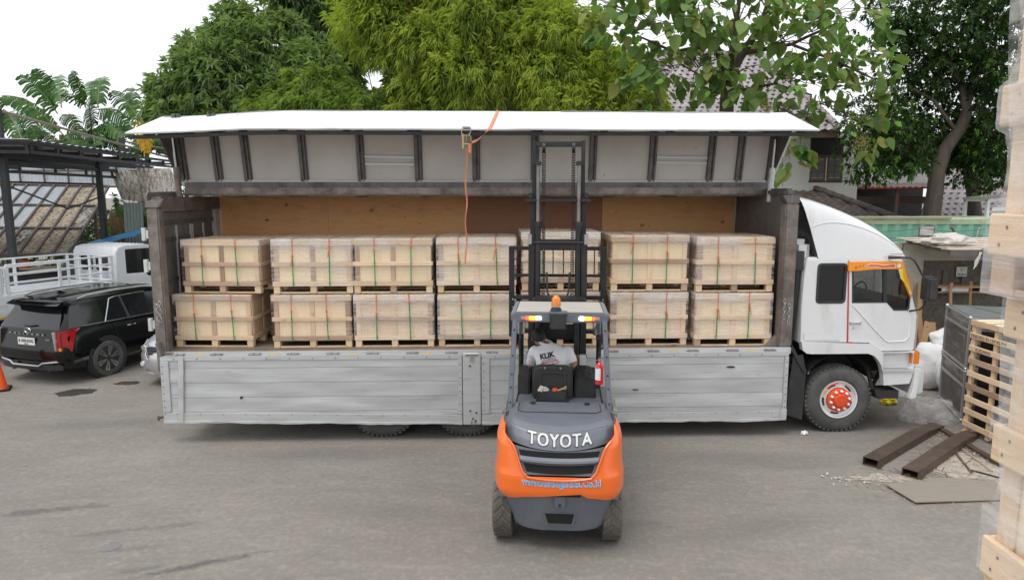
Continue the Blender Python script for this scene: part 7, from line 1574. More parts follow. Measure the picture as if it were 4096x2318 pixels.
litter('straw_litter', 'straw and wood shavings scattered on the yard floor', 'straw', 'straw', regs, 420, .015, .07, .005, 3); litter('twig_litter', 'dark twigs and slivers scattered among the straw', 'twigs', 'twig', regs, 26, .06, .28, .006, 5); litter('paper_litter', 'pale scraps scattered among the straw', 'scraps', 'paper_scrap', [(4.4, 8.3, .5, .25, 1), (6.3, 9.0, .4, .5, .8), (6.9, 11.9, .6, .5, 1)], 34, .015, .05, .018, 8)
M('sawdust', (.40, .355, .30), .95, 0, .15, 8, bump=.3)
patch('sawdust_patch', 'pale sawdust patch trodden into the yard floor', 'sawdust', 'sawdust', [blob(6.0, 8.75, .55, .5, .3, .005, seed=4, rough=.6), blob(4.75, 8.35, .4, .13, .1, .005, seed=6, rough=.8)])
lump('crumpled_paper', 'small crumpled white paper on the ground before the truck wheel', 'paper', 'pure_white', (4.44, 9.97, .03), .045, 6, (1, .8, .5), amp=.7, f=2)
lump('crumpled_paper', 'yellow and pink crumpled wrapper on the ground behind the bumper', 'wrapper', 'visor_yellow', (6.55, 11.5, .07), .10, 6, (1.2, .8, .6), amp=.6, f=2)
# wet patches and stains
patch('puddle', 'larger dark wet patch on the ground behind the black car', 'puddle', 'wet', [blob(-8.5, 12.9, .36, .24, .2, .006, seed=1, n=72, rough=.25)], 'wet patches by the black car'); patch('puddle', 'smaller dark wet patch beside the black car rear wheel', 'puddle', 'wet', [blob(-7.85, 13.55, .26, .14, .1, .006, seed=2, n=72, rough=.25)], 'wet patches by the black car')
mh = thing('drain_cap', 'small round metal cap set in the yard floor', 'cap', (-4.15, 6.63, 0), .2); m = MB(); m.lathe([(.001, .006), (.085, .006), (.10, .004), (.10, 0)], axis='z', n=24, close=False); m.build('cap', 'oil_stain', mh)
m = MB(); m.add([(-.03, -.01, .004), (.03, -.005, .012), (.035, .012, .008), (-.02, .012, .004)], [(0, 1, 2, 3)]); tag(m.build('fallen_leaf', 'yellow_tape', None, loc=(-6.55, 8.75, 0)), 'small yellow leaf fallen on the yard at far left', 'leaf')
# ------------------------------------------------------------------ vegetation
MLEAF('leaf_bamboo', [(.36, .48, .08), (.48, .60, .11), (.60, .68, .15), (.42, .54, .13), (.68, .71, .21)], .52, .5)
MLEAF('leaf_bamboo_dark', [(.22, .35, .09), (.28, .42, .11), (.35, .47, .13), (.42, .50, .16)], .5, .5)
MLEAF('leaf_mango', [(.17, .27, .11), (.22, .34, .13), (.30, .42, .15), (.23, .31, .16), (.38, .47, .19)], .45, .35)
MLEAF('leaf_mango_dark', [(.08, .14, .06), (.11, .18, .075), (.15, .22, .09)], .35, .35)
MLEAF('leaf_teak', [(.11, .20, .06), (.17, .28, .08), (.23, .35, .11), (.14, .22, .06), (.30, .40, .13), (.33, .31, .10)], .4, .42)
MLEAF('leaf_dark', [(.03, .065, .025), (.045, .09, .03), (.065, .125, .037), (.09, .165, .045)], .3, .35)
MLEAF('leaf_bright', [(.10, .25, .03), (.15, .32, .04), (.20, .38, .06)], .4, .4)
MLEAF('leaf_banana', [(.03, .095, .02), (.045, .125, .028), (.065, .16, .035), (.10, .18, .055)], .2, .5)
MLEAF('leaf_dry', [(.20, .13, .07), (.28, .20, .11), (.13, .09, .055)], .25, .8); MLEAF('leaf_orange', [(.62, .30, .02), (.72, .42, .03), (.55, .22, .02)], .4, .5); MLEAF('flower_cream', [(.55, .52, .22), (.45, .45, .18)], .2, .8)
M('bark', (.085, .068, .055), .9, 0, .3, 5, (4, 4, .7), dirt=(.13, .12, .10), damt=.5, bump=.7, bscale=14); M('bark_pale', (.125, .10, .08), .9, 0, .25, 4, (3, 3, .6), dirt=(.06, .05, .04), damt=.5, bump=.6, bscale=12); M('culm', (.16, .17, .05), .5, 0, .2, 4)
def unit(a): return a / np.maximum(1e-6, np.linalg.norm(a, axis=-1, keepdims=True))
def lobes_points(lobes, n, rg, lo=.55, hi=1.05, front=.75, ztop=True):
    """points in the outer shell of a set of lobes, thinned where another lobe covers them; returns points and outward directions"""
    vol = np.array([(l[3] * l[5] + l[3] * l[4] + l[4] * l[5]) for l in lobes]); cnt = np.maximum(1, (n * vol / vol.sum()).astype(int)); P, Dd = [], []
    for l, c in zip(lobes, cnt):
        d = unit(rg.normal(size=(c * 2, 3))); keep = (d[:, 1] < .45) | (rg.random(len(d)) > front); d = d[keep][:c]
        r = lo + (hi - lo) * rg.random(len(d)) ** .6; ax = np.array(l[3:6]); k = np.array([1 + .28 * noise.noise(Vector(x) * 2.6 + Vector(l[:3])) for x in d]); p = np.array(l[:3]) + d * ax * (r * k)[:, None]; P.append(p); Dd.append(unit(d / ax))
    return np.concatenate(P), np.concatenate(Dd)
def leaf_quads(base, dirv, up, L, W, droop=.15):
    """folded pointed leaf: 4 points (base, side, tip, side)"""
    dirv = unit(dirv); side = unit(np.cross(dirv, up)); nrm = np.cross(side, dirv); L = L[:, None]; W = W[:, None]
    tip = base + dirv * L - np.array([0, 0, 1]) * L * droop; mid = base + dirv * L * .45 - nrm * W * .12
    return np.stack([base, mid + side * W * .5 + nrm * W * .18, tip, mid - side * W * .5 + nrm * W * .18], 1).reshape(-1, 3)
def tree_thing(name, label, cat, loc): return thing(name, label, cat, loc)
def sprays(parent, name, mat, lobes, n, per, L, W, rg, fan=.9, droop=.35, dirmix=.6, zdrop=.3, lo=.55, hi=1.05, tilt=(0, 0, 0), pd=0.):
    P, Dd = lobes_points(lobes, n, rg, lo, hi); o = np.array(parent.location); n = len(P)
    base = np.repeat(P, per, 0); out = np.repeat(Dd, per, 0); ax = unit(out * dirmix + np.array([0, 0, -zdrop]) + np.array(tilt) + np.repeat(rg.normal(size=(n, 3)) * .35, per, 0)); d = unit(ax + rg.normal(size=(n * per, 3)) * fan * .6); base = base + d * .02 + rg.normal(size=(n * per, 3)) * pd
    up = unit(np.array([0, 0, 1.]) + rg.normal(size=(n * per, 3)) * .45); Ls = rg.uniform(L[0], L[1], n * per); Ws = rg.uniform(W[0], W[1], n * per)
    return put(name, fast_mesh(name, leaf_quads(base - o, d, up, Ls, Ws, droop), 4, [(0, 1, 2), (0, 2, 3)], mat), parent)
def limbs(parent, paths, r0, r1, mat='bark', name='trunk'):
    o = Vector(parent.location)
    for i, (pth, a, b) in enumerate(paths):
        m = MB(); pts = [Vector(p) - o for p in pth]; fine = []
        for k in range(len(pts) - 1):
            for t in (0, .33, .66): q = pts[k].lerp(pts[k + 1], t); fine.append(q + Vector((noise.noise(q * 1.3), noise.noise(q * 1.3 + Vector((5, 0, 0))), 0)) * .06)
        fine.append(pts[-1]); m.tube(fine, a, 9, 0, b); m.build('trunk' if i == 0 else 'branch', mat, parent, smooth=60)
rg = np.random.default_rng(11)
def twigs(parent, lobes, root, n, rad=.012, mat='bark', seed=1):
    rs = random.Random(seed); m = MB(); o = Vector(parent.location)
    for k in range(n):
        l = rs.choice(lobes); d = Vector((rs.gauss(0, 1), rs.gauss(0, 1) - .4, rs.gauss(0, 1))).normalized(); e = Vector(l[:3]) + Vector((d.x * l[3], d.y * l[4], d.z * l[5])) * rs.uniform(.6, 1.0); s_ = Vector(l[:3]).lerp(Vector(root), rs.uniform(.1, .5)); mid = s_.lerp(e, .55) + Vector((rs.gauss(0, .15), rs.gauss(0, .15), rs.uniform(.0, .3)))
        m.tube([s_ - o, s_.lerp(mid, .5) + Vector((0, 0, .06)) - o, mid - o, mid.lerp(e, .5) + Vector((0, 0, .05)) - o, e - o], rad * 1.6, 4, 0, rad * .5)
    return tag(m.build('twigs', mat, parent, smooth=60), kind='stuff')
# mango tree
mg = [(-8.82, 21.5, 7.09, 1.3, 1.6, 1.2), (-10.2, 21.5, 6.44, .85, 1.0, .73), (-7.74, 22, 8.01, 1.17, 1.4, .93), (-8.76, 22.5, 8.83, .55, 1, .69), (-9.4, 21.5, 7.6, .65, 1, .55), (-7.26, 21.5, 6.62, 1.34, 1.4, .85), (-6.28, 22, 7.41, 1.0, 1.4, .9), (-7.91, 21.5, 5.9, 3.1, 1.4, .73)]
mg += [(-10.95, 21.5, 6.1, .38, .4, .34), (-10.75, 21.5, 6.95, .34, .4, .30), (-10.05, 21.5, 7.35, .40, .5, .38), (-9.95, 21.6, 8.05, .30, .4, .36), (-9.25, 22, 8.55, .36, .5, .36), (-8.55, 22.3, 9.55, .30, .4, .40), (-7.9, 22, 9.1, .40, .5, .36), (-6.9, 22, 8.75, .45, .5, .36)]
T = thing('mango_tree', 'broad leafy green tree at the left behind the truck wing', 'tree', (-8.3, 22, 0)); limbs(T, [([(-8.3, 22, 0), (-8.25, 22, 3), (-8.3, 22, 5), (-8.2, 22, 7)], .22, .08), ([(-8.3, 22, 4.5), (-9.3, 21.8, 6), (-10, 21.6, 6.6)], .09, .03), ([(-8.25, 22, 5), (-7, 21.8, 6.4), (-6.4, 22, 7.4)], .09, .03), ([(-8.2, 22, 6.5), (-7.7, 22, 8.0)], .07, .03)], 0, 0)
sprays(T, 'crown', 'leaf_mango', mg, 2300, 10, (.18, .34), (.05, .085), rg, 1.15, .25, .8, .25, .5, 1.1); sprays(T, 'inner_crown', 'leaf_mango_dark', mg, 1100, 8, (.2, .3), (.06, .09), rg, 1.3, .3, .5, .3, .1, .75); twigs(T, mg, (-8.3, 22, 5.5), 60)  # darker inner leaves paint the shade inside the crown
dk = [(-7.2, 26, 10.06, 1.38, 1.6, 1.01), (-7.88, 26, 11.16, 1.1, 1.6, 1.15), (-6.35, 26, 9.37, .87, 1.4, 1.31), (-6.41, 26, 7.82, .88, 1.2, .88), (-5.6, 26, 10.8, 1.2, 1.4, 1.2)]
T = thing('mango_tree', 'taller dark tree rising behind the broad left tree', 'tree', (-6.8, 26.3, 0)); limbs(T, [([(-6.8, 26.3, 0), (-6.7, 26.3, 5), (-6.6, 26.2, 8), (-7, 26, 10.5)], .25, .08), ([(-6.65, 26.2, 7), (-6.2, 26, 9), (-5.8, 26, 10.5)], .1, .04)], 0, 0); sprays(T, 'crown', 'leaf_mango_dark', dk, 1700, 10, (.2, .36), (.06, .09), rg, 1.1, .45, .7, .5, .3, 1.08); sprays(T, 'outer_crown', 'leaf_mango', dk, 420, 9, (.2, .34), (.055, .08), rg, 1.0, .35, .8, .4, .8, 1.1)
# bamboo clumps
BC = [('first bamboo clump, feathery yellow green, beside the left trees', [(-3.83, 21, 8.6, 1.15, 1.3, 1.0), (-3.2, 21, 9.9, 1.3, 1.4, .95), (-2.38, 20.5, 7.9, 1.2, 1.2, .85), (-2.6, 21, 6.4, 1.2, 1.1, .8)], (-2.7, 21, 0), 0), ('second bamboo clump, yellow green, above the dangling strap', [(-.99, 20.5, 8.48, 1.26, 1.4, 1.0), (-1.22, 20.3, 6.89, 1.26, 1.2, .92), (-.42, 21, 9.9, 1.3, 1.4, .85), (.16, 20.5, 7.26, 1.04, 1.2, 1.15)], (-.6, 20.9, 0), 0), ('third bamboo clump, yellow green, above the forklift mast', [(1.19, 20.5, 8.15, 1.2, 1.4, .8), (1.28, 20, 6.73, 1.24, 1.2, .9), (2.44, 20.3, 7.0, 1.0, 1.2, .8), (.74, 21, 9.15, .8, 1.2, .65)], (1.4, 20.8, 0), 0), ('low bamboo clump drooping at the right end of the row', [(3.21, 20, 6.4, .8, 1.1, .8), (2.17, 19.8, 6.0, 1.3, 1.1, .67), (3.7, 19.8, 5.9, .45, .9, .5)], (2.9, 20.3, 0), 0), ('low dark bamboo clump in front of the left trees', [(-6.13, 20.5, 6.1, .9, 1.0, .62), (-4.73, 20.5, 6.05, 1.05, 1.0, .5), (-5.54, 20.8, 6.7, .8, .9, .5), (-6.9, 20.6, 5.9, .9, .9, .4)], (-5.4, 20.8, 0), 1)]
for k, (lab, lb, root, dark) in enumerate(BC):
    T = thing('bamboo_clump', lab, 'bamboo', root, 0, 'bamboo clumps behind the truck'); rs = random.Random(k)
    for i in range(9):
        l = lb[i % len(lb)]; e = Vector(l[:3]) + Vector((rs.uniform(-.8, .8) * l[3], rs.uniform(-.6, .3), rs.uniform(.2, .9) * l[5])); b0 = Vector(root) + Vector((rs.uniform(-.5, .5), rs.uniform(-.3, .3), 0)); m = MB(); pts = [b0.lerp(e, t) + Vector((0, 0, .9 * math.sin(PI * t) * .6)) - Vector(root) for t in np.linspace(0, 1, 9)]; m.tube(pts, .03, 6, 0, .008); m.build('culm', 'culm', T, smooth=60)
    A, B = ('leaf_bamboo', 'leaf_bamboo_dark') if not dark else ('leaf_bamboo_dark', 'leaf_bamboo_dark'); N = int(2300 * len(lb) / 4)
    sprays(T, 'crown', A, lb, N, 9, (.16, .34), (.020, .032), rg, .95, .45, .75, .35, .45, 1.16, pd=.05); sprays(T, 'inner_crown', B, lb, int(N * .75), 8, (.16, .32), (.025, .04), rg, 1.1, .5, .5, .5, .1, .85, pd=.07)  # dark inner leaf colour carries the shade within the clump
    # feathery plumes breaking the outline
    P, Dd = lobes_points(lb, 46, rg, 1.0, 1.15, .9); V = []
    for p, d in zip(P, Dd):
        if p[2] < 6: continue
        ax = unit(d * .8 + np.array([rg.normal() * .4, -.2, .35])); ln = rg.uniform(.35, .8)
        for t in np.linspace(0, 1, 13):
            c = p + ax * ln * t + np.array([0, 0, -.35 * t * t * ln]); q = unit(ax[None] * .9 + rg.normal(size=(5, 3)) * .55 + np.array([0, 0, -.35])); V.append(leaf_quads(np.repeat(c[None], 5, 0) - np.array(root), q, np.tile([0, 0, 1.], (5, 1)) + rg.normal(size=(5, 3)) * .3, rg.uniform(.14, .28, 5), rg.uniform(.018, .028, 5), .35))
    put('plumes', fast_mesh('plumes', np.concatenate(V), 4, [(0, 1, 2), (0, 2, 3)], A), T)
# big-leaved tree in front of the house
tk = [(3.93, 17, 7.64, 1.23, 1.5, .76), (2.64, 17.3, 7.71, .87, 1.2, .77), (5.34, 17, 7.83, 1.33, 1.6, .85), (4.15, 17, 6.54, 1.05, 1.3, .67), (5.34, 16.8, 6.33, .85, 1.2, .85), (6.5, 16.5, 7.17, 1.29, 1.5, .92), (7.68, 16.5, 7.53, 1.01, 1.3, .83), (6.85, 16.5, 6.0, 1.03, 1.2, .65), (7.93, 16.3, 6.42, .83, 1.1, .64), (6.69, 16.2, 4.97, .42, .6, .55), (6.46, 16, 4.24, .32, .5, .41), (8.06, 16, 5.05, .5, .6, .45), (8.5, 16.2, 5.69, .37, .6, .37), (3.24, 17.2, 6.48, .58, .9, .68), (1.97, 17.4, 8.11, .39, .6, .39), (3.6, 17, 8.6, 1.4, 1.2, .6), (6.3, 17, 8.6, 1.8, 1.2, .6)]
T = thing('teak_tree', 'big-leaved tree with dark trunk in front of the tiled house', 'tree', (5.3, 17.3, 0))
limbs(T, [([(5.3, 17.3, 0), (5.31, 17.3, 3), (5.3, 17.3, 5.45), (5.3, 17.3, 6.6)], .24, .15), ([(5.3, 17.3, 6.5), (4.86, 17.2, 7.23), (4.45, 17.2, 7.88), (3.89, 17, 8.9)], .11, .05), ([(5.3, 17.3, 6.4), (5.69, 17.1, 7.12), (5.92, 17, 7.64), (6.27, 16.8, 8.7)], .12, .05), ([(5.32, 17.3, 6.5), (5.48, 17.4, 7.74), (5.62, 17.4, 9)], .09, .04), ([(5.69, 17.1, 7.0), (6.63, 16.8, 7.14), (7.5, 16.5, 7.53)], .06, .025), ([(4.86, 17.2, 7.2), (3.9, 17.2, 7.04), (3.02, 17.2, 7.42)], .055, .02), ([(5.3, 17.3, 6.1), (6.2, 16.6, 6.2), (6.9, 16.3, 5.9), (6.8, 16.2, 5.1)], .04, .012), ([(6.6, 16.7, 7.1), (7.6, 16.3, 6.6), (8.3, 16.1, 6.2), (8.1, 16, 5.2)], .035, .012), ([(5.3, 17.2, 6.2), (4.6, 16.9, 6.4), (4.0, 16.8, 6.7)], .04, .015)], 0, 0)
twigs(T, tk, (5.4, 17, 7), 130, .011, 'bark_pale', 3)
def big_leaves(parent, name, mat, lobes, n, per, size, rg, lo=.35, hi=1.08):
    P, Dd = lobes_points(lobes, n, rg, lo, hi, .5); n = len(P) * per; base = np.repeat(P, per, 0) + rg.normal(size=(n, 3)) * .07; d = unit(np.repeat(Dd, per, 0) * .5 + rg.normal(size=(n, 3)) * .75 + np.array([0, -.15, -.55])); up = unit(np.array([0, -.35, .8]) + rg.normal(size=(n, 3)) * .5); side = unit(np.cross(d, up)); nr = np.cross(side, d); L = rg.uniform(*size, n)[:, None]; o = np.array(parent.location)
    prof = [(0, .10), (.12, .62), (.35, .86), (.6, .74), (.82, .40), (1.0, .02)]; V = []
    for t, w_ in prof:
        c = base + d * L * t - np.array([0, 0, 1]) * L * .28 * t * t
        for s_ in (-1, 0, 1): V.append(c + side * L * w_ * .5 * s_ + nr * L * (.10 * abs(s_) * w_ - .02) + (nr * L * rg.normal(size=(n, 1)) * .03 if s_ else 0))
    V = (np.stack(V, 1) - o).reshape(-1, 3); f = [(r * 3 + c, r * 3 + c + 1, r * 3 + c + 4, r * 3 + c + 3) for r in range(5) for c in range(2)]
    return put(name, fast_mesh(name, V, 18, f, mat), parent)
big_leaves(T, 'crown', 'leaf_teak', tk, 350, 4, (.14, .37), rg); big_leaves(T, 'young_leaves', 'leaf_bright', tk, 90, 3, (.12, .22), rg, .8, 1.1)
for i, p in enumerate(((5.9, 16.2, 5.6), (8.0, 15.9, 4.75), (8.35, 16, 5.9))):
    c = np.array(p) + rg.normal(size=(500, 3)) * np.array([.10, .08, .12]); d = unit(rg.normal(size=(500, 3))); tag(put('flower_spray', fast_mesh('flower_spray', leaf_quads(c - np.array(T.location), d, np.tile([0, 0, 1.], (500, 1)), np.full(500, .035), np.full(500, .03)), 4, [(0, 1, 2), (0, 2, 3)], 'flower_cream'), T), kind='stuff')
# dark tree on the right with leaning trunk
rt_ = [(11.91, 19.5, 8.24, 1.52, 1.6, 1.09), (12.9, 19.3, 7.78, .97, 1.5, 1.3), (11.4, 20, 7.39, 1.24, 1.4, 1.12), (11.01, 20.5, 8.8, 1.03, 1.4, .91), (13.2, 19.3, 5.88, .77, 1.3, 1.32), (9.95, 19.2, 5.7, .8, 1.2, .8), (9.75, 19, 4.65, .6, .9, .8), (10.7, 19.3, 4.6, .8, 1.0, .55), (12.31, 20.5, 6.92, 1.39, 1.2, 1.39), (13.46, 20.3, 4.7, 1.05, 1.1, .8), (10.8, 20, 5.2, 1.2, 1.2, .8), (12.57, 21, 5.2, 1.32, 1.2, .9), (13.12, 19.5, 9.17, 1.19, 1.5, .97), (13.38, 19.2, 4.5, .66, 1.0, .85)]
T = thing('shade_tree', 'dense dark green tree with a leaning bare trunk at right', 'tree', (11.9, 19.5, 0))
limbs(T, [([(11.9, 19.5, 0), (11.9, 19.5, 2.0), (11.93, 19.5, 3.49), (11.98, 19.5, 4.27), (12.12, 19.5, 4.82), (12.49, 19.5, 5.36), (12.66, 19.5, 6.01)], .26, .14), ([(12.62, 19.5, 5.9), (12.49, 19.5, 6.66), (12.18, 19.5, 7.08), (11.86, 19.5, 7.5)], .11, .05), ([(12.6, 19.5, 5.9), (12.86, 19.6, 6.99), (13.06, 19.7, 7.86), (13.16, 19.8, 8.73)], .12, .05), ([(12.4, 19.5, 5.4), (11.65, 19.4, 6.17), (11.07, 19.4, 6.5)], .06, .03), ([(12.0, 19.5, 4.4), (11.3, 19.4, 4.7), (10.6, 19.3, 4.6)], .05, .02)], 0, 0, 'bark_pale')
sprays(T, 'crown', 'leaf_dark', rt_, 4200, 9, (.10, .19), (.045, .07), rg, 1.2, .3, .7, .25, .2, 1.08); sprays(T, 'bright_sprigs', 'leaf_bright', [l for l in rt_ if l[0] > 12.4 or l[2] < 5.8], 210, 10, (.10, .18), (.035, .055), rg, .9, .3, .9, .1, .92, 1.1); twigs(T, rt_, (12.4, 19.6, 6), 90, .010, 'bark_pale', 9)
T = thing('shade_tree', 'second dark trunk with low foliage behind the leaning tree', 'tree', (14.1, 21, 0)); l2 = [(14.2, 21, 5.6, 1.3, 1.0, 1.1), (13.4, 21.2, 5.1, .9, .9, .7), (15, 21, 6.8, 1.3, 1.2, 1.3)]; limbs(T, [([(14.1, 21, 0), (14.15, 21, 3), (14.0, 21, 3.8), (13.8, 21, 4.4), (13.9, 21, 5.4)], .24, .1), ([(14.05, 21, 3.6), (14.6, 21, 4.8)], .12, .05)], 0, 0); sprays(T, 'crown', 'leaf_dark', l2, 1100, 9, (.11, .2), (.045, .07), rg, 1.2, .3, .7, .25, .2, 1.08)
# banana plants
BAN = [((-16.07, 25.0, 5.72), (-17.79, 24.5, 6.94)), ((-16.67, 25.7, 6.55), (-17.67, 25.3, 7.8)), ((-17.17, 26.4, 7.01), (-17.63, 26.1, 8.18)), ((-16.06, 25.0, 6.69), (-17.33, 26.9, 7.99)), ((-15.63, 25.7, 6.78), (-15.32, 24.5, 7.73)), ((-16.05, 26.4, 6.94), (-16.1, 25.3, 7.12)), ((-14.77, 25.0, 6.69), (-15.18, 26.1, 7.86)), ((-15.15, 25.7, 6.78), (-16.29, 26.9, 7.76)), ((-15.89, 26.4, 5.65), (-14.76, 24.5, 6.63)), ((-14.77, 25.0, 6.62), (-13.76, 25.3, 5.67)), ((-13.67, 25.7, 6.25), (-14.87, 26.1, 7.35)), ((-14.26, 26.4, 6.63), (-14.57, 26.9, 7.61)), ((-13.04, 25.0, 5.72), (-13.29, 24.5, 5.21)), ((-18.01, 25.7, 6.78), (-17.3, 25.3, 5.56)), ((-16.98, 26.4, 6.57), (-16.16, 26.1, 5.74)), ((-18.56, 25.0, 5.79), (-19.01, 26.9, 6.41)), ((-15.66, 25.7, 5.59), (-13.6, 24.5, 5.35)), ((-18.92, 26.4, 5.99), (-19.02, 25.3, 7.01)), ((-17.53, 25.0, 5.44), (-18.94, 26.1, 6.54)), ((-17.12, 25.7, 5.64), (-18.88, 26.9, 5.4)), ((-15.02, 26.4, 5.84), (-14.53, 24.5, 5.24)), ((-13.32, 25.0, 5.86), (-12.76, 25.3, 6.31)), ((-13.4, 25.7, 5.71), (-13.17, 26.1, 5.3))]
PLT = [('leftmost banana plant above the canopy roof', (-20.1, 28.0, 0)), ('banana plant with the tallest leaf above the canopy', (-18.2, 28.0, 0)), ('banana plant with upright torn leaves above canopy middle', (-16.7, 28.0, 0)), ('banana plant drooping over the canopy nearest the truck', (-14.8, 28.0, 0))]
KB = 1.09
BAN = [tuple((x * KB, y * KB, 3.6 + (z - 3.6) * KB) for x, y, z in q) for q in BAN]
plants = [thing('banana_plant', lab, 'banana plant', p, 0, 'banana plants behind the canopy') for lab, p in PLT]
def banana_leaf(parent, b, e, wd, mat='leaf_banana', torn=.55, seed=0, name='leaf'):
    rs = random.Random(seed); b, e = Vector(b), Vector(e); o = Vector(parent.location); L = (e - b).length; d = (e - b).normalized(); V = []; rib = MB()
    arch = .16 * L if e.z > b.z - .2 else .28 * L
    c = lambda t: b + (e - b) * t + Vector((0, 0, arch * math.sin(PI * min(1, t * .95)))) ; side = d.cross(Vector((0, -.75, .65))).normalized(); nrm = side.cross(d)
    n = max(14, int(L / .075)); ts = np.linspace(.06, 1, n + 1)
    for s_ in (-1, 1):
        dr = 0
        for k in range(n):
            t0, t1 = ts[k], ts[k + 1]; w_ = wd * math.sin(PI * min(.97, .10 + .86 * (t0 + t1) / 2)) ** .55
            if rs.random() < torn: dr = rs.uniform(-.1, .7)
            g = .88 if rs.random() < torn else 1.0; t1 = t0 + (t1 - t0) * g; p0, p1 = c(t0), c(t1); out = (side * s_ + d * .38).normalized(); dn = Vector((0, 0, -1))
            m0, m1 = [p + out * w_ * .5 + nrm * .03 + dn * w_ * .22 * dr for p in (p0, p1)]; k2 = rs.uniform(.8, 1.05); q0, q1 = [p + out * w_ * k2 + dn * w_ * (.18 + .75 * dr) for p in (p0, p1)]; V += [p0 - o, p1 - o, m1 - o, m0 - o, q1 - o, q0 - o]
    lf = put(name, fast_mesh(name, [tuple(v) for v in V], 6, [(0, 1, 2, 3), (3, 2, 4, 5)], mat), parent); rib.tube([c(t) - o for t in np.linspace(0, 1, 9)], .028, 5, 0, .008); rib.build('midrib', 'culm', lf, smooth=60); return lf
for i, (b, e) in enumerate(BAN):
    pl = min(plants, key=lambda p: abs(p.location.x - b[0])); banana_leaf(pl, b, e, random.uniform(.36, .48), 'leaf_banana', .25 if i in (0, 2, 4, 6) else .7, i)
for k, p in enumerate(plants):
    m = MB(); m.tube([(0, 0, 0), (.05, 0, 3), (.1, 0, 6.0)], .16, 10, 0, .08); m.build('stem', 'culm', p, smooth=60)
    for q in range(7):
        a = q * .9 + k; b = Vector(p.location) + Vector((.1, 0, 5.3 + .1 * q)); banana_leaf(p, b, b + Vector((math.cos(a) * 1.5, math.sin(a) * .8, rs.uniform(-1.2, .5))), .34, 'leaf_banana', .6, 60 + q + 9 * k)
ol = banana_leaf(plants[3], (-12.55, 23.6, 6.15), (-12.35, 23.5, 4.95), .32, 'leaf_orange', .9, 77); 
# undergrowth beside the lean-to: banana suckers and dry hanging leaves
for i, (lab, p) in enumerate((('young banana plant in the gap beside the lean-to', (-13.2, 23.9, 0)), ('low banana plant by the green corrugated sheet', (-12.3, 23.6, 0)))):
    T = thing('banana_plant', lab, 'banana plant', p, 0, 'banana plants in the gap'); m = MB(); m.tube([(0, 0, 0), (0, 0, 2.4)], .13, 8, 0, .08); m.build('stem', 'culm', T, smooth=60); rs = random.Random(i)
    for q in range(9): a = q * .75; b = Vector(p) + Vector((0, 0, 2.0 + .12 * q)); banana_leaf(T, b, b + Vector((math.cos(a) * 1.0, -abs(math.sin(a)) * .6, rs.uniform(-.9, .9))), .3, 'leaf_banana', .3, 130 + q + i * 20)
    for q in range(12): a = q * .6; b = Vector(p) + Vector((-.5 + rs.uniform(-.6, .3), -.2, 1.6 + rs.uniform(0, 1.6))); banana_leaf(T, b, b + Vector((math.cos(a) * .3, -.2, -1.2)), .2, 'leaf_dry', .9, 170 + q + i * 20, 'dry_leaf')
hd = [(-14.8 + i * 2.2, 28.5, 2.0 + .5 * math.sin(i), 1.6, 1.0, 1.9) for i in range(-3, 6)]
T = thing('hedge', 'dark hedge growing behind the lean-to and the truck', 'hedge', (-9, 28.5, 0)); sprays(T, 'foliage', 'leaf_mango_dark', hd, 2200, 8, (.2, .34), (.06, .1), rg, 1.2, .3, .7, .25, .3, 1.1)

# ------------------------------------------------------------------ houses
M('house_white', (.72, .71, .68), .85, 0, .04, 2, dirt=(.50, .48, .44), damt=.3, dscale=1.2, bump=.1); M('tile_grey', (.33, .29, .30), .5, 0, .12, 5, dirt=(.14, .12, .12), damt=.5, dscale=4, rnd=.16, bump=.1); M('tile_brown', (.095, .075, .068), .5, 0, .15, 5, dirt=(.16, .14, .12), damt=.5, dscale=4, rnd=.2, bump=.1); M('window_wood', (.16, .10, .075), .6, 0, .15, 6); M('obscure_glass', (.16, .175, .18), .35, 0, .1, 20, bump=.3, bscale=60)
def tile_mesh(w_, l_, mat):
    """pan and roll tile, local x across, y up the slope"""
    m = MB(); prof = [(-.5, .0), (-.36, -.10), (-.18, -.10), (-.02, .06), (.14, .22), (.32, .22), (.46, .06), (.54, .0)]
    v = []
    for y in (0, l_ * 1.12):
        for x, z in prof: v.append((x * w_, y, z * w_ * .62 + (.010 if y == 0 else .0)))
    for x, z in prof: v.append((x * w_, 0, z * w_ * .62 - .008))
    n = len(prof); f = [(i, i + 1, n + i + 1, n + i) for i in range(n - 1)] + [(2 * n + i, 2 * n + i + 1, i + 1, i) for i in range(n - 1)]
    return m.add(v, f).mesh('tile', MATS[mat], 40, fix=False)
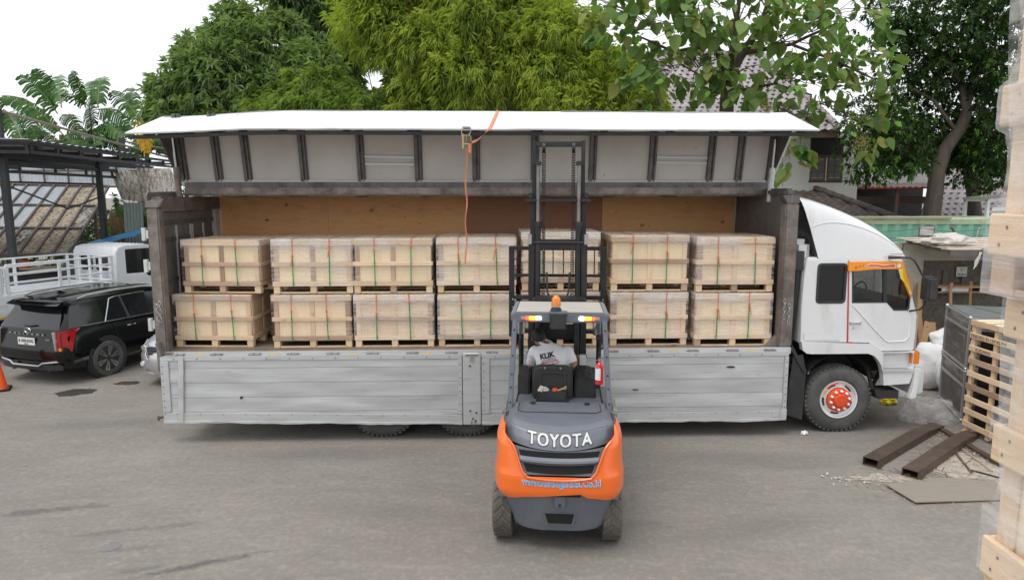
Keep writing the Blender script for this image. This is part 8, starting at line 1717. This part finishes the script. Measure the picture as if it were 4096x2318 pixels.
def tiled(parent, eave0, eave1, ridge0, ridge1, tw, tl, mat, budget, under='frame_brown', pick=None):
    """roof plane laid tile by tile from the eave to the ridge"""
    e0, e1, r0, r1 = map(Vector, (eave0, eave1, ridge0, ridge1)); ux = (e1 - e0).normalized(); nrm = (e1 - e0).cross(r0 - e0).normalized(); nrm = nrm if nrm.z > 0 else -nrm; uy = nrm.cross(ux); rot = Matrix((ux, uy, nrm)).transposed()
    S_ = (r0 - e0).dot(uy); W_e = (e1 - e0).length; a0 = (r0 - e0).dot(ux); a1 = (r1 - e0).dot(ux); nr = int(S_ / tl); tiles = []
    for j in range(nr):
        t = j * tl / S_; x0, x1 = a0 * t, W_e + (a1 - W_e) * t; nc = int((x1 - x0) / tw)
        for i in range(nc): tiles.append(e0 + ux * (x0 + (i + .5) * tw) + uy * (j * tl) + nrm * .03)
    me = tile_mesh(tw, tl, mat); base = MB(); base.add([e0, e1, r1, r0], [(0, 1, 2, 3)]); base.build('roof_deck', under, parent)
    tiles.sort(key=pick if pick else (lambda p: p.y)); eul = rot.to_euler()
    for p in tiles[:budget]: put('tile', me, parent, p, eul)
    rest = tiles[budget:]
    if rest:
        vs = [v.co.copy() for v in me.vertices]; fs = [tuple(p.vertices) for p in me.polygons]; m = MB()
        for p in rest: m.add([rot @ v + p for v in vs], fs)
        tag(m.build('tile_field', mat, parent, smooth=40, fix=False), kind='stuff')
def ridge_caps(parent, a, b, mat, r=.11, n=None):
    a, b = Vector(a), Vector(b); n = n or max(3, int((b - a).length / .32))
    for i in range(n): p, q = a.lerp(b, i / n), a.lerp(b, (i + 1.12) / n); m = MB(); m.cyl(p, q, r * 1.08, r * .92, 10); m.build('ridge_cap', mat, parent, smooth=50)
HS = thing('house', 'white house with a lavender grey tiled hip roof', 'house', (0, 0, 0))
def hb(name, mat, *a, par=None, bevel=.01): m = MB(); m.box(*a); return m.build(name, mat, par or HS, bevel=bevel)
wl = MB(); wl.prism([(2.6, 0), (10.75, 0), (10.75, 5.5), (2.6, 5.5)], 21.5, 21.7, 'y', [[(9.22, 3.98), (10.28, 3.98), (10.28, 5.35), (9.22, 5.35)]]); wl.build('front_wall', 'house_white', HS); hb('side_wall', 'house_white', 10.55, 10.75, 21.71, 27, 0, 5.5)
hb('window_head', 'chassis', 9.22, 10.28, 21.56, 21.6, 4.83, 5.35); wn = hb('window_frame', 'window_wood', 9.22, 10.28, 21.52, 21.6, 4.76, 4.83); hb('window_frame', 'window_wood', 9.22, 10.28, 21.52, 21.6, 3.98, 4.05)
for x0, x1 in ((9.24, 9.735), (9.765, 10.26)):
    m = MB(); m.prism([(x0, 4.05), (x1, 4.05), (x1, 4.76), (x0, 4.76)], 21.47, 21.53, 'y', [[(x0 + .06, 4.12), (x1 - .06, 4.12), (x1 - .06, 4.70), (x0 + .06, 4.70)]]); cs = m.build('casement', 'window_wood', HS, bevel=.006)
    for i in range(2):
        for j in range(3): dx, dz = (x1 - x0 - .12) / 2, .58 / 3; m = MB(); m.box(x0 + .065 + i * dx, x0 + .055 + (i + 1) * dx, 21.495, 21.505, 4.125 + j * dz, 4.115 + (j + 1) * dz); m.build('pane', 'obscure_glass', cs)
    m = MB(); m.bar(((x0 + x1) / 2, 21.49, 4.12), ((x0 + x1) / 2, 21.49, 4.7), .02, .02); m.bar((x0 + .06, 21.488, 4.313), (x1 - .06, 21.488, 4.313), .02, .02); m.bar((x0 + .06, 21.488, 4.507), (x1 - .06, 21.488, 4.507), .02, .02); m.build('glazing_bar', 'window_wood', cs)
hb('eave_board', 'window_wood', 2.4, 9.75, 20.85, 20.9, 5.30, 5.50); hb('soffit', 'house_white', 2.4, 9.75, 20.91, 21.5, 5.38, 5.42)
vis = lambda p: 0 if (4.3 < p.x < 9.8 and p.z < 8.0) else 1
RF = bpy.data.objects.new('roof', None); COL.objects.link(RF); RF.parent = HS
tiled(RF, (2.0, 20.8, 5.50), (9.75, 20.8, 5.50), (3.8, 24.1, 8.30), (8.5, 24.1, 8.30), .23, .235, 'tile_grey', 290, pick=vis)
m = MB(); m.add([(9.75, 20.8, 5.5), (9.75, 28, 5.5), (8.5, 25, 8.3), (8.5, 24.1, 8.3)], [(0, 1, 2, 3)]); m.build('side_slope', 'tile_brown', RF); ridge_caps(RF, (9.75, 20.8, 5.58), (8.5, 24.1, 8.36), 'tile_grey', .1); ridge_caps(RF, (3.8, 24.1, 8.36), (8.5, 24.1, 8.36), 'tile_grey', .1)
PR = thing('porch', 'low brown tiled porch roof below the white house window', 'porch', (0, 0, 0))
tiled(PR, (6.6, 18.9, 2.85), (10.75, 18.9, 2.85), (6.6, 21.45, 3.72), (9.45, 21.45, 3.72), .25, .26, 'tile_brown', 150); ridge_caps(PR, (10.75, 18.9, 2.92), (9.45, 21.45, 3.80), 'tile_brown', .1)
m = MB(); m.box(6.7, 10.6, 18.98, 19.05, 2.6, 2.84); m.build('fascia', 'window_wood', PR)
for x in (6.8, 10.4): m = MB(); m.box(x - .08, x + .08, 19.05, 19.2, 0, 2.7); m.build('post', 'house_white', PR)
H2 = thing('house', 'second pale house with red metal eave and dark open front', 'house', (0, 0, 0))
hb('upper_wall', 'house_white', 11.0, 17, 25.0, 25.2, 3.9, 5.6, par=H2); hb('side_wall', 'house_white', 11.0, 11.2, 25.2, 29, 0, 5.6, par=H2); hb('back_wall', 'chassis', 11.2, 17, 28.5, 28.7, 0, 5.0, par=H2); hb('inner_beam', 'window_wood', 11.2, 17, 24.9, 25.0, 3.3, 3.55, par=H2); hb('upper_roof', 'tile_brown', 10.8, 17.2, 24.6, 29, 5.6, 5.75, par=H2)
m = MB(); m.grid(lambda u, t: (10.6 + 5.2 * u, 24.9 - .75 * t, 4.02 - .14 * t + .018 * math.sin(u * 150)), 160, 2); m.build('eave_sheet', 'steel_inner', H2, smooth=60); hb('eave_rail', 'paint_red', 10.6, 15.8, 24.14, 24.18, 3.82, 3.86, par=H2)
for x in (10.8, 13.5): hb('post', 'window_wood', x, x + .1, 24.2, 24.3, 0, 3.8, par=H2)
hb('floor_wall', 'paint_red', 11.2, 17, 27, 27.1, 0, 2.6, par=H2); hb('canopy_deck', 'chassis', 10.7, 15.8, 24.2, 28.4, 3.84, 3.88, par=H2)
H3 = thing('house', 'grey tiled roof glimpsed behind the two dark trunks', 'house', (0, 0, 0)); RF3 = bpy.data.objects.new('roof', None); COL.objects.link(RF3); RF3.parent = H3
tiled(RF3, (13.2, 22.0, 2.8), (17.4, 22.0, 2.8), (14.8, 24.0, 4.6), (17.4, 24.0, 4.6), .24, .25, 'tile_grey', 110, pick=lambda p: p.x); ridge_caps(RF3, (13.2, 22, 2.88), (14.8, 24, 4.68), 'tile_brown', .11); hb('wall', 'house_white', 13.6, 17.4, 22.6, 22.8, 0, 2.75, par=H3)
SFm = thing('steel_rack', 'grey steel roof frame standing on the green container', 'rack', (11.2, 16.2, 3.07)); 
for a, b in (((0, 0, 0), (0, 0, .42)), ((0, .8, 0), (0, .8, .42)), ((0, 0, .42), (2.4, 0, .60)), ((0, .8, .42), (2.4, .8, .60)), ((0, 0, .42), (0, .8, .42)), ((.1, 0, .2), (2.4, 0, .3)), ((.6, 0, 0), (-.9, 0, -.04))): m = MB(); m.bar(a, b, .06, .08); m.build('member', 'silver', SFm)
m = MB(); m.grid(lambda u, t: (-.1 + 2.6 * u, -.15 + 1.1 * t, .47 + .19 * u), 4, 4); m.build('cover', 'steel_inner', SFm)
